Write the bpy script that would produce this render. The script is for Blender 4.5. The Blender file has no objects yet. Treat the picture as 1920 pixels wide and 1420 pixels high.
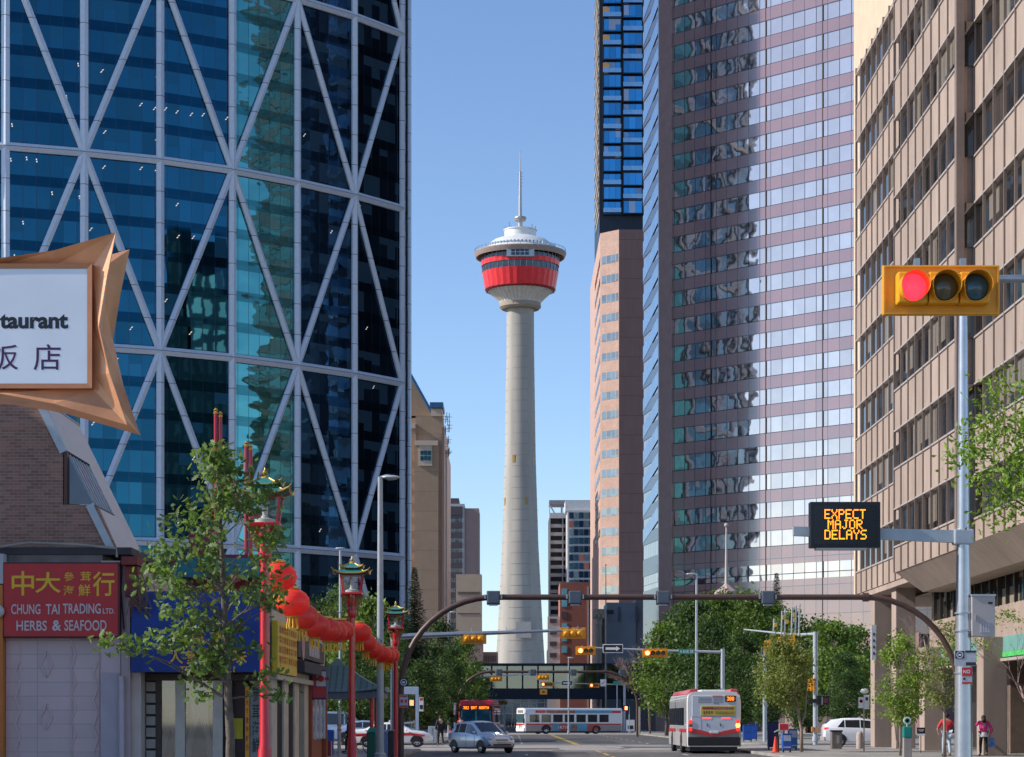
import bpy, bmesh, math, random
from mathutils import Vector, Matrix, Euler
R = math.radians
random.seed(7)
sc = bpy.context.scene
# ------------------------------------------------------------------ camera, sky, sun, exposure
F = 4240.0; EYE = 1.6; HZ = 1350.0; VX = 960.0
cam = bpy.data.cameras.new('camera'); camo = bpy.data.objects.new('camera', cam); sc.collection.objects.link(camo)
sc.camera = camo
cam.sensor_width = 36; cam.lens = 36 * F / 1920; cam.shift_y = (HZ - 710) / 1920; cam.clip_end = 6000; cam.clip_start = .5
camo.location = (0, 0, EYE); camo.rotation_euler = (R(90), 0, 0)
SUN_EL, SUN_AHEAD = 33, -5.5
world = bpy.data.worlds.new('World'); sc.world = world; world.use_nodes = True
wn = world.node_tree; sky = wn.nodes.new('ShaderNodeTexSky'); sky.sky_type = 'NISHITA'; sky.sun_disc = False
sky.sun_elevation = R(SUN_EL); sky.sun_rotation = R(-90 + SUN_AHEAD)
sky.air_density = 1.0; sky.dust_density = 0.2; sky.ozone_density = 4.5; sky.altitude = 1000
tn = wn.nodes.new('ShaderNodeVectorMath'); tn.operation = 'MULTIPLY'; tn.inputs[1].default_value = (.87, .83, .83); wn.links.new(sky.outputs[0], tn.inputs[0]); wn.links.new(tn.outputs[0], wn.nodes['Background'].inputs[0]); wn.nodes['Background'].inputs[1].default_value = .12
sl = bpy.data.lights.new('sun', 'SUN'); so = bpy.data.objects.new('sun', sl); sc.collection.objects.link(so)
sl.energy = 3.0; sl.angle = R(.5); sl.color = (1, .94, .86)
e_, a_ = R(SUN_EL), R(SUN_AHEAD)
sdir = Vector((-math.cos(a_) * math.cos(e_), math.sin(a_) * math.cos(e_), math.sin(e_)))
so.rotation_euler = sdir.to_track_quat('Z', 'Y').to_euler(); so.location = (-60, 0, 80)
sc.view_settings.view_transform = 'Standard'; sc.view_settings.look = 'None'; sc.view_settings.exposure = 0.86; sc.view_settings.gamma = 1
# ------------------------------------------------------------------ helpers
def X(px, Y): return (px - VX) * Y / F
def Z(py, Y): return EYE + (HZ - py) * Y / F
col = sc.collection
def tag(o, label=None, cat=None, group=None, kind=None):
    if label: o['label'] = label
    if cat: o['category'] = cat
    if group: o['group'] = group
    if kind: o['kind'] = kind
    return o
def thing(name, label, cat, loc=(0, 0, 0), rz=0, group=None):
    o = bpy.data.objects.new(name, None); col.objects.link(o); o.location = loc; o.rotation_euler = (0, 0, rz)
    o.empty_display_size = .2
    return tag(o, label, cat, group)
def kids(o): return [c for c in bpy.data.objects if c.parent == o]
def dup(o, loc, rz=None, label=None, group=None, scale=None, name=None):
    def cp(a, par):
        c = a.copy(); col.objects.link(c); c.parent = par
        for k in CH.get(a.name, []): cp(bpy.data.objects[k], c)
        if par is not None: CH.setdefault(par.name, []).append(c.name)
        return c
    r = cp(o, None); r.location = loc
    if rz is not None: r.rotation_euler = (0, 0, rz)
    if label: r['label'] = label
    if group: r['group'] = group
    if scale: r.scale = (scale, scale, scale) if not isinstance(scale, tuple) else scale
    return r
CH = {}
def V3(*a): return Vector(a)
class MB:
    def __init__(s): s.v = []; s.f = []; s.m = []; s.uv = {}; s.cm = 0
    def face(s, pts, m=None, uv=None):
        n = len(s.v); s.v += [tuple(p) for p in pts]; s.f.append(tuple(range(n, n + len(pts)))); s.m.append(s.cm if m is None else m)
        if uv: s.uv[len(s.f) - 1] = uv
        return s
    def box(s, x0, x1, y0, y1, z0, z1, m=None):
        n = len(s.v); s.v += [(x, y, z) for z in (z0, z1) for y in (y0, y1) for x in (x0, x1)]
        for q in ((0, 2, 3, 1), (4, 5, 7, 6), (0, 1, 5, 4), (2, 6, 7, 3), (0, 4, 6, 2), (1, 3, 7, 5)):
            s.f.append(tuple(n + i for i in q)); s.m.append(s.cm if m is None else m)
        return s
    def beam(s, a, b, w, h, up=(0, 0, 1), m=None):
        a = Vector(a); b = Vector(b); d = (b - a).normalized(); up = Vector(up); sd = d.cross(up)
        if sd.length < 1e-4: sd = d.cross(Vector((0, 1, 0)))
        sd.normalize(); u = sd.cross(d).normalized(); n = len(s.v)
        for p in (a, b):
            for i, j in ((-1, -1), (1, -1), (1, 1), (-1, 1)): s.v.append(tuple(p + sd * (i * w / 2) + u * (j * h / 2)))
        for q in ((0, 1, 2, 3), (7, 6, 5, 4), (0, 4, 5, 1), (1, 5, 6, 2), (2, 6, 7, 3), (3, 7, 4, 0)):
            s.f.append(tuple(n + i for i in q)); s.m.append(s.cm if m is None else m)
        return s
    def tube(s, path, rad, n=10, m=None, cap=True):
        path = [Vector(p) for p in path]
        if not isinstance(rad, (list, tuple)): rad = [rad] * len(path)
        base = len(s.v); t0 = (path[1] - path[0]).normalized()
        ref = Vector((0, 0, 1)) if abs(t0.z) < .9 else Vector((0, 1, 0))
        u = t0.cross(ref).normalized()
        for i, p in enumerate(path):
            t = (path[min(i + 1, len(path) - 1)] - path[max(i - 1, 0)]).normalized()
            u = (u - t * u.dot(t)).normalized(); w = t.cross(u)
            for k in range(n):
                a = 2 * math.pi * k / n; s.v.append(tuple(p + (u * math.cos(a) + w * math.sin(a)) * rad[i]))
        mm = s.cm if m is None else m
        for i in range(len(path) - 1):
            for k in range(n):
                a = base + i * n + k; b = base + i * n + (k + 1) % n; s.f.append((a, b, b + n, a + n)); s.m.append(mm)
        if cap:
            s.f.append(tuple(base + k for k in reversed(range(n)))); s.m.append(mm)
            s.f.append(tuple(base + (len(path) - 1) * n + k for k in range(n))); s.m.append(mm)
        return s
    def lathe(s, prof, c=(0, 0, 0), n=24, m=None, sq=False, a0=0):
        base = len(s.v); mm = s.cm if m is None else m
        for r, z in prof:
            for k in range(n):
                a = 2 * math.pi * (k + (.5 if sq else 0)) / n + a0
                s.v.append((c[0] + r * math.cos(a), c[1] + r * math.sin(a), c[2] + z))
        for i in range(len(prof) - 1):
            for k in range(n):
                a = base + i * n + k; b = base + i * n + (k + 1) % n; s.f.append((a, b, b + n, a + n)); s.m.append(mm)
        s.f.append(tuple(base + k for k in reversed(range(n)))); s.m.append(mm)
        s.f.append(tuple(base + (len(prof) - 1) * n + k for k in range(n))); s.m.append(mm)
        return s
    def prism(s, poly, z0, z1, m=None):
        n = len(s.v); k = len(poly); s.v += [(x, y, z0) for x, y in poly] + [(x, y, z1) for x, y in poly]; mm = s.cm if m is None else m
        for i in range(k): s.f.append((n + i, n + (i + 1) % k, n + k + (i + 1) % k, n + k + i)); s.m.append(mm)
        s.f.append(tuple(n + i for i in reversed(range(k)))); s.m.append(mm); s.f.append(tuple(n + k + i for i in range(k))); s.m.append(mm)
        return s
    def loop3(s, A, B, m=None, cap=False):
        n = len(s.v); k = len(A); s.v += [tuple(p) for p in A] + [tuple(p) for p in B]; mm = s.cm if m is None else m
        for i in range(k): s.f.append((n + i, n + (i + 1) % k, n + k + (i + 1) % k, n + k + i)); s.m.append(mm)
        if cap:
            s.f.append(tuple(n + i for i in reversed(range(k)))); s.m.append(mm); s.f.append(tuple(n + k + i for i in range(k))); s.m.append(mm)
        return s
    def sphere(s, c, r, n=16, k=10, m=None):
        if not isinstance(r, (tuple, list)): r = (r, r, r)
        prof = [(math.sin(math.pi * i / k), -math.cos(math.pi * i / k)) for i in range(k + 1)]; prof[0] = (.001, -1); prof[-1] = (.001, 1)
        b = len(s.v); s.lathe(prof, n=n, m=m)
        for i in range(b, len(s.v)):
            x, y, z = s.v[i]; s.v[i] = (c[0] + x * r[0], c[1] + y * r[1], c[2] + z * r[2])
        return s
    def xf(s, M):
        s.v = [tuple(M @ Vector(p)) for p in s.v]; return s
    def build(s, name, mats, parent=None, smooth=False, world=False, bevel=0, origin=None, fix=True):
        me = bpy.data.meshes.new(name); vs = s.v
        if world:
            q = parent
            off = Vector((0, 0, 0))
            while q is not None: off += q.location; q = q.parent
            if parent is None:
                off = Vector(origin) if origin else Vector(((min(v[0] for v in vs) + max(v[0] for v in vs)) / 2, (min(v[1] for v in vs) + max(v[1] for v in vs)) / 2, min(v[2] for v in vs)))
            vs = [(v[0] - off.x, v[1] - off.y, v[2] - off.z) for v in vs]
        me.from_pydata(vs, [], s.f)
        if not isinstance(mats, (list, tuple)): mats = [mats]
        for mt in mats: me.materials.append(mt)
        if len(mats) > 1: me.polygons.foreach_set('material_index', s.m)
        if s.uv:
            ul = me.uv_layers.new(name='UVMap')
            for fi, uv in s.uv.items():
                for li, u in zip(me.polygons[fi].loop_indices, uv): ul.data[li].uv = u
        elif fix:
            bm = bmesh.new(); bm.from_mesh(me); bmesh.ops.recalc_face_normals(bm, faces=bm.faces); bm.to_mesh(me); bm.free()
        if smooth:
            me.polygons.foreach_set('use_smooth', [True] * len(me.polygons))
            if smooth != 'all':
                try: me.set_sharp_from_angle(angle=R(40))
                except Exception: pass
        me.update()
        o = bpy.data.objects.new(name, me); col.objects.link(o)
        if parent is not None:
            o.parent = parent; CH.setdefault(parent.name, []).append(o.name)
        elif world: o.location = off
        if bevel:
            b = o.modifiers.new('bevel', 'BEVEL'); b.width = bevel; b.segments = 2; b.limit_method = 'ANGLE'
        return o
# ------------------------------------------------------------------ materials
def nd(nt, t, **k):
    n = nt.nodes.new(t)
    for a, b in k.items(): setattr(n, a, b)
    return n
MC = {}
def mat(name, c, rough=.6, metal=0, var=.12, vs=2.0, bump=0, bs=20, ior=1.5, emit=0, ec=None, coat=0, island=0, trans=0, stretch=None, dirt=0):
    if name in MC: return MC[name]
    m = bpy.data.materials.new(name); m.use_nodes = True; nt = m.node_tree; b = nt.nodes['Principled BSDF']; L = nt.links
    b.inputs['Roughness'].default_value = rough; b.inputs['Metallic'].default_value = metal; b.inputs['IOR'].default_value = ior
    b.inputs['Coat Weight'].default_value = coat; b.inputs['Base Color'].default_value = (*c, 1)
    tc = nd(nt, 'ShaderNodeTexCoord'); vec = tc.outputs['Object']
    if stretch:
        mp = nd(nt, 'ShaderNodeMapping'); mp.inputs['Scale'].default_value = stretch; L.new(vec, mp.inputs[0]); vec = mp.outputs[0]
    if var:
        n = nd(nt, 'ShaderNodeTexNoise'); n.inputs['Scale'].default_value = vs; n.inputs['Detail'].default_value = 5; L.new(vec, n.inputs['Vector'])
        r = nd(nt, 'ShaderNodeMapRange'); r.inputs[1].default_value = .3; r.inputs[2].default_value = .7; r.inputs[3].default_value = 1 - var; r.inputs[4].default_value = 1 + var
        L.new(n.outputs[0], r.inputs[0]); f = r.outputs[0]
        if dirt:
            n2 = nd(nt, 'ShaderNodeTexNoise'); n2.inputs['Scale'].default_value = vs * .13; n2.inputs['Detail'].default_value = 8; L.new(vec, n2.inputs['Vector'])
            r2 = nd(nt, 'ShaderNodeMapRange'); r2.inputs[1].default_value = .35; r2.inputs[2].default_value = .65; r2.inputs[3].default_value = 1 - dirt; r2.inputs[4].default_value = 1 + dirt * .4
            L.new(n2.outputs[0], r2.inputs[0]); mm = nd(nt, 'ShaderNodeMath', operation='MULTIPLY'); L.new(f, mm.inputs[0]); L.new(r2.outputs[0], mm.inputs[1]); f = mm.outputs[0]
        if island:
            g = nd(nt, 'ShaderNodeNewGeometry'); r3 = nd(nt, 'ShaderNodeMapRange'); r3.inputs[3].default_value = 1 - island; r3.inputs[4].default_value = 1 + island
            L.new(g.outputs['Random Per Island'], r3.inputs[0]); mm = nd(nt, 'ShaderNodeMath', operation='MULTIPLY'); L.new(f, mm.inputs[0]); L.new(r3.outputs[0], mm.inputs[1]); f = mm.outputs[0]
        vm = nd(nt, 'ShaderNodeVectorMath', operation='SCALE'); vm.inputs[0].default_value = c; L.new(f, vm.inputs['Scale']); L.new(vm.outputs[0], b.inputs['Base Color'])
        colout = vm.outputs[0]
    if bump:
        n3 = nd(nt, 'ShaderNodeTexNoise'); n3.inputs['Scale'].default_value = bs; n3.inputs['Detail'].default_value = 4; L.new(vec, n3.inputs['Vector'])
        bp = nd(nt, 'ShaderNodeBump'); bp.inputs['Strength'].default_value = bump; bp.inputs['Distance'].default_value = .02; L.new(n3.outputs[0], bp.inputs['Height']); L.new(bp.outputs[0], b.inputs['Normal'])
    if emit:
        b.inputs['Emission Color'].default_value = (*(ec or c), 1); b.inputs['Emission Strength'].default_value = emit
    if trans:
        t = nd(nt, 'ShaderNodeBsdfTranslucent'); mx = nd(nt, 'ShaderNodeMixShader'); mx.inputs[0].default_value = trans
        if var:
            sc2 = nd(nt, 'ShaderNodeVectorMath', operation='MULTIPLY'); sc2.inputs[1].default_value = (1.5, 1.6, .7); L.new(colout, sc2.inputs[0]); L.new(sc2.outputs[0], t.inputs[0])
        else: t.inputs[0].default_value = (*c, 1)
        L.new(b.outputs[0], mx.inputs[1]); L.new(t.outputs[0], mx.inputs[2]); L.new(mx.outputs[0], nt.nodes['Material Output'].inputs[0])
    MC[name] = m; return m
def grid_mat(name, c, pw, ph, joint=(.05, .05, .05), jw=.03, rough=.6, metal=0, pvar=.1, ior=1.5, tilt=0, wave=0, ws=.25, blind=0, blindc=(.5, .47, .42), zoff=0, uoff=0, bump=0, brick=0, hj=True, nvar=.1, stain=0, vj=True, wst=(1, 1, 1), veil=0, veilc=(.6, .55, .5)):
    """panelled wall or glazing: UV in metres; every panel its own tone, tilt and (for glass) perhaps a drawn blind"""
    if name in MC: return MC[name]
    m = bpy.data.materials.new(name); m.use_nodes = True; nt = m.node_tree; b = nt.nodes['Principled BSDF']; L = nt.links
    b.inputs['Roughness'].default_value = rough; b.inputs['Metallic'].default_value = metal; b.inputs['IOR'].default_value = ior
    uv = nd(nt, 'ShaderNodeUVMap'); sp = nd(nt, 'ShaderNodeSeparateXYZ'); L.new(uv.outputs[0], sp.inputs[0])
    def M(op, a, bb=None, c_=None):
        n = nd(nt, 'ShaderNodeMath', operation=op)
        for i, q in enumerate((a, bb, c_)):
            if q is None: continue
            if isinstance(q, (int, float)): n.inputs[i].default_value = q
            else: L.new(q, n.inputs[i])
        return n.outputs[0]
    v = M('DIVIDE', M('ADD', sp.outputs[1], zoff), ph); fv = M('FLOOR', v)
    u = M('DIVIDE', M('ADD', sp.outputs[0], uoff), pw)
    if brick: u = M('ADD', u, M('MULTIPLY', M('MODULO', fv, 2.0), .5))
    fu = M('FLOOR', u)
    cb = nd(nt, 'ShaderNodeCombineXYZ'); L.new(fu, cb.inputs[0]); L.new(fv, cb.inputs[1])
    wnz = nd(nt, 'ShaderNodeTexWhiteNoise', noise_dimensions='3D'); L.new(cb.outputs[0], wnz.inputs['Vector'])
    rnd = wnz.outputs['Value']
    tone = M('ADD', 1 - pvar, M('MULTIPLY', rnd, 2 * pvar))
    ns = nd(nt, 'ShaderNodeTexNoise'); ns.inputs['Scale'].default_value = .6; ns.inputs['Detail'].default_value = 6; L.new(uv.outputs[0], ns.inputs['Vector'])
    tone = M('MULTIPLY', tone, M('ADD', 1 - nvar, M('MULTIPLY', ns.outputs[0], 2 * nvar)))
    if stain:
        mp = nd(nt, 'ShaderNodeMapping'); mp.inputs['Scale'].default_value = (1.5, .08, 1); L.new(uv.outputs[0], mp.inputs[0])
        n4 = nd(nt, 'ShaderNodeTexNoise'); n4.inputs['Scale'].default_value = 1; n4.inputs['Detail'].default_value = 6; L.new(mp.outputs[0], n4.inputs['Vector'])
        tone = M('MULTIPLY', tone, M('ADD', 1 - stain, M('MULTIPLY', n4.outputs[0], 2 * stain)))
    base = nd(nt, 'ShaderNodeVectorMath', operation='SCALE'); base.inputs[0].default_value = c; L.new(tone, base.inputs['Scale'])
    iu = M('LESS_THAN', M('FRACT', u), jw / pw) if vj else None; iv = M('LESS_THAN', M('FRACT', v), jw / ph)
    j = M('MAXIMUM', iu, iv) if (hj and vj) else (iu if vj else iv)
    mx = nd(nt, 'ShaderNodeMix', data_type='RGBA'); L.new(j, mx.inputs[0]); L.new(base.outputs[0], mx.inputs[6]); mx.inputs[7].default_value = (*joint, 1)
    L.new(mx.outputs[2], b.inputs['Base Color'])
    if metal: 
        mm = M('MULTIPLY', M('SUBTRACT', 1, j), metal); L.new(mm, b.inputs['Metallic'])
    if tilt or wave:
        g = nd(nt, 'ShaderNodeNewGeometry'); s1 = nd(nt, 'ShaderNodeVectorMath', operation='SUBTRACT'); L.new(wnz.outputs['Color'], s1.inputs[0]); s1.inputs[1].default_value = (.5, .5, .5)
        s2 = nd(nt, 'ShaderNodeVectorMath', operation='SCALE'); L.new(s1.outputs[0], s2.inputs[0]); s2.inputs['Scale'].default_value = tilt
        a1 = nd(nt, 'ShaderNodeVectorMath', operation='ADD'); L.new(g.outputs['Normal'], a1.inputs[0]); L.new(s2.outputs[0], a1.inputs[1])
        n5 = nd(nt, 'ShaderNodeTexNoise'); n5.inputs['Scale'].default_value = ws; n5.inputs['Detail'].default_value = 2; mpw = nd(nt, 'ShaderNodeMapping'); mpw.inputs['Scale'].default_value = wst; L.new(uv.outputs[0], mpw.inputs[0]); L.new(mpw.outputs[0], n5.inputs['Vector'])
        s3 = nd(nt, 'ShaderNodeVectorMath', operation='SUBTRACT'); L.new(n5.outputs['Color'], s3.inputs[0]); s3.inputs[1].default_value = (.5, .5, .5)
        s4 = nd(nt, 'ShaderNodeVectorMath', operation='SCALE'); L.new(s3.outputs[0], s4.inputs[0]); s4.inputs['Scale'].default_value = wave
        a2 = nd(nt, 'ShaderNodeVectorMath', operation='ADD'); L.new(a1.outputs[0], a2.inputs[0]); L.new(s4.outputs[0], a2.inputs[1])
        nn = nd(nt, 'ShaderNodeVectorMath', operation='NORMALIZE'); L.new(a2.outputs[0], nn.inputs[0]); L.new(nn.outputs[0], b.inputs['Normal'])
    if bump:
        bp = nd(nt, 'ShaderNodeBump'); bp.inputs['Strength'].default_value = bump; bp.inputs['Distance'].default_value = .01
        L.new(M('SUBTRACT', 1, j), bp.inputs['Height']); L.new(bp.outputs[0], b.inputs['Normal'])
    if blind:
        d = nd(nt, 'ShaderNodeBsdfDiffuse'); d.inputs[0].default_value = (*blindc, 1); ms = nd(nt, 'ShaderNodeMixShader')
        hasb = M('LESS_THAN', M('FRACT', M('MULTIPLY', rnd, 7.31)), blind)
        drop = M('GREATER_THAN', M('FRACT', v), M('MULTIPLY', M('FRACT', M('MULTIPLY', rnd, 3.7)), .8))
        L.new(M('MULTIPLY', M('MULTIPLY', hasb, drop), .45), ms.inputs[0]); L.new(b.outputs[0], ms.inputs[1]); L.new(d.outputs[0], ms.inputs[2]); L.new(ms.outputs[0], nt.nodes['Material Output'].inputs[0])
    if veil:
        d = nd(nt, 'ShaderNodeBsdfDiffuse'); d.inputs[0].default_value = (*veilc, 1); ms = nd(nt, 'ShaderNodeMixShader')
        L.new(M('MULTIPLY', M('SUBTRACT', 1, j), veil), ms.inputs[0]); L.new(b.outputs[0], ms.inputs[1]); L.new(d.outputs[0], ms.inputs[2]); L.new(ms.outputs[0], nt.nodes['Material Output'].inputs[0])
    MC[name] = m; return m
def text(s, O, U, Vv, w, h, mt, parent, depth=.01, bold=0, name='lettering', world=True, fit=True):
    cu = bpy.data.curves.new('tmp', 'FONT'); cu.body = s; cu.offset = bold; cu.resolution_u = 3; cu.align_x = 'LEFT'
    t = bpy.data.objects.new('tmp', cu); col.objects.link(t)
    bpy.context.view_layer.update()
    me = t.evaluated_get(bpy.context.evaluated_depsgraph_get()).to_mesh()
    vs = [v.co.copy() for v in me.vertices]; fs = [tuple(p.vertices) for p in me.polygons]
    bpy.data.objects.remove(t)
    x0 = min(v.x for v in vs); x1 = max(v.x for v in vs); y0 = min(v.y for v in vs); y1 = max(v.y for v in vs)
    O = Vector(O); U = Vector(U).normalized(); Vv = Vector(Vv).normalized(); N = U.cross(Vv)
    mb = MB()
    mb.v = [tuple(O + U * ((v.x - x0) / (x1 - x0) * w) + Vv * ((v.y - y0) / (y1 - y0) * h) + N * depth) for v in vs]; mb.f = fs; mb.m = [0] * len(fs)
    return mb.build(name, mt, parent, world=world, fix=False)
def offs(pts, d):
    out = []
    for i, p in enumerate(pts):
        ns = []
        for a, b in ((i - 1, i), (i, i + 1)):
            if a < 0 or b >= len(pts): continue
            q = Vector(pts[b]) - Vector(pts[a]); ns.append(Vector((q.y, -q.x)).normalized())
        n = ns[0] if len(ns) == 1 else (ns[0] + ns[1]).normalized()
        k = 1 / max(.3, n.dot(ns[0])); out.append((p[0] + n.x * d * k, p[1] + n.y * d * k))
    return out
def ribbon(mb, pts, z0, z1, off=0, thick=.3, m=None, u0=0, msel=None):
    """a horizontal band following the facade line pts (outward is to the right of travel), with top and underside"""
    A = offs(pts, off); B = offs(pts, off - thick); u = u0
    for i in range(len(pts) - 1):
        a, b = A[i], A[i + 1]; c, d = B[i], B[i + 1]; l = math.dist(pts[i], pts[i + 1]); mi = msel[i] if msel else m
        mb.face([(a[0], a[1], z0), (b[0], b[1], z0), (b[0], b[1], z1), (a[0], a[1], z1)], mi, [(u, z0), (u + l, z0), (u + l, z1), (u, z1)])
        mb.face([(a[0], a[1], z1), (b[0], b[1], z1), (d[0], d[1], z1), (c[0], c[1], z1)], mi, [(u + .5, z1 - .3), (u + l, z1 - .3), (u + l, z1 - .2), (u + .5, z1 - .2)])
        mb.face([(c[0], c[1], z0), (d[0], d[1], z0), (b[0], b[1], z0), (a[0], a[1], z0)], mi, [(u + .5, z0 + .3), (u + l, z0 + .3), (u + l, z0 + .4), (u + .5, z0 + .4)])
        u += l
    for (a, c) in ((A[0], B[0]), (B[-1], A[-1])):
        mb.face([(c[0], c[1], z0), (a[0], a[1], z0), (a[0], a[1], z1), (c[0], c[1], z1)], msel[0] if msel else m, [(u, z0), (u + thick, z0), (u + thick, z1), (u, z1)])
    return mb
def uvbox(mb, x0, x1, y0, y1, z0, z1, m=None, bottom=False):
    for a, b in (((x0, y0), (x1, y0)), ((x1, y0), (x1, y1)), ((x1, y1), (x0, y1)), ((x0, y1), (x0, y0))):
        l = math.dist(a, b); u = a[0] if a[1] == b[1] else a[1]
        s_ = 1 if (b[0] - a[0] + b[1] - a[1]) > 0 else -1
        mb.face([(*a, z0), (*b, z0), (*b, z1), (*a, z1)], m, [(u, z0), (u + s_ * l, z0), (u + s_ * l, z1), (u, z1)])
    mb.face([(x0, y0, z1), (x1, y0, z1), (x1, y1, z1), (x0, y1, z1)], m, [(x0, y0), (x1, y0), (x1, y1), (x0, y1)])
    if bottom: mb.face([(x0, y1, z0), (x1, y1, z0), (x1, y0, z0), (x0, y0, z0)], m, [(x0, y1), (x1, y1), (x1, y0), (x0, y0)])
    return mb
# common materials
steel = mat('galvanised_steel', (.42, .45, .48), .38, .75, .1, 6)
steelp = mat('grey_painted_steel', (.42, .46, .5), .4, .2, .08, 5)
brownp = mat('brown_painted_steel', (.10, .055, .045), .45, .1, .12, 6)
redp = mat('red_gloss_paint', (.62, .015, .02), .3, 0, .08, 6, coat=.5)
goldp = mat('gold_paint', (.62, .38, .07), .35, .5, .15, 12)
tealp = mat('teal_roof_paint', (.03, .20, .19), .4, 0, .15, 12)
black = mat('black_paint', (.015, .015, .018), .45, 0, .1, 8)
rubber = mat('tyre_rubber', (.02, .02, .022), .8, 0, .1, 20)
white = mat('white_paint', (.80, .81, .83), .45, 0, .05, 5)
yellows = mat('signal_yellow', (.82, .36, .012), .42, 0, .08, 6)
darkglass = mat('dark_vehicle_glass', (.02, .025, .03), .05, 0, 0, ior=1.55, coat=.5)
concrete = mat('pavement_concrete', (.30, .285, .26), .85, 0, .12, 3, bump=.3, bs=30, dirt=.25)
lampglass = mat('clouded_lamp_glass', (.55, .6, .62), .25, 0, .1, 8, trans=.5)
chrome = mat('alloy_metal', (.6, .61, .63), .25, 1, .05, 8)
redlit = mat('lit_red_lens', (1, .05, .08), .3, 0, 0, emit=1.0, ec=(1, .03, .06))
orangelit = mat('lit_orange_red_lens', (1, .12, .05), .3, 0, 0, emit=5, ec=(1, .16, .06))
amberled = mat('lit_amber_led', (1, .35, .02), .3, 0, 0, emit=1.9, ec=(1, .22, .01))
def clear_glass(name='clear_window_glass', tint=(.8, .9, .95), mixf=.25):
    if name in MC: return MC[name]
    m = bpy.data.materials.new(name); m.use_nodes = True; nt = m.node_tree; nt.nodes.remove(nt.nodes['Principled BSDF'])
    t = nd(nt, 'ShaderNodeBsdfTransparent'); t.inputs[0].default_value = (*tint, 1); g = nd(nt, 'ShaderNodeBsdfGlossy'); g.inputs['Roughness'].default_value = .03
    mx = nd(nt, 'ShaderNodeMixShader'); mx.inputs[0].default_value = mixf; nt.links.new(t.outputs[0], mx.inputs[1]); nt.links.new(g.outputs[0], mx.inputs[2]); nt.links.new(mx.outputs[0], nt.nodes['Material Output'].inputs[0])
    MC[name] = m; return m
# ================================================================== GROUND, ROADS
def sheet(name, polys, z, mt, top=None):
    mb = MB()
    for p in polys: mb.face([(x, y, z) for x, y in p])
    o = mb.build(name, mt); tag(o, kind='structure'); return o
def R4(x0, x1, y0, y1): return [(x0, y0), (x1, y0), (x1, y1), (x0, y1)]
groundm = mat('ground_paving', (.16, .15, .135), .9, 0, .2, .8, dirt=.2)
asphalt = mat('road_asphalt', (.12, .115, .112), .8, 0, .25, 9, bump=.4, bs=60, dirt=.45)
sheet('ground', [R4(-3000, 3000, -600, 4000)], 0, groundm)
sheet('road', [R4(-4.6, 11.2, -60, 118), R4(-4.6, 13.6, 142, 244), R4(-6, 14, 276, 720)], .012, asphalt)
sheet('cross_street', [R4(-300, 300, 118, 142), R4(-300, 300, 244, 276)], .012, mat('sunlit_pale_asphalt', (.34, .31, .285), .85, 0, .2, 6, bump=.3, bs=50, dirt=.35))  # sunlit band across the road: its brightness is put into a paler asphalt colour
def raised(name, polys, h=.14):
    mb = MB()
    for p in polys: mb.prism(p, 0, h)
    o = mb.build(name, concrete, bevel=.03); tag(o, kind='structure'); return o
def rc(x0, x1, y0, y1, r=5, corners='tr'):
    pts = []
    for (cx, cy, a0, key) in ((x0 + r, y0 + r, 180, 'bl'), (x1 - r, y0 + r, 270, 'br'), (x1 - r, y1 - r, 0, 'tr'), (x0 + r, y1 - r, 90, 'tl')):
        if key in corners.split(): pts += [(cx + r * math.cos(R(a0 + t * 15)), cy + r * math.sin(R(a0 + t * 15))) for t in range(7)]
        else: pts.append({'bl': (x0, y0), 'br': (x1, y0), 'tr': (x1, y1), 'tl': (x0, y1)}[key])
    return pts
raised('pavement', [rc(-40, -4.6, -60, 118, 4, 'tr')]); raised('pavement', [rc(11.2, 60, -60, 118, 4, 'tl')])
raised('pavement', [rc(-60, -4.6, 142, 244, 4, 'br tr')]); raised('pavement', [rc(13.6, 110, 142, 244, 4, 'bl tl')])
raised('pavement', [rc(-60, -6, 276, 700, 4, 'br')]); raised('pavement', [rc(14, 90, 276, 700, 4, 'bl')])
sheet('asphalt_patch', [R4(-3.6, -1.2, 101, 109), R4(1.2, 3.6, 103.5, 112), R4(4.9, 7.4, 150, 171), R4(-2.8, -.4, 176, 205), R4(8.8, 12.4, 146, 152), R4(-1, 2.6, 121, 126), R4(6.4, 9.8, 128.5, 134)], .016, mat('dark_asphalt_patch', (.065, .062, .062), .85, 0, .25, 8, dirt=.3))
crk = MB(); rk = random.Random(77)
for i in range(22):
    x, y = rk.uniform(-3.5, 10), rk.uniform(99, 200)
    for k in range(9):
        nx_, ny_ = x + rk.uniform(-.5, .5), y + rk.uniform(.3, 1.6); w_ = .035
        crk.face([(x - w_, y, .0185), (x + w_, y, .0185), (nx_ + w_, ny_, .0185), (nx_ - w_, ny_, .0185)]); x, y = nx_, ny_
tag(crk.build('road_crack_sealant', mat('crack_sealant', (.025, .025, .027), .5, 0, .1, 5)), kind='structure')
for mx0, my0, lb in ((2.4, 116.0, 'iron manhole cover in the road ahead of the silver hatchback'), (6.2, 124.0, 'iron manhole cover in the pale crossing left of the white bus')):
    mh = thing('manhole_cover', lb, 'manhole cover', (mx0, my0, .018)); MB().lathe([(.36, 0), (.36, .004)], n=28).build('rim', mat('iron_rim', (.10, .095, .09), .5, .6), mh); MB().lathe([(.31, .004), (.31, .008)], n=28).build('lid', mat('cast_iron', (.045, .04, .04), .5, .7, .2, 20), mh)
yl = mat('road_yellow_marking', (.55, .36, .05), .7, 0, .25, 6); wl = mat('road_white_marking', (.62, .62, .60), .7, 0, .25, 6)
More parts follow.
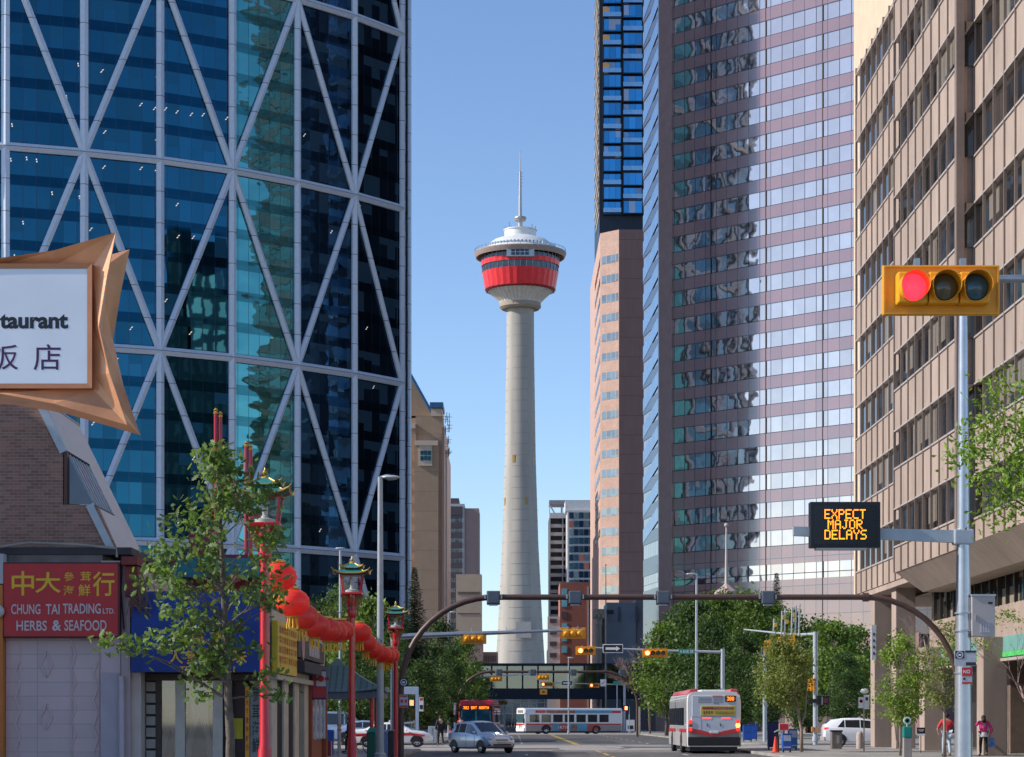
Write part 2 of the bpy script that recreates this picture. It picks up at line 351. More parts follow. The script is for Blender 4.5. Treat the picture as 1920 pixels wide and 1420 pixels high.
o = sheet('yellow_centre_line', [R4(4.25, 4.4, y, y + 6) for y in range(20, 112, 9)] + [R4(4.0, 4.14, 144, 243), R4(4.2, 4.34, 144, 243)], .02, yl)
o = sheet('white_lane_marking', [R4(.6, .72, y, y + 3) for y in range(20, 108, 9)] + [R4(7.8, 7.92, y, y + 3) for y in range(20, 108, 9)] + [R4(.6, .72, y, y + 3) for y in range(150, 240, 9)] +
          [R4(9, 9.12, y, y + 3) for y in range(150, 240, 9)], .02, wl)
o = sheet('crosswalk_marking', [R4(-4.4, 11, 113, 113.35), R4(-4.4, 11, 116.2, 116.55), R4(4.3, 11, 111, 111.5), R4(-4.4, 13.4, 143.2, 143.6), R4(-4.4, 13.4, 146.4, 146.8), R4(-4.4, 13.4, 241, 241.5), R4(-4.4, 13.4, 237.4, 237.9)], .02, wl)

# ================================================================== DIAGRID GLASS TOWER
bow = thing('glass_office_tower', 'curved blue glass skyscraper wrapped in a white triangular steel lattice', 'skyscraper', (-40, 300, 0))
BP = [(-98, 274.5), (-89, 271.6), (-79.8, 270.3), (-70.2, 269.8), (-60.6, 270.6), (-51.8, 273.6), (-43.2, 277.3), (-35, 282.4), (-27.5, 288.8), (-20.7, 295.9), (-14.9, 303.6), (-14.35, 310), (-18, 322), (-26, 332)]
FL = 3.9; NF = 38; BH = NF * FL
g_blue = grid_mat('blue_mirror_glass', (.024, .118, .18), 1.6, FL, (.01, .04, .10), .07, .02, 1, .14, tilt=.008, wave=.008, ws=.5, hj=False, blind=.3, blindc=(.03, .14, .24))
g_teal = grid_mat('teal_reflection_glass', (.09, .29, .28), 1.6, FL, (.01, .07, .09), .07, .02, 1, .14, tilt=.010, wave=.07, ws=.5, wst=(.45, 1.1, 1), hj=False)
g_navy = grid_mat('dark_reflection_glass', (.03, .075, .12), 1.6, FL, (.008, .02, .05), .07, .02, 1, .5, tilt=.02, wave=.03, ws=.5, hj=False, blind=.6, blindc=(.05, .10, .15))
s_blue = grid_mat('blue_spandrel_glass', (.008, .050, .088), 1.6, FL, (.01, .03, .08), .05, .05, 1, .08, tilt=.008, wave=.015, hj=False)
s_teal = grid_mat('teal_reflection_spandrel', (.045, .16, .16), 1.6, FL, (.01, .05, .07), .05, .04, 1, .1, tilt=.01, wave=.07, ws=.5, wst=(.45, 1.1, 1), hj=False)
s_navy = grid_mat('dark_reflection_spandrel', (.015, .04, .07), 1.6, FL, (.008, .02, .04), .05, .05, 1, .12, tilt=.01, wave=.02, hj=False)
sel = [0] * 7 + [1, 2, 2, 2, 2, 2]  # teal and navy bays have their teal and dark reflections put into the tint
foot = BP + [(-60, 345), (-98, 330)]
ctr = offs(BP, -.35)
MB().prism(ctr + [(-60, 344), (-97.6, 329)], 0, BH + 1).build('core_wall', mat('tower_core', (.04, .06, .09), .5), bow, world=True)
for f in range(NF):
    z = f * FL
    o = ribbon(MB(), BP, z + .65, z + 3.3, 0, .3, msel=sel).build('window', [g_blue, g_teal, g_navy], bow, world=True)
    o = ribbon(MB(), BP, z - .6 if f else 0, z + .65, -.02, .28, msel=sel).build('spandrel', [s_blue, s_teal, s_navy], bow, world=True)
# lattice
def strut_mat():
    m = mat('white_lattice_steel', (.62, .68, .77), .45, .15, .05, 2); nt = m.node_tree; L = nt.links; b = nt.nodes['Principled BSDF']
    tc = nd(nt, 'ShaderNodeTexCoord'); sp = nd(nt, 'ShaderNodeSeparateXYZ'); L.new(tc.outputs['Object'], sp.inputs[0])
    a = nd(nt, 'ShaderNodeMath', operation='DIVIDE'); a.inputs[1].default_value = FL; L.new(sp.outputs[2], a.inputs[0]); fr = nd(nt, 'ShaderNodeMath', operation='FRACT'); L.new(a.outputs[0], fr.inputs[0])
    lt = nd(nt, 'ShaderNodeMath', operation='LESS_THAN'); lt.inputs[1].default_value = .022; L.new(fr.outputs[0], lt.inputs[0])
    old = b.inputs['Base Color'].links[0].from_socket; mx = nd(nt, 'ShaderNodeMix', data_type='RGBA'); L.new(lt.outputs[0], mx.inputs[0]); L.new(old, mx.inputs[6]); mx.inputs[7].default_value = (.12, .14, .17, 1); L.new(mx.outputs[2], b.inputs['Base Color'])
    return m
lat = strut_mat()
def nout(i):
    a = Vector(BP[max(i - 1, 0)]); b = Vector(BP[min(i + 1, len(BP) - 1)]); d = b - a; return Vector((d.y, -d.x)).normalized()
def member(mb, p, q, n1, n2, w, d=.55, base=.02):
    """triangular ridged casing on the glass from p to q"""
    p = Vector(p); q = Vector(q); t = (q - p).normalized(); n1 = Vector((*n1, 0)); n2 = Vector((*n2, 0))
    rings = []
    for pt, n in ((p, n1), (q, n2)):
        s = t.cross(n).normalized() * (w / 2)
        rings.append([pt - s + n * base, pt - s + n * (base + d * .45), pt + n * (base + d), pt + s + n * (base + d * .45), pt + s + n * base])
    mb.loop3(rings[0], rings[1], cap=True)
rows = [0, 23.4, 46.8, 70.2, 93.6, 117, 140.4]
post = MB()
lo, hi = 2, 10
for i in range(lo, hi + 1):
    mb = MB(); x, y = BP[i]; n = nout(i)
    member(mb, (x, y, 0), (x, y, BH), n, n, .98); mb.build('lattice_post', lat, bow, world=True)
for r in range(1, 7):
    mb = MB()
    for i in range(lo, hi):
        n = Vector((BP[i + 1][1] - BP[i][1], -(BP[i + 1][0] - BP[i][0]))).normalized()
        member(mb, (*BP[i], rows[r]), (*BP[i + 1], rows[r]), n, n, 1.0, .6, .03)
    mb.build('lattice_ring', lat, bow, world=True)
mb = MB(); x, y = BP[11]; n = nout(11); member(mb, (x, y, 0), (x, y, BH), n, n, 1.0); mb.build('lattice_post', lat, bow, world=True)
k = -4 + 4
for r in range(0, 6):
    for i in range(lo, hi):
        j = i - 4  # photo index of the node
        n = Vector((BP[i + 1][1] - BP[i][1], -(BP[i + 1][0] - BP[i][0]))).normalized(); mb = MB()
        if (j + r) % 2 == 0: member(mb, (*BP[i], rows[r]), (*BP[i + 1], rows[r + 1]), n, n, .86, .5, .04)
        else: member(mb, (*BP[i + 1], rows[r]), (*BP[i], rows[r + 1]), n, n, .86, .5, .04)
        mb.build('diagonal_brace', lat, bow, world=True)
# ceiling fittings seen through the upper panes
ceil_l = mat('lit_ceiling_fitting', (1, .85, .7), .5, 0, 0, emit=.35, ec=(1, .82, .68))
rr = random.Random(3); cnt = 0; lm = None
for f in range(3, 27):
    for b in range(4, 10):
        for q in range(6):
            if b == 7 or cnt >= 64 or rr.random() > (.30 if b < 7 else .08) * (.7 if f > 12 else .3): continue
            A = Vector(BP[b]); B = Vector(BP[b + 1]); d = (B - A); n = Vector((d.y, -d.x)).normalized(); t = (q + .3 + .4 * rr.random()) / 6; p = A + d * t + n * .012; z = f * FL + 2.1 + .5 * rr.random()
            mb = MB(); u = d.normalized() * .07; sk = .12 if b > 4 else -.03
            for dz, dx in ((0, 0), (.26, sk * 1.6)):
                c = p + d.normalized() * dx
                mb.face([(c.x - u.x, c.y - u.y, z + dz), (c.x + u.x, c.y + u.y, z + dz), (c.x + u.x * 1.6 + d.normalized().x * sk, c.y + u.y * 1.6 + d.normalized().y * sk, z + dz + .17), (c.x - u.x * .4 + d.normalized().x * sk, c.y - u.y * .4 + d.normalized().y * sk, z + dz + .17)])
            mb.build('ceiling_light', ceil_l, bow, world=True, fix=False); cnt += 1

# ================================================================== ROSE GRANITE TOWER
rose = thing('granite_office_tower', 'tall rose granite office tower with ribbon windows and an angled facade', 'skyscraper', (30, 300, 0))
RP = [(17.5, 301.8), (18.9, 290.4), (46.5, 262.8), (58, 262.8)]
rg = grid_mat('polished_rose_granite', (.25, .125, .108), 1.74, 3.486, (.035, .025, .025), .09, .10, 0, .10, ior=2.4, nvar=.12, tilt=.004, wave=.006, zoff=-24.8)
rgl = grid_mat('rose_tower_glass', (.72, .57, .49), 1.74, 3.486, (.03, .025, .03), .10, .02, 1, .10, tilt=.008, wave=.03, ws=.45, zoff=-22.85, veil=.06, veilc=(.75, .66, .60))
bs_ = grid_mat('pale_blue_spandrel', (.66, .78, .92), 1.5, 3.486, (.2, .25, .32), .05, .15, .6, .06, hj=False)
uvb = MB(); core = offs(RP, -.4); uvb.prism(core + [(58, 320), (24, 320)], 0, 118); uvb.build('core_wall', mat('rose_core', (.10, .07, .068), .5), rose, world=True)
sills = [22.85 + 3.486 * n for n in range(0, 27)]
lows = [18.7] + sills
for i, s in enumerate(lows):
    ribbon(MB(), RP, s, s + 1.95, -.08, .25).build('window', rgl, rose, world=True)
    nx = lows[i + 1] if i + 1 < len(lows) else 118
    ribbon(MB(), RP, s + 1.95, nx, 0, .38, msel=[0, 0, 0]).build('spandrel', rg, rose, world=True)
ribbon(MB(), RP, 11.6, 18.7, 0, .38).build('spandrel', rg, rose, world=True)
mb = MB(); pl = mat('dark_facade_joint', (.03, .022, .022), .7, 0, .05)  # dark joints between the window bays
for t in (0.18, 6.1, 12.3, 18.45, 24.6): 
    a = Vector((18.9 + t, 290.4 - t)); u = Vector((.707, -.707)) * .07; n = Vector((-.707, -.707)) * .02
    MB().loop3([(a.x - u.x, a.y - u.y, 12), (a.x + u.x, a.y + u.y, 12), (a.x + u.x + n.x, a.y + u.y + n.y, 12), (a.x - u.x + n.x, a.y - u.y + n.y, 12)],
               [(a.x - u.x, a.y - u.y, 117), (a.x + u.x, a.y + u.y, 117), (a.x + u.x + n.x, a.y + u.y + n.y, 117), (a.x - u.x + n.x, a.y - u.y + n.y, 117)], cap=True).build('facade_joint', pl, rose, world=True)
# solid corner pier between the narrow glazed side and the broad front
a = Vector((18.9, 290.4))
MB().prism([(18.9 - .12, 290.4 + .5), (18.9 - .06, 290.4 - .1), (18.9 + 1.5, 290.4 - 1.66), (18.9 + 1.6, 290.4 - 1.5), (19.3, 291)], 11.6, 118.2).build('corner_pier', mat('rose_granite_pier', (.28, .17, .155), .2, 0, .08, 1, ior=1.8), rose, world=True)
# base: recessed glass lobby behind piers
lob = grid_mat('lobby_glass', (.35, .5, .52), 1.9, 3.4, (.05, .05, .05), .12, .03, 1, .1, tilt=.01, wave=.02, zoff=-7.6)
ribbon(MB(), offs(RP, -1.2), .1, 11.6, 0, .3).build('lobby_glazing', lob, rose, world=True)
for t in (0.6, 8, 15.4, 22.8, 27): 
    a = Vector((18.9 + t, 290.4 - t)); MB().prism([(a.x - .9, a.y + .9), (a.x - 1.1, a.y - .1), (a.x + 1.1, a.y - 2.3 + .1), (a.x + 1.5, a.y - 1.5)], 0, 11.7).build('base_pier', MC['rose_granite_pier'], rose, world=True)
# slim pale-blue reflective side: slanted panels per floor
for i in range(2, 30):
    z = 22.85 + 3.486 * (i - 1) - 1.2
    mb = MB(); n = Vector((RP[1][1] - RP[0][1], -(RP[1][0] - RP[0][0]))).normalized(); A = Vector(RP[0]); B = Vector(RP[1]) - (Vector(RP[1]) - A).normalized() * .35
    if z > 112: break
    a = A + n * .03; b = B + n * .03
    mb.face([(a.x, a.y, z), (b.x, b.y, z + 2.2), (b.x, b.y, z + 4.0), (a.x, a.y, z + 1.8)], 0, [(0, 0), (10, 0), (10, 1), (0, 1)])
    mb.build('side_panel', bs_, rose, world=True)

# ================================================================== BRICK TOWER (behind)
bt = thing('brick_office_tower', 'pink brick tower with a chamfered sunlit corner and small square windows', 'tower', (24, 460, 0))
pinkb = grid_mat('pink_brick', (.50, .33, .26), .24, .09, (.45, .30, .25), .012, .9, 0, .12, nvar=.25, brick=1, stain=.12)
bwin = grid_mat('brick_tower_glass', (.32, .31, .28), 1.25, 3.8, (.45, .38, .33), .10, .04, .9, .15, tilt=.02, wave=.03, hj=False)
drk = grid_mat('shaded_face_brick', (.17, .11, .11), .3, 3.8, (.08, .06, .06), .10, .9, 0, .05, nvar=.1, vj=False)  # camera-facing wall: its shade is put into the brick colour
BPt = [(17.3, 500), (17.3, 443.5), (20.8, 440), (32, 440)]
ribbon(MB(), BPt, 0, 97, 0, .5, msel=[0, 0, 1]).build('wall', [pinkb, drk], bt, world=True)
MB().prism(offs(BPt, -.45) + [(32, 500)], 0, 96.6).build('core_wall', mat('pink_core', (.45, .28, .22), .8), bt, world=True)
d45 = Vector((3.5, -3.5)).normalized(); n45 = Vector((-.707, -.707))
for i in range(24):
    z = 3.4 + 3.8 * i; a = Vector(BPt[1]) + d45 * .35; b = Vector(BPt[1]) + d45 * 4.75
    mb = MB(); ribbon(mb, [tuple(a), tuple(b)], z, z + 1.55, .03, .1); mb.build('window', bwin, bt, world=True)
    for y0 in range(444, 500, 7):
        if y0 > 478: continue
        MB().face([(17.27, y0 + 6, z + .0), (17.27, y0 + .6, z), (17.27, y0 + .6, z + 1.55), (17.27, y0 + 6, z + 1.55)], 0, [(0, 0), (5, 0), (5, 1.5), (0, 1.5)]).build('side_window', bwin, bt, world=True) if (i > 8 and y0 < 470) else None

# ================================================================== STAGGERED BLUE TOWER
tb = thing('pixel_glass_tower', 'dark tower with staggered protruding blue glass boxes behind the brick tower', 'skyscraper', (26, 510, 0))
MB().box(X(1124, 510), X(1240, 510), 510.5, 540, 0, 172).build('core_wall', mat('blue_black_metal', (.012, .02, .035), .4, .3), tb, world=True)
gb1 = grid_mat('sky_blue_box_glass', (.07, .31, .56), 1.5, 3.2, (.01, .06, .15), .07, .02, 1, .2, tilt=.015, wave=.02, uoff=.7, blind=.12)
fr1 = mat('box_dark_frame', (.012, .022, .035), .4, .3)
cx = [X(1129, 510), X(1166, 510), X(1206, 510), X(1246, 510)]; orange = mat('timber_soffit', (.55, .30, .12), .6)
for i in range(0, 17):
    z = Z(404, 510) + i * 3.15
    for c in range(3):
        out = (i + c) % 2; y = 510 - (.9 if out else 0); x0, x1 = cx[c] + .15, cx[c + 1] - .1
        w = MB(); uvbox(w, x0 + .25, x1 - .25, y - .3, y + .25, z + .32, z + 2.92); p = w.build('glass_box', gb1, tb, world=True)
        f_ = MB(); f_.box(x0, x1, y - .2, 511, z + 2.92, z + 3.12); f_.box(x0, x1, y - .2, 511, z + .1, z + .32); f_.box(x0, x0 + .25, y - .25, 511, z + .32, z + 2.92); f_.box(x1 - .25, x1, y - .25, 511, z + .32, z + 2.92); f_.build('box_frame', fr1, tb, world=True)
        if not out: MB().box(x0 + .1, x1 - .1, y - .95, y - .9, z + .5, z + 1.5).build('balcony_rail', mat('rail_glass', (.25, .45, .65), .1, .6), tb, world=True)
    if i > 9 and i % 2 == 0: MB().box(cx[0] + .2, cx[0] + 1.6, 509.2, 509.6, z + .6, z + 2.7).build('timber_panel', orange, tb, world=True)
mb = MB()
for i in range(0, 34): mb.box(cx[0] - .75 - .15 * (i % 3), cx[0] + .1, 510.8, 530, Z(404, 510) + i * 1.575, Z(404, 510) + i * 1.575 + 1.1)
mb.build('side_cladding', mat('warm_side_metal', (.45, .36, .26), .4, .3, .3, 3), tb, world=True)

# ================================================================== BEIGE RIBBED BUILDING (right)
bg = thing('beige_office_block', 'beige ribbed concrete office block on columns along the right kerb', 'building', (24, 105, 0))
bc = mat('beige_ribbed_concrete', (.37, .28, .225), .8, 0, .10, 1.6, bump=.15, bs=25, dirt=.16, stretch=(1, 1, .35))
fin = mat('shadow_brown_fin', (.24, .175, .14), .5, .1, .08, 4)  # fin brown deepened to carry the drop shadows along the spandrels
finh = mat('pale_sill_metal', (.55, .47, .42), .4, .3, .08, 4)
bgl = grid_mat('bronze_window_glass', (.19, .17, .15), 1.93, 3.7, (.05, .04, .035), .07, .04, .85, .35, tilt=.02, wave=.02, hj=False, blind=.45, blindc=(.35, .30, .24), zoff=-24.6 + 3.7)
secs = [('a', 19.2, 107.6, 126.0, 37.8, 9.9), ('b', 18.2, 92.4, 107.5, 60, 9.9), ('c', 18.9, 60, 92.35, 60, 9.9)]
for nm, sx, y0, y1, top, bot in secs:
    MB().box(sx + .35, sx + 14, y0 + .05, y1 - .05, 8.6, top).build('core_wall', mat('beige_core', (.25, .2, .17), .8), bg, world=True)
    zf = 9.8
    pts = [(sx, y1), (sx, y0)]
    MB().box(sx, sx + .4, y0, y1, 8.6, 9.8).build('spandrel', bc, bg, world=True)
    while zf < top - 1:
        ribbon(MB(), pts, zf, zf + 1.8, -.18, .2).build('window', bgl, bg, world=True)
        MB().box(sx, sx + .4, y0, y1, zf + 1.8, min(zf + 3.7, top)).build('spandrel', bc, bg, world=True)
        mb = MB(); mb.box(sx - .06, sx + .2, y0, y1, zf + 1.76, zf + 1.84); mb.box(sx - .06, sx + .2, y0, y1, zf - .04, zf + .04); mb.build('sill', finh, bg, world=True)
        zf += 3.7
    n = round((y1 - y0) / 1.93); vis = 0
    for i in range(n + 1):
        y = y0 + (y1 - y0) * i / n; MB().box(sx - .07, sx + .05, y - .035, y + .035, 8.6, top + .1).build('fin', fin, bg, world=True)
# end face of the projecting bay, with its glazed slot
MB().box(18.12, 18.45, 92.2, 92.6, 8.6, 60).build('corner_pier', fin, bg, world=True)
for i in range(13):
    z = 9.8 + 3.7 * i
    MB().face([(18.46, 92.3, z), (18.86, 92.3, z), (18.86, 92.3, z + 1.8), (18.46, 92.3, z + 1.8)], 0, [(.3, z), (.7, z), (.7, z + 1.8), (.3, z + 1.8)]).build('slot_window', bgl, bg, world=True)
# cream plain core tower rising behind the low bay
cream = mat('cream_render', (.60, .47, .33), .85, 0, .08, 1.2, bump=.3, bs=8)
MB().box(19.95, 34, 112, 132, 8.6, 60).build('plain_stair_wall', cream, bg, world=True)
# sloping soffit skirt and underside
mb = MB(); mb.loop3([(19.2, 107.5, 8.6), (19.2, 126, 8.6), (20.6, 126, 7.9), (20.6, 107.5, 7.9)], [(33, 107.5, 8.7), (33, 126, 8.7), (33, 126, 7.9), (33, 107.5, 7.9)]); mb.box(19.25, 33, 107.6, 125.9, 8.3, 8.58); mb.build('soffit', bc, bg, world=True)
mb = MB(); mb.loop3([(18.2, 60, 8.62), (18.2, 107.5, 8.62), (20.5, 107.5, 8.62), (20.5, 60, 8.62)], [(19.3, 60, 7.6), (19.3, 106.2, 7.6), (20.5, 106.2, 7.6), (20.5, 60, 7.6)], cap=True); mb.build('soffit_skirt', bc, bg, world=True)
# second floor set back, columns, ground floor
MB().box(20.5, 32, 60, 111, 5.05, 6.4).build('lower_spandrel', bc, bg, world=True)
bgl2 = grid_mat('lower_window_glass', (.16, .15, .13), 1.6, 3.7, (.04, .035, .03), .12, .05, .8, .3, tilt=.02, blind=.6, blindc=(.5, .42, .32), hj=False, zoff=.3)
ribbon(MB(), [(20.6, 111), (20.6, 60)], 6.4, 8.4, 0, .2).build('lower_window', bgl2, bg, world=True)
for i in range(32): MB().box(20.45, 20.62, 60 + 1.6 * i, 60.14 + 1.6 * i, 6.4, 8.4).build('lower_mullion', mat('dark_bronze', (.05, .04, .035), .4, .4), bg, world=True)
MB().box(20.9, 32, 60, 111, 8.4, 8.62).build('upper_slab', bc, bg, world=True); MB().box(20.75, 32, 60, 111, 6.41, 8.39).build('inner_wall', MC['beige_core'], bg, world=True)
for i, y in enumerate((121.7, 114.9, 107.0, 93.6, 84, 74)):
    MB().box(19.5, 20.5, y, y + 1.3, .13, 8.6 if i < 2 else 5.05).build('column', bc, bg, world=True, bevel=.03)
    if i in (0, 1): MB().box(26, 27, y, y + 1.3, .13, 8.6).build('column', bc, bg, world=True)
gfg = grid_mat('shopfront_glass', (.10, .12, .13), 1.9, 3.0, (.10, .09, .08), .1, .03, .8, .2, tilt=.01, blind=.2)
ribbon(MB(), [(22.6, 111), (22.6, 60)], .14, 4.9, 0, .3).build('shopfront_glazing', gfg, bg, world=True)
MB().box(22.7, 32, 60, 111, .13, 5.04).build('ground_floor_wall', mat('brown_stone', (.16, .11, .085), .8, 0, .15, 3), bg, world=True)
MB().box(21.6, 22.5, 98, 104, .13, 5.0).build('ground_floor_wall', MC['brown_stone'], bg, world=True)
MB().box(20.5, 22.6, 60, 111, 4.15, 5.04).build('fascia_back', MC['brown_stone'], bg, world=True)
# glass entrance between columns, deeper in
ribbon(MB(), [(24.5, 119), (24.5, 111)], .14, 8.2, 0, .3).build('entrance_glazing', grid_mat('entrance_glass', (.10, .17, .22), 1.3, 2.6, (.02, .03, .04), .12, .04, .9, .3, tilt=.02), bg, world=True)
MB().box(24.9, 33, 111, 119, .13, 8.3).build('entrance_wall', MC['beige_core'], bg, world=True)
# green fascia sign
gs = thing('bank_fascia_sign', 'teal and bright green fascia sign over the shopfront of the beige block', 'sign', (20.4, 100, 4.2))
tealf = mat('teal_fascia', (.16, .36, .32), .35, 0, .08, 2); grn = mat('bright_green_stripe', (.08, .55, .14), .4, 0, .05, 2)
for y0, y1 in ((98.8, 110.6), (60, 96.2)):
    MB().box(20.32, 20.49, y0, y1, 4.42, 5.04).build('fascia_panel', tealf, gs, world=True); MB().box(20.30, 20.49, y0, y1, 4.2, 4.41).build('green_stripe', grn, gs, world=True)
MB().box(20.2, 20.49, 60, 110.8, 4.02, 4.14).build('lower_trim', finh, gs, world=True)
MB().box(20.28, 20.33, 107.9, 109.6, 4.45, 4.98).build('pale_logo_square', white, gs, world=True)
# ================================================================== OBSERVATION TOWER
TY = 750.0; tx = X(975.5, TY)
ct = thing('observation_tower', 'slender concrete observation tower with a red ringed pod and antenna mast', 'tower', (tx, TY, 0))
def tz(y): return Z(y, TY)
def tr(w): return w / 2 * TY / F
shaftm = mat('pale_board_marked_concrete', (.42, .385, .335), .85, 0, .10, .5, bump=.2, bs=3, stretch=(1, 1, .12), dirt=.12)
prof = [(tr(100), 0), (tr(92), tz(1243)), (tr(84), tz(1180)), (tr(75), tz(1090)), (tr(68), tz(1020)), (tr(63), tz(940)), (tr(58), tz(860)), (tr(55), tz(760)), (tr(52), tz(660)), (tr(51), tz(565))]
def shaft(profile):
    mb = MB(); n = 48
    for i, (r, z) in enumerate(profile):
        for k in range(n):
            a = 2 * math.pi * k / n; rr_ = r * (1 + (.03 if k % 12 in (5, 6, 7) else 0)); mb.v.append((rr_ * math.cos(a), rr_ * math.sin(a), z))
    for i in range(len(profile) - 1):
        for k in range(n):
            a = i * n + k; b = i * n + (k + 1) % n; mb.f.append((a, b, b + n, a + n)); mb.m.append(0)
    return mb
shaft(prof).build('shaft', shaftm, ct, smooth=True)
mb = MB()
for i in range(1, 34):
    z = tz(1243) + i * 3.6
    r = None
    for (ra, za), (rb, zb) in zip(prof, prof[1:]):
        if za <= z <= zb: r = ra + (rb - ra) * (z - za) / (zb - za)
    if r: mb.lathe([(r * 1.006, z), (r * 1.009, z + .12), (r * 1.004, z + .24)], n=48)
mb.build('pour_joint', mat('joint_concrete', (.33, .30, .26), .9, 0, .05), ct)
for y, px in ((863, 963), (863, 1000), (942, 946.5), (942, 987)):
    r = [tr(58.5), tr(63)][y > 900] * 1.01; dx = X(px, TY) - tx; dx = max(-r * .985, min(r * .985, dx)); dy = -math.sqrt(max(.01, r * r - dx * dx))
    a = math.atan2(dy, dx); t = Vector((-math.sin(a), math.cos(a))); n_ = Vector((math.cos(a), math.sin(a))); c = n_ * (r + .05)
    MB().loop3([(c.x - t.x * .45, c.y - t.y * .45, tz(y + 7)), (c.x + t.x * .45, c.y + t.y * .45, tz(y + 7)), (c.x + t.x * .45, c.y + t.y * .45, tz(y - 7)), (c.x - t.x * .45, c.y - t.y * .45, tz(y - 7))],
               [(c.x - t.x * .45 - n_.x * .4, c.y - t.y * .45 - n_.y * .4, tz(y + 7)), (c.x + t.x * .45 - n_.x * .4, c.y + t.y * .45 - n_.y * .4, tz(y + 7)), (c.x + t.x * .45 - n_.x * .4, c.y + t.y * .45 - n_.y * .4, tz(y - 7)), (c.x - t.x * .45 - n_.x * .4, c.y - t.y * .45 - n_.y * .4, tz(y - 7))], cap=True).build('amber_window', mat('amber_glass', (.35, .2, .03), .3, .2), ct)
NP = 40
def faceted(profile, n, m1, m2, name, alt=True, ribs=None):
    mb = MB(); mb.lathe(profile, n=n); o = mb.build(name, m1, ct)
    return o
gm = mat('underside_concrete_ribs', (.60, .55, .49), .8, 0, .1, .6)
mb = MB()
mb.lathe([(tr(52), tz(580)), (tr(70), tz(581)), (tr(78), tz(577)), (tr(77), tz(569)), (tr(60), tz(570))], n=48); mb.build('collar', mat('collar_concrete', (.33, .27, .21), .8), ct, smooth=True)
mb = MB(); n = 80
for i, (w, y, d) in enumerate(((76, 570, 0), (80, 566, .12), (92, 560, .3), (112, 551, .35), (131, 543.5, .25))):
    for k in range(n):
        a = 2 * math.pi * k / n; r = tr(w) - (d if k % 2 else -.05); mb.v.append((r * math.cos(a), r * math.sin(a), tz(y)))
for i in range(4):
    for k in range(n): mb.f.append((i * n + k, i * n + (k + 1) % n, (i + 1) * n + (k + 1) % n, (i + 1) * n + k)); mb.m.append(0)
mb.build('ribbed_underside', gm, ct)
redc = mat('red_metal_cladding', (.72, .02, .03), .38, .1, .10, .8, bump=.1)
def band(name, y0, y1, w0, w1, mts, n=64, fold=.12):
    mb = MB()
    for i, (w, y) in enumerate(((w0, y0), (w1, y1))):
        for k in range(n):
            a = 2 * math.pi * k / n; r = tr(w) + (fold if k % 2 else -fold * .3); mb.v.append((r * math.cos(a), r * math.sin(a), tz(y)))
    for k in range(n): mb.f.append((k, (k + 1) % n, n + (k + 1) % n, n + k)); mb.m.append(0)
    return mb.build(name, mts, ct)
band('lower_red_band', 543.5, 513, 131, 142, redc); band('upper_red_band', 501, 492, 145, 147, redc)
wg = mat('pod_window_glass', (.05, .065, .09), .08, .6, .3, .3)
MB().lathe([(tr(131), tz(543.5) + .0), (tr(133), tz(544.5)), (tr(128), tz(547))], n=48).build('lower_rim', mat('dark_red_rim', (.25, .02, .02), .5), ct)  # lower rim in a darker red than the band
def podwin(name, y0, y1, w, n=40):
    mb = MB(); mb.lathe([(tr(w) - .25, tz(y0)), (tr(w) - .1, tz(y1))], n=n); o = mb.build(name, wg, ct)
    mb = MB()
    for k in range(n):
        a = 2 * math.pi * k / n; r = tr(w) - .05; mb.beam((r * math.cos(a), r * math.sin(a), tz(y0)), (r * math.cos(a), r * math.sin(a), tz(y1)), .16, .16)
    mb.build('window_mullion', mat('pod_frame', (.45, .42, .42), .5, .3), o); return o
podwin('window_ring', 513, 501, 143); podwin('upper_window_ring', 492, 477, 148)
MB().lathe([(tr(60), tz(514)), (tr(143) - .5, tz(514)), (tr(148) - .6, tz(480)), (tr(60), tz(480))], n=48).build('pod_core', mat('pod_inner', (.05, .05, .06), .6), ct)
rimm = mat('brown_rim_concrete', (.34, .25, .21), .7, 0, .1, .8)
MB().lathe([(tr(150), tz(476.5)), (tr(161), tz(484)), (tr(166), tz(484.5)), (tr(171), tz(479)), (tr(173), tz(476)), (tr(171), tz(474.5)), (tr(140), tz(474))], n=64).build('roof_rim', rimm, ct, smooth=True)
domem = mat('white_dome_panels', (.72, .72, .70), .4, .1, .08, .6)
MB().lathe([(tr(148), tz(474.5)), (tr(132), tz(466)), (tr(118), tz(459)), (tr(100), tz(452)), (tr(66), tz(446)), (tr(50), tz(445.5))], n=40).build('domed_roof', domem, ct, smooth=True)
MB().lathe([(tr(60), tz(450)), (tr(59), tz(434)), (tr(63), tz(433)), (tr(63), tz(431.5)), (tr(50), tz(431))], n=32).build('roof_drum', domem, ct, smooth=True)
mb = MB()
for k in range(44):
    a = 2 * math.pi * k / 44
    for rr_, z0, z1 in ((tr(170), tz(474.5), tz(469)),): mb.beam((rr_ * math.cos(a), rr_ * math.sin(a), z0), (rr_ * math.cos(a), rr_ * math.sin(a), z1), .09, .09)
    b = 2 * math.pi * (k + 1) / 44; r = tr(170); mb.beam((r * math.cos(a), r * math.sin(a), tz(469.1)), (r * math.cos(b), r * math.sin(b), tz(469.1)), .1, .1)
mb.build('rim_railing', mat('rail_dark_steel', (.16, .17, .2), .5, .4), ct)
for k in range(26):
    a = R(-90 - 75 + 150 * k / 25)
    MB().box(-.28, .28, -.15, .15, 0, .9).xf(Matrix.Translation((tr(134) * math.cos(a), tr(134) * math.sin(a), tz(468))) @ Matrix.Rotation(a + math.pi / 2, 4, 'Z')).build('dome_light_box', mat('light_box_glass', (.35, .45, .5), .2, .4), ct)
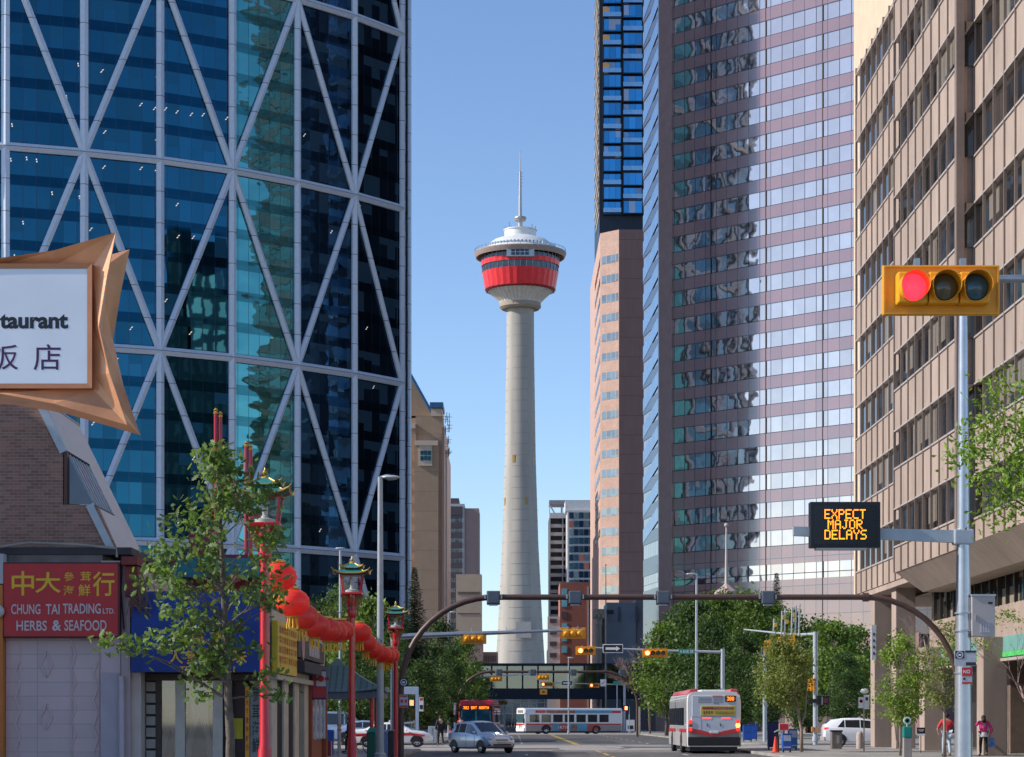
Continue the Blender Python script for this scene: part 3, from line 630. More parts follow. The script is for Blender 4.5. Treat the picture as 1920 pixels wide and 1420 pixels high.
# glazed lookout projecting under the rim, facing the street
mb = MB(); w = X(1000, TY) - X(949, TY); yy = -tr(150) - .9; lz = lambda q: Z(q, TY + yy)
mb.box(-w / 2, w / 2, yy, yy + 4, lz(480.5), lz(465.5)); mb.build('lookout_frame', mat('lookout_metal', (.40, .45, .47), .35, .5), ct)
for c in range(4):
    for r_ in range(2):
        MB().box(-w / 2 + 1.5 + c * (w - 3) / 4, -w / 2 + 1.5 + (c + 1) * (w - 3) / 4 - .25, yy - .06, yy, lz(478) + r_ * 1.1, lz(478) + r_ * 1.1 + .9).build('lookout_window', wg, ct)
mast = MB(); mast.lathe([(tr(9), tz(432)), (tr(9), tz(416)), (tr(20), tz(414.5)), (tr(24), tz(410)), (tr(22), tz(407.5)), (tr(7), tz(407)), (tr(6), tz(370)), (tr(4.4), tz(322)), (tr(2), tz(321)), (tr(1.3), tz(282))], n=16); mast.build('antenna_mast', mat('mast_steel', (.45, .42, .40), .4, .5), ct, smooth=True)
mb = MB()
for (dx, h) in ((-3.6, 2.4), (-3, 1.2), (3.9, 1.6), (5, 1), (-5, 1)): mb.beam((dx, -1, tz(431.2)), (dx, -1, tz(431.2) + h), .25, .25)
for i in range(10): mb.beam((-.9 if i % 2 else .9, 0, tz(325 + i * 3)), (0, 0, tz(325 + i * 3)), .12, .12)
mb.build('roof_aerial', MC['mast_steel'], ct)
for k in range(24):
    a = R(-180 + 180 * k / 23); r = tr(131) - .4
    MB().beam((r * math.cos(a), r * math.sin(a), tz(551)), (r * math.cos(a), r * math.sin(a), tz(543)), .2, .2).build('edge_bracket', MC['rail_dark_steel'], ct) if (k < 6 or k > 17) else None
MB().box(X(968, TY - 8) - tx, X(996, TY - 8) - tx, -9.0, -8.7, tz(1198), tz(1168)).build('ledge_panel', mat('pale_panel', (.45, .42, .38), .7), ct)
pod = thing('tower_podium', 'low dark glazed podium building at the foot of the concrete tower', 'building', (0, 700, 0))
gpod = grid_mat('podium_glass', (.12, .16, .2), 2.5, 3.4, (.2, .18, .17), .3, .1, .7, .3)
mb = MB(); uvbox(mb, X(840, 700), X(1120, 700), 700, 720, 0, 9); mb.build('glazed_wall', gpod, pod, world=True); MB().box(X(838, 700), X(1122, 700), 699.6, 721, 9, 10).build('roof', mat('podium_roof', (.2, .18, .18), .8), pod, world=True)

# ================================================================== far left: tan tower with blue pitched roof
def frontwin(parent, mt, x0, x1, y, z0, z1, nx, rows, gx=.35, zh=.5, name='window', d=.06, vary=None):
    w = (x1 - x0) / nx; rh = (z1 - z0) / rows
    for r_ in range(rows):
        for c in range(nx):
            MB().box(x0 + c * w + w * gx / 2, x0 + (c + 1) * w - w * gx / 2, y - d, y + .02, z0 + r_ * rh, z0 + (r_ + zh) * rh).build(name, mt, parent, world=True)
tanY = 450.0
tan = thing('tan_hotel_tower', 'tan tower with a steep blue gable roof beside the glass skyscraper', 'tower', (X(800, tanY), tanY, 0))
tanm = grid_mat('tan_render', (.40, .28, .19), 6, 3.9, (.30, .20, .13), .12, .85, 0, .04, nvar=.12, stain=.06, vj=False)
tlt = mat('pale_cornice', (.60, .48, .38), .8, 0, .05, 1); blr = mat('blue_metal_roof', (.05, .16, .33), .4, .3, .1, 1)
cwin = mat('cyan_window_glass', (.12, .42, .55), .08, .8, .2, 1)
def tX(px): return X(px, tanY)
def tZ(py): return Z(py, tanY)
mb = MB(); uvbox(mb, tX(730), tX(780), tanY, tanY + 16, 0, tZ(795)); mb.build('lower_wing', tanm, tan, world=True)
mb = MB(); uvbox(mb, tX(778), tX(822), tanY - 2, tanY + 8, 0, tZ(832)); mb.build('corner_bay', tanm, tan, world=True)
mb = MB(); uvbox(mb, tX(779), tX(829), tanY + .5, tanY + 16, 0, tZ(780)); mb.build('main_block', tanm, tan, world=True)
mb = MB(); uvbox(mb, tX(745), tX(812), tanY + 4, tanY + 10, tZ(830), tZ(775)); mb.build('penthouse', tanm, tan, world=True)
mb = MB(); zt, zb = tZ(680), tZ(779); gx0, gx1 = tX(700), tX(811); gm_ = tX(757)
mb.loop3([(gx0, tanY + 4, zb), (gx1, tanY + 4, zb), (gm_, tanY + 4, zt)], [(gx0, tanY + 16, zb), (gx1, tanY + 16, zb), (gm_, tanY + 16, zt)], cap=True); mb.build('gable', mat('tan_gable', (.38, .27, .18), .85, 0, .05, 1), tan, world=True)
mb = MB(); mb.beam((gm_, tanY + 9.5, zt + .3), (gx1 + .3, tanY + 9.5, zb), 14, .5, up=(0, 0, 1)); mb.build('pitched_roof', blr, tan, world=True)
MB().box(tX(806), tX(831), tanY - .5, tanY + 10, tZ(765), tZ(755)).build('roof_cap', blr, tan, world=True)
MB().box(tX(808), tX(829), tanY + .2, tanY + 10, tZ(780), tZ(766)).build('cap_wall', tlt, tan, world=True)
MB().box(tX(779), tX(821.5), tanY - 2.5, tanY + 1, tZ(838), tZ(829)).build('cornice', tlt, tan, world=True); MB().box(tX(786), tX(811), tanY - 2.3, tanY, tZ(876), tZ(838)).build('window_surround', tlt, tan, world=True)
for a in range(2):
    for b in range(3): MB().box(tX(789 + b * 7), tX(795 + b * 7), tanY - 2.4, tanY - 2.2, tZ(866 - a * 10), tZ(858 - a * 10)).build('window', cwin, tan, world=True)
for i in range(16): MB().box(tX(763), tX(768.5), tanY - .1, tanY + .1, tZ(872 + i * 26.5), tZ(860 + i * 26.5)).build('window', cwin, tan, world=True)
MB().box(tX(765), tX(779), tanY - 1, tanY + 2, tZ(804), tZ(795)).build('cornice', tlt, tan, world=True)
mb = MB(); rr = random.Random(5)
for i in range(26):
    z = tZ(778) - rr.random() * 7.5; x = tX(825) + rr.random() * 1.9; y = tanY + rr.random() * 6; mb.beam((x - .7, y, z), (x + .6, y, z), .07, .07); mb.beam((x, y, z - .8), (x, y, z + .8), .12, .12)
mb.build('roof_antenna', mat('antenna_grey', (.22, .2, .2), .5, .4), tan, world=True)
mb = MB(); uvbox(mb, tX(827), tX(833), tanY + 1, tanY + 30, 0, tZ(800)); mb.build('side_bay', grid_mat('side_bay_panel', (.42, .45, .5), 1, 3.9, (.5, .42, .36), 1.2, .5, 0, .1), tan, world=True)
mb = MB(); uvbox(mb, tX(833) , tX(836), tanY + 8, tanY + 36, 0, tZ(835)); mb.build('side_bay', MC['side_bay_panel'], tan, world=True)
# ================================================================== far left: apartment tower 2
aY = 600.0
ap = thing('brown_apartment_tower', 'brown apartment tower with a plain side wall and stacked front windows', 'tower', (X(870, aY), aY, 0))
taupe = mat('taupe_panel', (.34, .25, .23), .85, 0, .06, .5, dirt=.06); dkb = mat('dark_cladding', (.09, .075, .085), .6, 0, .1, 1); palec = mat('pale_window_trim', (.5, .48, .47), .7, 0, .06, 1)
aX = lambda p: X(p, aY); aZ = lambda p: Z(p, aY)
MB().box(aX(830), aX(871), aY, aY + 20, 0, aZ(945)).build('front_block', palec, ap, world=True)
MB().box(aX(871.2), aX(898), aY + .4, aY + 20, 0, aZ(953)).build('side_block', taupe, ap, world=True)
MB().box(aX(828), aX(860), aY + 2, aY + 14, aZ(945), aZ(933)).build('roof_plant', dkb, ap, world=True)
gA = grid_mat('apartment_glass', (.25, .33, .36), 1.3, 1.3, (.4, .38, .38), .12, .1, .6, .3)
for i in range(18):
    z = aZ(966) - i * 18.8 * aY / F
    MB().box(aX(842.5), aX(866.5), aY - .35, aY + .02, z - .75, z + .75).build('dark_spandrel', dkb, ap, world=True)
    o_ = MB(); ribbon(o_, [(aX(843), aY), (aX(866), aY)], z + .8, z + 1.95, .06, .1); o_.build('window', gA, ap, world=True)
MB().box(aX(842.5), aX(866.5), aY - .4, aY + .02, aZ(966), aZ(950)).build('dark_spandrel', dkb, ap, world=True)
# lower neighbours
lY = 520.0
lo1 = thing('low_taupe_block', 'low taupe block below the brown apartment tower left of the concrete tower', 'building', (X(885, lY), lY, 0))
MB().box(X(868, lY), X(901, lY), lY, lY + 20, 0, Z(1135, lY)).build('wall', taupe, lo1, world=True); MB().box(X(901.3, lY), X(933, lY), lY + 3, lY + 20, 0, Z(1222, lY)).build('wing', mat('wing_stone', (.38, .31, .27), .85), lo1, world=True)
mb = MB(); [mb.box(X(902 + i * 3.2, lY), X(903.4 + i * 3.2, lY), lY + 2.9, lY + 3.2, Z(1240, lY), Z(1229, lY)) for i in range(9)]; mb.build('louvre', dkb, lo1, world=True)
lo2 = thing('beige_plant_room', 'beige louvred rooftop plant room standing left of the concrete tower', 'building', (X(880, 500), 500, 0))
MB().box(X(855, 500), X(903, 500), 500, 508, Z(1200, 500), Z(1077, 500)).build('wall', mat('beige_panel', (.44, .38, .30), .8, 0, .06, .5), lo2, world=True)
for yy_ in (1110, 1113, 1150): MB().box(X(858, 500), X(900, 500), 499.9, 500, Z(yy_ + 1.4, 500), Z(yy_, 500)).build('louvre', dkb, lo2, world=True)
MB().box(X(848, 500), X(905, 500), 500.2, 512, 0, Z(1200, 500)).build('lower_wall', taupe, lo2, world=True)
# ================================================================== far right: framed apartment towers and red brick block
rY = 620.0; rX = lambda p: X(p, rY); rZ = lambda p: Z(p, rY)
fa = thing('balcony_apartment_tower', 'grey apartment tower of recessed balconies right of the concrete tower', 'tower', (rX(1048), rY, 0))
con2 = mat('apartment_concrete', (.36, .33, .32), .85, 0, .07, .5, dirt=.06); dkr = mat('balcony_recess', (.06, .055, .06), .7)
MB().box(rX(1030), rX(1120), rY + 1.5, rY + 20, 0, rZ(968)).build('core_wall', dkr, fa, world=True)
for p in (1030, 1054, 1063): MB().box(rX(p), rX(p + 2.2), rY - .2, rY + 1.6, 0, rZ(968)).build('pier', con2, fa, world=True)
MB().box(rX(1030.2), rX(1065), rY - .4, rY + 14, rZ(972), rZ(962)).build('parapet', palec, fa, world=True)
for i in range(22):
    z = rZ(986) - i * 2.25
    MB().box(rX(1032.3), rX(1062.9), rY - .1, rY + 1.5, z - .5, z + .45).build('balcony', con2, fa, world=True)
MB().box(rX(1030), rX(1113), rY + 3, rY + 12, rZ(944), rZ(936)).build('roof_frame', mat('frame_grey', (.25, .24, .25), .7), fa, world=True)
MB().box(rX(1030), rX(1031.5), rY + 3, rY + 4, rZ(968), rZ(944)).build('frame_post', palec, fa, world=True); mb = MB(); mb.beam((rX(1032), rY + 5, rZ(945)), (rX(1042), rY + 5, rZ(962)), .4, .4); mb.beam((rX(1054), rY + 5, rZ(945)), (rX(1054), rY + 5, rZ(965)), .5, .5); mb.build('frame_brace', palec, fa, world=True)
wa = thing('white_grid_tower', 'white gridded apartment tower with blue glass and red panels beside the pink brick tower', 'tower', (rX(1090), rY - 20, 0))
wY = rY - 20; wX = lambda p: X(p, wY); wZ = lambda p: Z(p, wY)
MB().box(wX(1064), wX(1125), wY, wY + 18, 0, wZ(957)).build('core_wall', palec, wa, world=True)
MB().box(wX(1060), wX(1122), wY + 1, wY + 12, wZ(957), wZ(938)).build('roof_plant', mat('white_plant', (.62, .62, .62), .7), wa, world=True)
gw = [mat('blue_pane', (.10, .25, .36), .08, .8), mat('deep_blue_pane', (.03, .07, .14), .1, .7), mat('red_panel', (.40, .12, .09), .6), mat('grey_pane', (.3, .38, .42), .1, .6)]
rr = random.Random(8)
for i in range(10):
    for c in range(5):
        x0 = 1067 + c * 9.4; ym = 961 + i * 15.8
        MB().box(wX(x0), wX(x0 + 8.2), wY - .15, wY + .02, wZ(ym + 11.8), wZ(ym)).build('window', gw[rr.choice([0, 1, 3, 1, 3, 3, 0, 0, 3, 0, 1, 2])], wa, world=True)
rb = thing('red_brick_block', 'mid rise red brick block with blue square windows near the bridge', 'building', (X(1090, 520), 520, 0))
redb = grid_mat('red_brick', (.34, .12, .085), .24, .09, (.30, .15, .12), .012, .9, 0, .12, brick=1, nvar=.15)
qY = 520.0; mb = MB(); uvbox(mb, X(1050, qY), X(1135, qY), qY, qY + 18, 0, Z(1092, qY)); mb.build('wall', redb, rb, world=True)
MB().box(X(1027, qY), X(1050, qY), qY + 1, qY + 18, 0, Z(1156, qY)).build('pale_wing', mat('pale_wing', (.55, .54, .52), .8, 0, .05), rb, world=True)
bpn = mat('sky_blue_pane', (.20, .42, .52), .1, .6, .2, .5)
for i in range(6): MB().box(X(1053, qY), X(1063.5, qY), qY - .1, qY + .02, Z(1117 + i * 21.5, qY), Z(1104 + i * 21.5, qY)).build('window', bpn if i != 2 else dkb, rb, world=True)
for i in range(4): MB().box(X(1031, qY), X(1044, qY), qY + .9, qY + 1.02, Z(1168 + i * 21.5, qY), Z(1160 + i * 21.5, qY)).build('window', dkb, rb, world=True)
MB().box(X(1102, qY), X(1104, qY), qY - .2, qY, 0, Z(1100, qY)).build('downpipe', palec, rb, world=True)
# low building stepping in below, left and right of the bridge (closing the street edges)
for nm, lab, x0, x1, y0, y1, h, c in (('street_block', 'low grey commercial block beyond the footbridge on the left kerb', -22, -9, 345, 480, 9, (.20, .18, .19)), ('street_block', 'low purple grey block beyond the footbridge on the right kerb', 16.5, 30, 350, 430, 12, (.22, .19, .2))):
    t = thing(nm, lab, 'building', ((x0 + x1) / 2, y0, 0)); MB().box(x0, x1, y0, y1, 0, h).build('wall', mat('w' + lab[:12], c, .8, 0, .1, 1), t, world=True)
    for i in range(12): MB().box(x1 - .02 if x0 < 0 else x0 - .06, x1 + .06 if x0 < 0 else x0 + .02, y0 + 3 + i * 6, y0 + 7 + i * 6, 1, h - 2).build('window', dkb, t, world=True)
# grey side wall with stone column
sw = thing('grey_blank_wall_building', 'building with a blank grey blue side wall carrying two dark brackets', 'building', (X(1170, 336), 336, 0))
gY = 336.0; wX = lambda p: X(p, gY); wZ = lambda p: Z(p, gY)
MB().box(wX(1138), wX(1192), gY, gY + 12, 0, wZ(1130)).build('wall', mat('grey_blue_render', (.34, .36, .39), .85, 0, .06, .6), sw, world=True)
MB().box(wX(1192.2), wX(1232), gY + .6, gY + 12, 0, wZ(1122)).build('side_wall', mat('mauve_render', (.32, .28, .29), .85, 0, .06, .6), sw, world=True)
MB().box(wX(1120), wX(1150), gY - .3, gY + 3, wZ(1151), wZ(1144)).build('ledge', mat('dark_ledge', (.08, .07, .065), .8), sw, world=True); MB().box(wX(1118), wX(1140), gY + .1, gY + 3, 0, wZ(1151)).build('corner_pier', mat('brown_stone_dark', (.17, .135, .11), .8, 0, .15, 1), sw, world=True)
for p in (1158, 1191): MB().box(wX(p), wX(p + 4), gY - .5, gY + .02, wZ(1165), wZ(1138)).build('bracket', mat('bracket_blue_grey', (.13, .16, .2), .6), sw, world=True)
cl = thing('stone_column', 'cream stone column with an ornate carved capital beside the footbridge', 'column', (wX(1121), gY - 4, 0))
cs = mat('cream_stone', (.55, .44, .33), .8, 0, .12, 1.5); px = wX(1121); MB().lathe([(.65, 0), (.65, .6), (.42, .8), (.40, wZ(1175)), (.55, wZ(1172)), (.4, wZ(1170)), (.8, wZ(1152)), (.95, wZ(1148)), (.95, wZ(1145))], (px, gY - 4, 0), n=20).build('shaft', cs, cl, world=True, smooth=True)
mb = MB(); rr = random.Random(4)
for k in range(16): a = k * math.pi / 8; mb.sphere((px + .75 * math.cos(a), gY - 4 + .75 * math.sin(a), wZ(1158) + .4 * (k % 2)), (.22, .22, .42), 8, 5)
mb.build('carved_capital', cs, cl, world=True, smooth=True)
# ================================================================== glazed footbridge
fb = thing('glazed_footbridge', 'enclosed dark steel footbridge with green tinted glazing spanning the street', 'bridge', (5, 325, 0))
bY = 325.0; bZ = lambda p: Z(p, bY); bxl, bxr = -34, 18.4
nav = mat('navy_steel_girder', (.015, .022, .04), .45, .3, .1, 1)
MB().box(bxl, bxr, bY, bY + 4, bZ(1311), bZ(1291)).build('girder', nav, fb, world=True); MB().box(bxl, bxr, bY - .15, bY + 4.1, bZ(1249), bZ(1244)).build('roof', nav, fb, world=True)
MB().box(bxl, bxr, bY + 3.8, bY + 3.9, bZ(1291), bZ(1249)).build('rear_glazing', clear_glass('green_bridge_glass', (.26, .42, .40), .22), fb, world=True)
i = 0; x = bxl
gq = clear_glass('green_bridge_glass'); 
while x < bxr - 1:
    MB().box(x + .12, x + 2.1, bY + .1, bY + .14, bZ(1291), bZ(1249)).build('glass_pane', gq, fb, world=True); MB().box(x - .12, x + .12, bY - .05, bY + .3, bZ(1291), bZ(1249)).build('mullion', nav, fb, world=True)
    if i % 3 == 0: MB().beam((x, bY + 2, bZ(1291)), (x + 2.1, bY + 2, bZ(1249)), .2, .2).build('truss_brace', nav, fb, world=True)
    x += 2.22; i += 1
MB().box(bxl, bxr, bY + .3, bY + 3.7, bZ(1291), bZ(1289)).build('deck', mat('bridge_floor', (.25, .27, .25), .6), fb, world=True)
for x in (-9, 15.8): MB().box(x, x + .7, bY + 1.5, bY + 2.3, 0, bZ(1311)).build('support_pillar', nav, fb, world=True)
# spires behind the trees
def spire(lab, px, y0, y1, Y, r, base=True):
    t = thing('slender_spire', lab, 'spire', (X(px, Y), Y, 0)); m = mat('pale_spire_stone', (.5, .42, .38), .6, .1, .1, 1)
    MB().lathe([(r * 1.6, 0), (r * 1.5, Z(y1, Y)), (r, Z(y1, Y) + .5), (r * .5, Z(y0 + 8, Y)), (r * .35, Z(y0, Y))], (X(px, Y), Y, 0), n=12).build('shaft', m, t, world=True, smooth=True)
    MB().sphere((X(px, Y), Y, Z(y0, Y)), r * 1.3, 10, 6).build('ball_finial', m, t, world=True, smooth=True)
    if base:
        MB().lathe([(1.3, Z(y1 + 14, Y)), (1.1, Z(y1 + 6, Y)), (.4, Z(y1 - 4, Y)), (.2, Z(y1 - 8, Y))], (X(px, Y), Y, 0), n=8).build('flared_base', mat('pink_spire_base', (.5, .35, .33), .7, 0, .3, 2), t, world=True)
spire('thin pale spire with a flared pink base rising above the park trees', 1362, 985, 1103, 225, .17); spire('thin pale flagpole rising in front of the pink brick tower', 1136, 1060, 1150, 310, .09, False)
# unseen blocks: sunward slabs added to shade the street, limestone block seen only in reflections
ob = thing('unseen_shade_slab', 'unseen slab block added behind the shops to shade the street', 'building', (-36, 85, 0))
MB().box(-60, -27, 46, 112, 0, 19).build('wall', grid_mat('slab_wall', (.3, .28, .26), 3, 3.5, (.06, .07, .08), 1.8, .7, 0, .1, vj=False), ob, world=True)
ob = thing('unseen_shade_slab', 'unseen slab block added beside the left park to shade the road', 'building', (-40, 190, 0))
MB().box(-80, -50, 150, 236, 0, 26).build('wall', MC['slab_wall'], ob, world=True)
lbk = thing('limestone_office_block', 'sunlit limestone block mirrored in the glass tower', 'building', (70, 225, 0)); lst = grid_mat('limestone_wall', (.88, .78, .62), 3, 4, (.08, .08, .09), 1.4, .7, 0, .08)
mb = MB(); uvbox(mb, 62.5, 82, 209.5, 217.5, 60, 80); mb.build('upper_wall', lst, lbk, world=True)
dko = grid_mat('dark_office_wall', (.07, .065, .06), 2, 3.6, (.02, .02, .02), 1.2, .5, 0, .2)
mb = MB(); uvbox(mb, 62, 84, 196, 220, 0, 66); mb.build('base_wall', dko, lbk, world=True); mb = MB(); uvbox(mb, 63, 84, 204, 208, 60, 89); mb.build('stair_tower', dko, lbk, world=True)
# ================================================================== CHINATOWN SHOPS (left foreground)
pw = thing('herb_shop_building', 'pink block shop wall with a brown brick upper storey and grey metal mansard', 'building', (-12, 62, 0))
WY = 60.0; wx = lambda p: X(p, WY); wz = lambda p: Z(p, WY)
pinkw = grid_mat('pink_painted_block', (.66, .48, .46), .9, .37, (.42, .32, .34), .016, .8, 0, .05, nvar=.12, stain=.08)
mb = MB(); uvbox(mb, wx(11), wx(190), WY, WY + 6, 0, wz(1056)); mb.build('block_wall', pinkw, pw, world=True)
rel = mat('pink_relief', (.68, .50, .48), .8, 0, .06, 3)
mb = MB()
def zig(cx, hw, yy0, n, step, full=True):
    for i in range(n):
        a = yy0 + i * step
        for s in ((-1, 1) if full else (1,)):
            p = [(wx(cx), WY - .02, wz(a)), (wx(cx + s * hw), WY - .02, wz(a + 24)), (wx(cx), WY - .02, wz(a + 48))]
            mb.beam(p[0], p[1], .035, .05, up=(0, 1, 0)); mb.beam(p[1], p[2], .035, .05, up=(0, 1, 0))
zig(88, 11, 1222, 3, 98); zig(38, -9, 1235, 5, 49, False); zig(134, 9, 1205, 5, 49, False); zig(184, -9, 1240, 5, 49, False)
for p in (38, 134, 186): mb.box(wx(p) - .012, wx(p) + .012, WY - .03, WY, 0, wz(1198))
mb.build('diamond_relief', rel, pw, world=True)
MB().box(wx(-40), wx(10), WY - .3, WY + 6, 0, wz(1098)).build('orange_pier', mat('orange_stucco', (.66, .20, .04), .7, 0, .1, 2), pw, world=True)
MB().box(wx(-40), wx(11), WY - .32, WY + 5, wz(1096), wz(1040)).build('pier_cap', mat('pale_render', (.5, .48, .48), .8, 0, .1, 2), pw, world=True)
MB().box(wx(13), wx(190), WY + .15, WY + 5.8, wz(1056), wz(1040)).build('stone_beam', mat('stained_beam', (.27, .23, .21), .85, 0, .2, 2, dirt=.3), pw, world=True)
MB().box(wx(-40), wx(245), WY + .1, WY + 6, wz(1039.5), wz(1026)).build('roof_edge', mat('dark_roof_edge', (.06, .055, .06), .8, 0, .2, 2), pw, world=True)
brk = grid_mat('brown_brick', (.32, .165, .12), .23, .085, (.36, .29, .25), .012, .9, 0, .22, nvar=.2, brick=1, stain=.1)
# brick gable end whose outline follows the mansard; window notch in it
def bw(pts, name, mt, y, d=.25):
    mb = MB(); A = [(wx(p), y, wz(q)) for p, q in pts]; B = [(a[0], y + d, a[2]) for a in A]
    mb.face(A[::-1], 0, [(a[0], a[2]) for a in A][::-1]); 
    for i in range(len(A)):
        j = (i + 1) % len(A); mb.face([A[i], A[j], B[j], B[i]], 0, [(A[i][0], A[i][2]), (A[j][0], A[j][2]), (A[j][0] + .1, A[j][2]), (A[i][0] + .1, A[i][2])])
    return mb.build(name, mt, pw, world=True)
bw([(-60, 745), (66, 745), (111, 838), (104, 842), (104, 940), (-60, 940)], 'brick_wall', brk, WY + 1)
bw([(-60, 940), (168, 940), (207, 1026), (-60, 1026)], 'brick_wall', brk, WY + 1)
bw([(106, 840), (112, 840), (112, 940), (106, 940)], 'window_frame', mat('brown_frame', (.11, .045, .03), .6), WY + .98)
bw([(112, 845), (160, 938), (112, 938)], 'side_window', mat('dusky_window', (.10, .11, .14), .12, .6), WY + 1.15, .05)
# mansard plane
ymn, ymf = WY + .93, WY + 6.43
xt, xb = wx(62), wx(203); zt_, zb_ = wz(740), wz(1027)
rib = mat('ribbed_grey_roof_metal', (.55, .56, .58), .5, .35, .25, 6, stretch=(1, 14, 1), bump=.3, bs=6)
def mpt(s, t): return Vector((xt + (xb - xt) * s, ymn + (ymf - ymn) * t, zt_ + (zb_ - zt_) * s))
nrm = Vector(((zt_ - zb_), 0, (xb - xt))).normalized()
def mq(s0, s1, t0, t1, name, mt, d=.12, up=0):
    q = [mpt(s0, t0), mpt(s0, t1), mpt(s1, t1), mpt(s1, t0)]
    mb = MB(); mb.loop3([p + nrm * (up - d) for p in q], [p + nrm * up for p in q], cap=True); return mb.build(name, mt, pw, world=True)
mq(0, .34, .045, 1, 'mansard_sheet', rib); mq(.69, 1, .045, 1, 'mansard_sheet', rib); mq(.341, .689, .62, 1, 'mansard_sheet', rib); mq(.0, .34, 0, .044, 'edge_flashing', steelp, .2, .03); mq(.69, 1, 0, .044, 'edge_flashing', steelp, .2, .03)
mq(.345, .685, .05, .61, 'skylight_glass', mat('reflective_skylight', (.45, .52, .62), .05, 1, .3, 2), .06, -.08)
rr = random.Random(2)
for i in range(6):
    t0 = .09 + i * .085; mq(.35, .68, t0, t0 + .022, 'glazing_bar', steelp, .06, .0)
for (s0, s1, i) in ((.4, .5, 1), (.46, .56, 2), (.36, .46, 3), (.5, .6, 4)): mq(s0, s1, .1 + i * .085, .16 + i * .085, 'red_pane', mat('red_pane_glass', (.75, .05, .08), .2, 0), .02, -.02)
mq(.335, .342, .05, .62, 'skylight_frame', black, .08, .02); mq(.688, .695, .05, .62, 'skylight_frame', black, .08, .02); mq(-.01, .0, 0, 1, 'ridge_cap', steelp, .1, .03)
MB().box(wx(-60), xt - .05, ymn + .3, ymf, wz(1026), zt_ - .1).build('attic_block', mat('attic_brick', (.15, .08, .06), .9), pw, world=True)
# pilasters right of the pink wall
MB().box(wx(190.5), wx(226), WY - .06, WY + 5, 0, wz(1052)).build('pilaster', rel, pw, world=True); MB().box(wx(226.3), wx(244), WY - .02, WY + 8, 0, wz(1060)).build('pilaster', mat('dusty_pink_render', (.58, .43, .42), .8, 0, .08, 2), pw, world=True)
MB().box(wx(244.2), wx(262), WY + .2, WY + 8, 0, wz(1120)).build('pilaster', mat('sand_render', (.62, .50, .44), .8, 0, .08, 2), pw, world=True)
MB().tube([(wx(230), WY - .2, 0), (wx(230), WY - .2, wz(1268))], .085, 12).build('drain_pipe', mat('pale_pink_pipe', (.52, .43, .46), .5, 0, .05, 3), pw, world=True, smooth=True)
MB().box(wx(190.6), wx(224), WY - .14, WY - .06, 0, wz(1262)).build('wall_panel', mat('mauve_panel', (.48, .40, .43), .8, 0, .06, 2), pw, world=True)
mb = MB(); mb.box(wx(233), wx(263), WY - .5, WY + 1, wz(1062), wz(1046)); mb.box(wx(238), wx(262), WY - .3, WY + .6, wz(1120), wz(1063)); mb.box(wx(247), wx(266), WY - .35, WY + .2, wz(1160), wz(1121)); mb.build('red_eaves_bracket', mat('weathered_red', (.20, .03, .025), .7, 0, .3, 5), pw, world=True, bevel=.02)
rr = random.Random(12); mb = MB()
for i in range(26):
    x0 = wx(255 + rr.random() * 30); z0 = wz(1075 + rr.random() * 30); mb.tube([(x0, WY - .4 - rr.random() * .3, z0), (x0 + rr.uniform(-.25, .25), WY - .6, z0 - .4 * rr.random() - .2), (x0 + rr.uniform(-.3, .3), WY - .5, z0 - .5 - rr.random() * .5)], .012, 5)
mb.build('dangling_vine', mat('dry_vine', (.17, .11, .08), .9), pw, world=True)
MB().tube([(wx(-20), WY - .2, wz(1030)), (wx(60), WY - .4, wz(1020)), (wx(150), WY - .3, wz(1023)), (wx(222), WY - .3, wz(1030)), (wx(222), WY - .25, wz(1046))], .035, 8).build('roof_conduit', mat('beige_cable', (.35, .29, .24), .7), pw, world=True, smooth=True)
MB().tube([(wx(230), WY - .12, wz(1060)), (wx(228), WY - .14, wz(1110)), (wx(234), WY - .12, wz(1180))], .02, 6).build('roof_cable', black, pw, world=True)
MB().sphere((wx(3), WY - .45, wz(1148)), (.18, .16, .18), 12, 8).build('bulkhead_lamp', mat('frosted_lamp', (.6, .55, .5), .3), pw, world=True, smooth=True)
# red shop sign
rs = thing('red_shop_sign', 'dark red shop sign with yellow Chinese and white English lettering on the pink wall', 'sign', (wx(120), WY - .3, wz(1197)))
MB().box(wx(10), wx(229), WY - .32, WY - .12, wz(1197), wz(1056)).build('frame', mat('dark_sign_frame', (.10, .012, .015), .5), rs, world=True, bevel=.02)
MB().box(wx(13), wx(225), WY - .335, WY - .32, wz(1194), wz(1059)).build('face', mat('deep_red_face', (.55, .008, .015), .4, 0, .08, 2), rs, world=True)
yc = mat('yellow_brush_paint', (.88, .50, .02), .5, 0, .05, 5); wc = mat('off_white_lettering', (.62, .55, .56), .5, 0, .05, 5)
U_, V_ = (1, 0, 0), (0, 0, 1)
def st(s, x0, y0, x1, y1, m, par, Y, bold=.0, d=.012, fx=None, name='lettering'):
    f = fx or (lambda p: X(p, Y)); return text(s, (f(x0), Y, Z(y1, Y)), U_, V_, f(x1) - f(x0), Z(y0, Y) - Z(y1, Y), m, par, d, bold, name)
SY = WY - .337
st('中', 22, 1071, 64, 1117, yc, rs, SY, .012); st('大', 66, 1073, 114, 1112, yc, rs, SY, .012); st('參', 120, 1073, 139, 1090, yc, rs, SY, .006); st('茸', 151, 1072, 171, 1090, yc, rs, SY, .006)
st('海', 119, 1098, 139, 1117, yc, rs, SY, .006); st('鮮', 147, 1096, 170, 1118, yc, rs, SY, .006); st('行', 174, 1072, 215, 1118, yc, rs, SY, .012)
st('CHUNG', 21, 1133, 76, 1152, wc, rs, SY, .012); st('TAI', 86, 1133, 112, 1152, wc, rs, SY, .012); st('TRADING', 118, 1132, 189, 1151, wc, rs, SY, .012); st('LTD.', 193, 1141, 215, 1151, wc, rs, SY, .012)
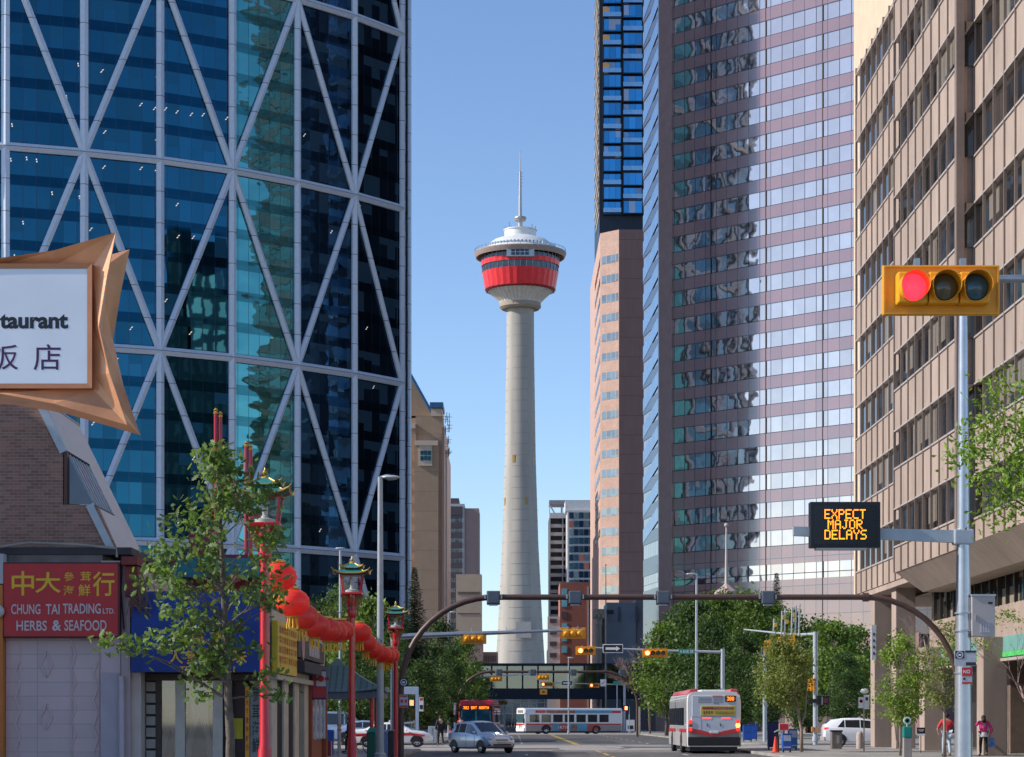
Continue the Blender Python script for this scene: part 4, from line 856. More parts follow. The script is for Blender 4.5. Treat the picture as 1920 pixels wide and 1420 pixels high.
st('HERBS', 31, 1164, 88, 1183, wc, rs, SY, .012); st('&', 98, 1163, 115, 1183, wc, rs, SY, .02); st('SEAFOOD', 121, 1163, 200, 1183, wc, rs, SY, .012)
# blue awning shop
sh = thing('awning_shop', 'shop front with curtained windows under a big blue awning', 'shop', (-8.6, 60.5, 0))
QY = 60.5; qx = lambda p: X(p, QY); qz = lambda p: Z(p, QY)
MB().box(qx(258), qx(500), QY + .4, QY + 8, qz(1262), 5.0).build('upper_wall', mat('plum_wall', (.16, .11, .13), .8, 0, .1, 2), sh, world=True)
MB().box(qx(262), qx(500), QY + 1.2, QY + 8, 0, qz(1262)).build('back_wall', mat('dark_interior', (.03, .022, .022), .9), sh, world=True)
tm = mat('tan_window_frame', (.58, .49, .41), .6, 0, .08, 4); dm = mat('dark_brown_frame', (.07, .045, .035), .6, 0, .1, 4)
for a, b in ((288, 298), (325, 343), (396, 414), (421, 431)): MB().box(qx(a), qx(b), QY + .35, QY + .5, 0, qz(1272)).build('window_frame', tm if a != 288 else dm, sh, world=True)
MB().box(qx(263), qx(500), QY + .3, QY + .6, qz(1276), qz(1263)).build('lintel', dm, sh, world=True)
for i in range(8): MB().box(qx(270), qx(287.5), QY + .36, QY + .5, qz(1296 + i * 21.5), qz(1279 + i * 21.5)).build('pale_tile', mat('pale_tile', (.40, .35, .31), .5, 0, .1, 3), sh, world=True)
MB().box(qx(263), qx(288), QY + .5, QY + .7, 0, qz(1276)).build('tile_pier', dm, sh, world=True)
sg = grid_mat('shop_window_glass', (.35, .38, .40), 50, 50, (.1, .1, .1), .001, .04, .55, .05, wave=.04, ws=1.2)
for a, b in ((298, 325), (343, 396)):
    ribbon(MB(), [(qx(a), QY + .45), (qx(b), QY + .45)], .1, qz(1276), 0, .02).build('shop_window', clear_glass('shop_clear_glass', (.75, .8, .82), .22), sh, world=True)
cur = mat('white_curtain', (.62, .58, .52), .9, 0, .08, 3)
for cx_, s in ((352, 1), (380, -1), (303, 1), (318, -1)):
    mb = MB(); n = 14
    for j in range(12):
        t = j / 11; z = qz(1290) * (1 - t) + .2 * t; w_ = .26 - .18 * math.sin(t * math.pi * .8)
        for k in range(n): mb.v.append((qx(cx_) + s * .16 * math.cos(t * 3) + (k / (n - 1) - .5) * w_ * 2, QY + .8 + .03 * math.sin(k * 2.3), z))
    for j in range(11):
        for k in range(n - 1): mb.f.append((j * n + k, j * n + k + 1, (j + 1) * n + k + 1, (j + 1) * n + k)); mb.m.append(0)
    mb.build('curtain', cur, sh, world=True, smooth=True)
MB().box(qx(431), qx(456), QY + .6, QY + .7, 0, qz(1276)).build('door', mat('maroon_door', (.05, .012, .012), .5, 0, .1, 3), sh, world=True)
MB().box(qx(432), qx(451), QY + .55, QY + .58, qz(1386), qz(1347)).build('poster', mat('yellow_poster', (.62, .50, .04), .7, 0, .1, 6), sh, world=True)
MB().box(qx(458), qx(466), QY + .2, QY + .3, 0, qz(1287)).build('vertical_sign', mat('orange_sign', (.78, .32, .02), .5, 0, .06, 4), sh, world=True)
cr = mat('red_characters', (.45, .03, .02), .6)
for i, c in enumerate('中大參茸海鮮行'): text(c, (qx(459.3), QY + .2, qz(1306 + i * 17)), U_, V_, qx(464.7) - qx(459.3), .17, cr, sh, .01, .02)
MB().box(qx(467.5), qx(489), QY + .22, QY + .32, 0, qz(1291)).build('board', mat('grey_board', (.23, .23, .22), .7, 0, .15, 4), sh, world=True)
for i, c in enumerate('參茸海鮮'): text(c, (qx(471), QY + .22, qz(1316 + i * 32)), U_, V_, qx(485) - qx(471), .4, black, sh, .01, .01)
MB().box(qx(489), qx(499.5), QY + .2, QY + 6, 0, qz(1266)).build('corner_post', tm, sh, world=True)
# awning as a curved canvas shell
aw = MB(); n = 10; prof = []
for i in range(n + 1):
    t = i / n * math.pi / 2; prof.append((QY + .4 - 1.5 * math.sin(t) ** .8, qz(1185) + (qz(1108) - qz(1185)) * math.cos(t)))
prof.append((QY - 1.1, qz(1262)))
ax0, ax1 = qx(259), qx(500)
for x in (ax0, ax1):
    for y, z in prof: aw.v.append((x, y, z))
m_ = len(prof)
for i in range(m_ - 1): aw.f.append((i, m_ + i, m_ + i + 1, i + 1)); aw.m.append(0)
for x in (ax0, ax1):
    b = len(aw.v); aw.v += [(x, y, z) for y, z in prof] + [(x, QY + .4, qz(1262))]; aw.f.append(tuple(range(b, b + m_ + 1))); aw.m.append(0)
aw.build('awning_canvas', mat('blue_canvas', (.016, .045, .21), .75, 0, .15, 2, bump=.2, bs=5), sh, world=True)
AY = QY - 1.105; k_ = lambda p: X(p, AY)
oc = mat('orange_awning_letters', (.9, .42, .02), .6)
text('中', (k_(340), AY, Z(1217, AY)), U_, V_, .58, .62, oc, sh, .012, .012); text('大', (k_(392), AY, Z(1217, AY)), U_, V_, .58, .62, oc, sh, .012, .012)
for i, c in enumerate('人參茸海味'): text(c, (k_(316 + i * 30), AY, Z(1245, AY)), U_, V_, .38, .38, oc, sh, .012, .012)
text('TEL: 264-8821', (k_(337), AY, Z(1261, AY)), U_, V_, k_(440) - k_(337), .16, oc, sh, .012, .015)
# cream arcade facade running along the pavement
cf = thing('cream_arcade_shops', 'cream plastered shop row with deep grey openings beside the red lamp poles', 'building', (-7.5, 70, 0))
crm = mat('cream_plaster', (.66, .54, .42), .8, 0, .12, 2, dirt=.15); gre = mat('grey_opening', (.12, .105, .10), .8, 0, .1, 2)
ys = [74.2, 76.6, 78.8, 81.4, 83.6, 86.4, 88.6]
MB().box(-12, -6.5, 61.3, 78.5, 2.78, 4.6).build('upper_wall', crm, cf, world=True)
for i, y in enumerate((61.3, 64.5, 67.7, 70.9)): MB().box(-7.0, -6.5, y, y + 1.3, 0, 2.78).build('pier', crm, cf, world=True, bevel=.02)
MB().box(-10, -6.9, 61.4, 72.1, 0, 2.77).build('recess_wall', gre, cf, world=True)
MB().box(-6.55, -6.35, 61.25, 72.4, 2.70, 2.84).build('string_course', tm, cf, world=True)
MB().box(-10, -6.55, 72.2, 78.5, 0, 2.77).build('wall', mat('rust_plaster', (.34, .09, .04), .7, 0, .1, 2), cf, world=True)
for y in (72.3, 78.0): MB().box(-6.54, -6.4, y, y + .45, 0, 2.7).build('rust_post', MC['rust_plaster'], cf, world=True)
for y in (72.9, 74.6, 76.3): MB().box(-6.54, -6.46, y, y + 1.45, 1.0, 2.4).build('window', mat('pale_poster_glass', (.32, .33, .36), .1, .3, .4, 3), cf, world=True)
for y in (72.8, 74.42, 76.12, 77.8): MB().box(-6.54, -6.43, y, y + .11, .95, 2.45).build('window_frame', white, cf, world=True)
MB().box(-6.49, -6.1, 66.5, 75, 3.02, 3.35).build('dark_canopy', mat('charcoal_canopy', (.045, .05, .06), .7), cf, world=True)
ysn = thing('yellow_shop_sign', 'yellow sign board with rows of red brush characters on the cream facade', 'sign', (-6.4, 62.5, 2.8))
MB().box(-6.48, -6.3, 60.9, 66.3, 2.86, 4.28).build('board', mat('yellow_board', (.88, .56, .03), .5, 0, .06, 3), ysn, world=True, bevel=.02)
for r_ in range(5):
    for c in range(8): 
        text('酒樓粵菜海鮮飯店'[(c + r_ * 3) % 8], (-6.3, 61.2 + c * .63, 3.96 - r_ * .27), (0, 1, 0), V_, .48, .2, cr, ysn, .01, .01) if (r_ < 4) else None
bs2 = thing('black_fascia_sign', 'black fascia sign with white capital strokes beyond the yellow board', 'sign', (-6.4, 70, 3.4))
MB().box(-6.48, -6.28, 66.5, 75.6, 3.45, 4.12).build('board', mat('black_fascia', (.03, .035, .045), .5), bs2, world=True, bevel=.02)
[MB().box(-6.28, -6.26, 70 + i * .62, 70.4 + i * .62, 3.58, 3.95).build('white_stroke', wc, bs2, world=True) for i in range(6)]
mb = MB(); mb.lathe([(.42, 0), (.42, .06)], n=24); mb.xf(Matrix.Translation((-6.31, 67.8, 3.8)) @ Matrix.Rotation(R(90), 4, 'Y')); mb.build('round_emblem', mat('pink_emblem', (.6, .3, .3), .5), bs2, world=True)
rw = thing('red_white_projecting_sign', 'red box sign with a white upper panel projecting from the rust coloured shop', 'sign', (-6.3, 72, 2.3))
sY = 72.4; f_ = lambda p: X(p, sY)
MB().box(f_(579), f_(612), sY, sY + .25, Z(1312, sY), Z(1257, sY)).build('box', mat('navy_sign_side', (.03, .035, .14), .5), rw, world=True, bevel=.015)
MB().box(f_(586), f_(611), sY - .02, sY, Z(1309, sY), Z(1288, sY)).build('red_panel', mat('red_sign_panel', (.50, .05, .06), .5), rw, world=True)
MB().box(f_(593), f_(611), sY - .02, sY, Z(1287, sY), Z(1259, sY)).build('white_panel', mat('pale_sign_panel', (.6, .58, .6), .5), rw, world=True); MB().box(f_(586), f_(592.5), sY - .02, sY, Z(1287, sY), Z(1259, sY)).build('red_panel', MC['red_sign_panel'], rw, world=True)
mb = MB(); mb.lathe([(.10, 0), (.10, .02)], n=12); [mb.box(-.17 + j * .34 - .04, -.13 + j * .34 + .04, -.05, .05, 0, .02) for j in (0, 1)]; mb.xf(Matrix.Translation((f_(602), sY - .021, Z(1273, sY))) @ Matrix.Rotation(R(90), 4, 'X')); mb.build('red_flower_mark', cr, rw, world=True)
st('KINGS', 588, 1293, 610, 1304, wc, rw, sY - .021, 0) if False else None
# green tiled pavilion
pv = thing('green_tiled_pavilion', 'small open pavilion with a green tiled hip roof and red columns', 'pavilion', (-8, 103, 0))
gt = grid_mat('green_glazed_tile', (.10, .15, .115), .28, 40, (.05, .07, .06), .08, .45, 0, .15, nvar=.3)
cxp, cyp, e, h0, h1 = -7.95, 103.2, 2.25, 2.85, 4.05
mb = MB(); sub = 6
for s in range(4):
    for i in range(sub):
        for j in range(8):
            def P_(a, t):
                u = -1 + 2 * a; r = e * (1 - t) + .45 * t; lift = .22 * (abs(u) ** 3) * (1 - t) ** 2; zz = h0 + (h1 - h0) * (t ** 1.25) + lift
                v = Vector((u * r, -r, zz)); v.rotate(Euler((0, 0, s * math.pi / 2))); return (cxp + v.x, cyp + v.y, v.z)
            a0, a1, t0, t1 = j / 8, (j + 1) / 8, i / sub, (i + 1) / sub
            uu = lambda a, t: ((-1 + 2 * a) * (e * (1 - t) + .45 * t), 1)
            mb.face([P_(a0, t0), P_(a1, t0), P_(a1, t1), P_(a0, t1)], 0, [uu(a0, t0), uu(a1, t0), uu(a1, t1), uu(a0, t1)])
mb.build('hip_roof', gt, pv, world=True)
MB().box(cxp - e + .1, cxp + e - .1, cyp - e + .1, cyp + e - .1, h0 - .28, h0 - .02).build('eaves_beam', mat('slate_eaves', (.12, .13, .17), .6), pv, world=True)
MB().box(cxp - .5, cxp + .5, cyp - .5, cyp + .5, h1 - .05, h1 + .15).build('ridge_cap', gt, pv, world=True) if False else MB().lathe([(.6, h1 - .06), (.4, h1 + .1), (.08, h1 + .35)], (cxp, cyp, 0), n=4, sq=True).build('roof_finial', mat('pavilion_finial', (.12, .16, .12), .5), pv, world=True)
for sx in (-1, 1):
    for sy in (-1, 1): MB().tube([(cxp + sx * 1.65, cyp + sy * 1.65, .13), (cxp + sx * 1.65, cyp + sy * 1.65, h0 - .2)], .09, 12).build('column', redp, pv, world=True, smooth=True)
# ornamental gate with paired masts behind the tree
og = thing('ornamental_gate_roof', 'red and teal ornamental roof structure behind the near oak tree', 'pavilion roof', (-9.3, 75, 5.3))
oY = 75.0; ox = lambda p: X(p, oY); oz = lambda p: Z(p, oY)
dred = mat('dark_red_lacquer', (.32, .025, .05), .45, 0, .15, 3)
MB().box(ox(318), ox(500), oY, oY + 3, oz(1075), oz(1040)).build('main_beam', dred, og, world=True); MB().box(ox(372), ox(395), oY + .2, oY + .6, oz(1040), oz(990)).build('post', dred, og, world=True); MB().box(ox(352), ox(372), oY + .2, oY + .6, oz(1040), oz(1000)).build('post', dred, og, world=True)
mb = MB(); mb.beam((ox(405), oY + 1, oz(905)), (ox(505), oY + 1, oz(985)), .3, .22); mb.beam((ox(405), oY + 1, oz(905)), (ox(370), oY + 1, oz(990)), .25, .2); mb.box(ox(410), ox(432), oY + .8, oY + 1.2, oz(905), oz(893)); mb.build('gable_ridge', dred, og, world=True)
mb = MB(); mb.loop3([(ox(300), oY - .8, oz(1085)), (ox(345), oY - .8, oz(1050)), (ox(490), oY - .8, oz(1050)), (ox(520), oY - .8, oz(1085))], [(ox(300), oY + 3, oz(1085)), (ox(345), oY + 3, oz(1050)), (ox(490), oY + 3, oz(1050)), (ox(520), oY + 3, oz(1085))], cap=True); mb.build('teal_tiles', mat('teal_glazed_tiles', (.03, .22, .25), .35, 0, .3, 4, stretch=(8, 1, 1)), og, world=True)
mb = MB(); mb.beam((ox(285), oY - 1.1, oz(1072)), (ox(345), oY - 1.1, oz(1112)), .25, .3); mb.beam((ox(400), oY - 1.1, oz(1108)), (ox(455), oY - 1.1, oz(1085)), .25, .3); mb.build('eaves_tile', mat('terracotta_eaves', (.38, .12, .07), .7, 0, .2, 6), og, world=True)
MB().box(ox(300), ox(500), oY + .1, oY + 3, 3.2, oz(1075)).build('lower_wall', dred, og, world=True)
pmast = mat('pink_red_mast', (.48, .04, .07), .35, 0, .05, 3)
for a, y0, b, lab in ((393.5, 757, 402, 'pair of tall slim red masts with gold tips above the oak crown'), (452, 820, 460, 'shorter pair of slim red masts with gold tips beside the nearest pagoda lamp')):
    t = thing('red_mast_pair', lab, 'mast', (ox((a + b) / 2), oY, 5.4), group='red masts of the gate roof')
    for q, dy in ((a, 0), (b, 6)):
        MB().tube([(ox(q), oY + 1.5, 5.4), (ox(q), oY + 1.5, oz(y0 + 8 + dy))], .065, 10).build('mast', pmast, t, world=True, smooth=True); MB().lathe([(.075, 0), (.08, .05), (.05, .08), (.08, .13), (.02, .2)], (ox(q), oY + 1.5, oz(y0 + 8 + dy)), n=10).build('gold_tip', goldp, t, world=True, smooth=True)
# ================================================================== STAR-SHAPED RESTAURANT SIGN
sg_ = thing('star_shaped_restaurant_sign', 'bronze flared star shaped sign with a white face and purple characters above the shops', 'sign', (-7.2, 29.5, 5.6))
GY = 29.0; gx = lambda p, Y=GY: X(p, Y); gz = lambda p, Y=GY: Z(p, Y)
brz = mat('bronze_sign_metal', (.80, .36, .17), .32, .2, .18, 2, bump=.15, bs=6, dirt=.35)
cxs = -330; fw = (163 - cxs)
inner = [(-823, 503), (163, 503), (163, 719), (-823, 719)]
def star(scale_y=1):
    R_ = [(217, 436), (200, 520), (185, 612), (205, 700), (238, 797)]
    top = [(100, 470), (0, 484), (-330, 497), (-660, 484), (-760, 470)]
    L_ = [(-877, 436), (-860, 520), (-845, 612), (-865, 700), (-898, 797)]
    bot = [(-760, 757), (-660, 741), (-330, 728), (0, 738), (100, 757)]
    return L_[::-1][:0] + [L_[0]] + top[::-1] + R_ + bot[::-1] + L_[::-1][:-1]
def innerring(m):  # points on the inner rectangle matching the star outline
    def cl(p):
        x, y = p; x0, x1, y0, y1 = -823 - m, 163 + m, 503 - m, 719 + m
        return (max(x0, min(x1, x)), max(y0, min(y1, y)))
    return [cl(p) for p in star()]
def cv(pts, Y): return [(gx(p), Y, gz(q)) for p, q in pts]
S = star(); In = innerring(3)
mb = MB(); mb.loop3(cv(innerring(0), GY + .02), cv(innerring(9), GY + .01)); mb.loop3(cv(innerring(9), GY + .01), cv(innerring(9), GY + .12)); mb.build('face_frame', mat('bronze_frame', (.50, .21, .10), .4, .3, .1, 3), sg_, world=True)
mb = MB(); mb.loop3(cv(innerring(9), GY + .12), cv(S, GY)); mb.loop3(cv(S, GY), [(v[0] + (.05 if 0 else 0), v[1], v[2]) for v in cv([(p + (0), q) for p, q in S], GY + .05)]); mb.build('front_flare', brz, sg_, world=True)
wa_ = innerring(14)
mb = MB(); mb.loop3(cv(S, GY + .05), cv(wa_, GY + .5)); mb.build('front_flank', brz, sg_, world=True)
mb = MB(); mb.loop3(cv(wa_, GY + .5), cv(S, GY + 1.05)); mb.loop3(cv(S, GY + 1.05), cv(innerring(9), GY + 1.0)); mb.build('rear_flare', brz, sg_, world=True)
MB().box(gx(-823), gx(163), GY + .03, GY + .9, gz(719), gz(503)).build('light_box', mat('translucent_white_face', (.80, .84, .90), .3, 0, .06, 1), sg_, world=True)
bl = mat('black_sign_letters', (.012, .012, .02), .4); pu = mat('purple_sign_letters', (.07, .012, .08), .4)
text('Res', (gx(-118), GY + .028, gz(615)), U_, V_, gx(-20) - gx(-118), gz(588) - gz(615), bl, sg_, 0, .03)
text('taurant', (gx(-2), GY + .028, gz(616)), U_, V_, gx(127) - gx(-2), gz(588) - gz(616), bl, sg_, .0, .04)
text('店', (gx(62), GY + .028, gz(694)), U_, V_, gx(113) - gx(62), gz(645) - gz(694), pu, sg_, 0, .006); text('饭', (gx(-22), GY + .028, gz(693)), U_, V_, gx(33) - gx(-22), gz(645) - gz(693), pu, sg_, 0, .006)
MB().tube([(gx(-330), GY + .5, gz(728)), (gx(-330), GY + .5, 0)], .14, 12).build('support_post', brownp, sg_, world=True)
# ================================================================== PAGODA LAMPS
def pagoda(loc, lab):
    t = thing('pagoda_street_lamp', lab, 'street lamp', loc, group='red pagoda lamps along the left kerb')
    MB().lathe([(.2, 0), (.2, .12), (.14, .2), (.13, .9), (.10, 1.0), (.092, 2.5), (.088, 4.4)], n=16).build('pole', redp, t, smooth=True)
    MB().lathe([(.10, 4.4), (.13, 4.45), (.13, 4.62), (.105, 4.68), (.12, 4.74), (.12, 5.06)], n=16).build('collar', redp, t, smooth=True)
    for k in range(4):
        pts = [(.12, 4.62), (.17, 4.66), (.22, 4.78), (.27, 4.85), (.30, 4.97), (.34, 5.06), (.12, 5.06)]
        mb = MB(); A = [(x, -.015, z) for x, z in pts]; B = [(x, .015, z) for x, z in pts]; mb.loop3(A, B, cap=True)
        for (x, z, r) in ((.2, 4.82, .04), (.25, 4.95, .04), (.17, 4.95, .035), (.3, 5.02, .03)): mb.sphere((x, 0, z), (r, .03, r), 8, 5)
        mb.xf(Matrix.Rotation(k * math.pi / 2 + math.pi / 4 * 0, 4, 'Z')); mb.build('gilded_scroll', mat('old_gilt', (.30, .17, .05), .5, .4, .3, 20), t)
    MB().box(-.3, .3, -.3, .3, 5.06, 5.13).build('tray', redp, t, bevel=.015)
    gl = MB(); gl.loop3([(-.23, -.23, 5.14), (.23, -.23, 5.14), (.23, .23, 5.14), (-.23, .23, 5.14)], [(-.3, -.3, 5.6), (.3, -.3, 5.6), (.3, .3, 5.6), (-.3, .3, 5.6)]); gl.build('glass_box', clear_glass('lamp_pane_glass', (.80, .84, .86), .16), t)
    for sx in (-1, 1):
        for sy in (-1, 1): MB().beam((sx * .24, sy * .24, 5.13), (sx * .31, sy * .31, 5.62), .028, .028).build('corner_bar', redp, t)
    MB().lathe([(.2, 5.13), (.19, 5.2), (.08, 5.23), (.07, 5.26), (.05, 5.28), (.06, 5.42), (.05, 5.5), (.02, 5.52)], n=14).build('lamp_bulb', mat('white_lamp_bulb', (.75, .72, .65), .4), t, smooth=True)
    MB().box(-.33, .33, -.33, .33, 5.6, 5.645).build('head_rail', mat('brown_head_rail', (.20, .06, .03), .5), t)
    for (e, z0, h, top) in ((.50, 5.67, .13, .24), (.32, 5.84, .12, .09)):
        mb = MB(); n = 6
        for s in range(4):
            for j in range(8):
                for i in range(n):
                    def P_(a, tt):
                        u = -1 + 2 * a; r = e * (1 - tt) + top * tt; lift = .10 * e / .5 * abs(u) ** 4 * (1 - tt) ** 2
                        v = Vector((u * r, -r, z0 + h * tt ** 1.5 + lift)); v.rotate(Euler((0, 0, s * math.pi / 2))); return v
                    mb.face([P_(j / 8, i / n), P_((j + 1) / 8, i / n), P_((j + 1) / 8, (i + 1) / n), P_(j / 8, (i + 1) / n)])
        mb.build('teal_roof', tealp, t)
        g = MB()
        for s in range(4):
            pts = []
            for j in range(9):
                u = -1 + 2 * j / 8; v = Vector((u * e, -e, z0 - .01 + .10 * e / .5 * abs(u) ** 4)); v.rotate(Euler((0, 0, s * math.pi / 2))); pts.append(v)
            g.tube(pts, .016, 6)
            c = [Vector((e * 1.1, -e * 1.1, z0 + .15 * e / .5)), Vector((e, -e, z0 + .09 * e / .5)), Vector(((e + top) / 2, -(e + top) / 2, z0 + h * .42)), Vector((top, -top, z0 + h))]
            for v in c: v.rotate(Euler((0, 0, s * math.pi / 2)))
            g.tube(c, [.008, .016, .016, .016], 6)
        g.build('gold_ridge', goldp, t)
    MB().lathe([(.10, 5.95), (.06, 6.0), (.03, 6.03), (.055, 6.07), (.02, 6.12), (.005, 6.17)], n=12).build('finial', goldp, t, smooth=True)
    return t
LX = -4.6
la = pagoda((LX, 42.1, .13), 'nearest red pagoda lamp, partly hidden by the oak tree')
dup(la, (LX, 65, .13), label='middle red pagoda lamp between the two stretches of red lanterns')
dup(la, (LX, 89.5, .13), label='farthest red pagoda lamp beside the brown gantry leg')
# lanterns
def lantern(loc, lab):
    t = thing('paper_lantern', lab, 'lantern', loc, group='red lanterns strung between the pagoda lamps')
    mb = MB(); n, k = 32, 14; prof = []
    for i in range(k + 1):
        a = math.pi * (.1 + .8 * i / k); r = .37 * math.sin(a) ** .85; prof.append((r * (1.0 if i % 2 else .945), -.28 * math.cos(a)))
    mb.lathe(prof, n=n); mb.build('paper_body', mat('red_lantern_cloth', (.90, .06, .035), .38, 0, .1, 3, trans=.3, coat=.2), t, smooth='all')
    MB().lathe([(.13, .27), (.14, .29), (.14, .33), (.1, .34)], n=16).build('top_cap', goldp, t); MB().lathe([(.12, -.32), (.14, -.29), (.12, -.27)], n=16).build('bottom_ring', goldp, t)
    mb = MB(); rr = random.Random(1)
    for i in range(26): a = i * .7; mb.tube([(.09 * math.cos(a), .09 * math.sin(a), -.31), (.12 * math.cos(a), .12 * math.sin(a), -.5 - .05 * rr.random())], .014, 5)
    mb.build('tassel', mat('yellow_tassel', (.8, .45, .03), .7, 0, .1, 8), t)
    MB().tube([(0, 0, .33), (0, 0, .5)], .008, 5).build('hook', black, t)
    return t
lan = [(44.6, 4.42), (47, 4.04), (49.9, 3.88), (52.8, 3.80), (55.8, 3.82), (58.6, 3.90), (61.3, 4.02), (67.7, 4.22), (71.2, 4.02), (75.2, 3.92), (79, 3.90), (82.6, 3.94), (86.2, 4.06)]
names = ['topmost', 'second', 'third', 'fourth', 'fifth', 'sixth', 'seventh']
l0 = None
for i, (y, z) in enumerate(lan):
    first = i < 7; j = i if first else i - 7
    lab = f'{"first" if j == 0 else names[j]} red lantern from the {"nearest" if first else "middle"} pagoda lamp on its string'
    if l0 is None: l0 = lantern((LX, y, z), lab)
    else: dup(l0, (LX + .04 * math.sin(i * 2), y, z), rz=i * .7, label=lab)
for a, b, lab in (((42.1, 5.0), (65, 4.9), 'thin dark cable carrying the nearer run of lanterns'), ((65, 4.9), (89.5, 4.9), 'thin dark cable carrying the farther run of lanterns')):
    pts = [(LX, a[0], a[1])] + [(LX, y, z + .48) for y, z in lan if a[0] < y < b[0]] + [(LX, b[0], b[1])]
    tag(MB().tube(pts, .012, 5).build('lantern_cable', black, world=True), lab, 'cable')
# ================================================================== GANTRIES, MAST ARMS, SIGNALS
def gantry(Y, px0, px1, ytop, rad, lab, boxes, sign=True):
    x0, x1, zt = X(px0, Y), X(px1, Y), Z(ytop, Y); t = thing('arched_gantry', lab, 'gantry', ((x0 + x1) / 2, Y, 0)); r = 3.1
    path = [(x0, Y, 0), (x0, Y, zt - r)] + [(x0 + r * (1 - math.cos(R(a))) * 1.0, Y, zt - r + r * math.sin(R(a))) for a in range(8, 90, 8)] + [(x0 + r, Y, zt)]
    path2 = [(x1 - r, Y, zt)] + [(x1 - r + r * math.sin(R(a)), Y, zt - r + r * math.cos(R(a))) for a in range(8, 90, 8)] + [(x1, Y, zt - r), (x1, Y, 0)]
    MB().tube(path, rad, 12).build('left_leg', brownp, t, world=True, smooth=True); MB().tube([(x0 + r, Y, zt), (x1 - r, Y, zt)], rad * .96, 12).build('crossbeam', brownp, t, world=True, smooth=True); MB().tube(path2, rad, 12).build('right_leg', brownp, t, world=True, smooth=True)
    MB().tube([(x0 + r - .1, Y, zt), (x0 + r + .1, Y, zt)], rad * 1.5, 12).build('flange', brownp, t, world=True); MB().tube([(x1 - r - .1, Y, zt), (x1 - r + .1, Y, zt)], rad * 1.5, 12).build('flange', brownp, t, world=True)
    return t
g1 = gantry(76, 752, 1796, 1120, .10, 'big brown arched gantry spanning the street with four lane signal boxes', None)
g2 = gantry(212, 858, 1195, 1260, .13, 'distant dark arched gantry in front of the glazed footbridge', None)
def lanebox(loc, lab, s=1, grp='lane signal boxes on the near gantry'):
    t = thing('lane_signal_box', lab, 'lane signal', loc, group=grp)
    MB().box(-.21 * s, .21 * s, -.14, .14, -.22 * s, .22 * s).build('housing', mat('blue_grey_back', (.11, .135, .17), .45, .2, .1, 5), t, bevel=.04)
    MB().box(-.225 * s, .225 * s, .1, .2, -.24 * s, .235 * s).build('hood', black, t, bevel=.03)
    for sx in (-1, 1): MB().box(sx * .22 * s - .03 + sx * .05, sx * .22 * s + .03 + sx * .05, -.05, .05, -.05, .1).build('clamp', steel, t, bevel=.01)
    MB().box(-.15 * s, .15 * s, -.1, .1, -.27 * s, -.23 * s).build('lower_lip', mat('pale_lip', (.45, .45, .46), .5), t)
    return t
b0 = None
for px, lab in ((925, 'first grey lane signal box counting from the tower side'), (1078, 'second lane signal box, right of the concrete tower'), (1243, 'third lane signal box, over the park trees'), (1439, 'fourth lane signal box, over the signal cluster')):
    loc = (X(px, 76), 75.9, Z(1121, 76))
    b0 = lanebox(loc, lab) if b0 is None else b0; 
    if px != 925: dup(b0, loc, label=lab)
for i, (px, nm) in enumerate(((936, 'first'), (999, 'second'), (1075, 'third'), (1167, 'fourth'))):
    dup(b0, (X(px, 212), 211.8, Z(1261, 212)), label=f'{nm} tiny lane signal box on the distant dark gantry', group='lane signal boxes on the far gantry', scale=1.25)
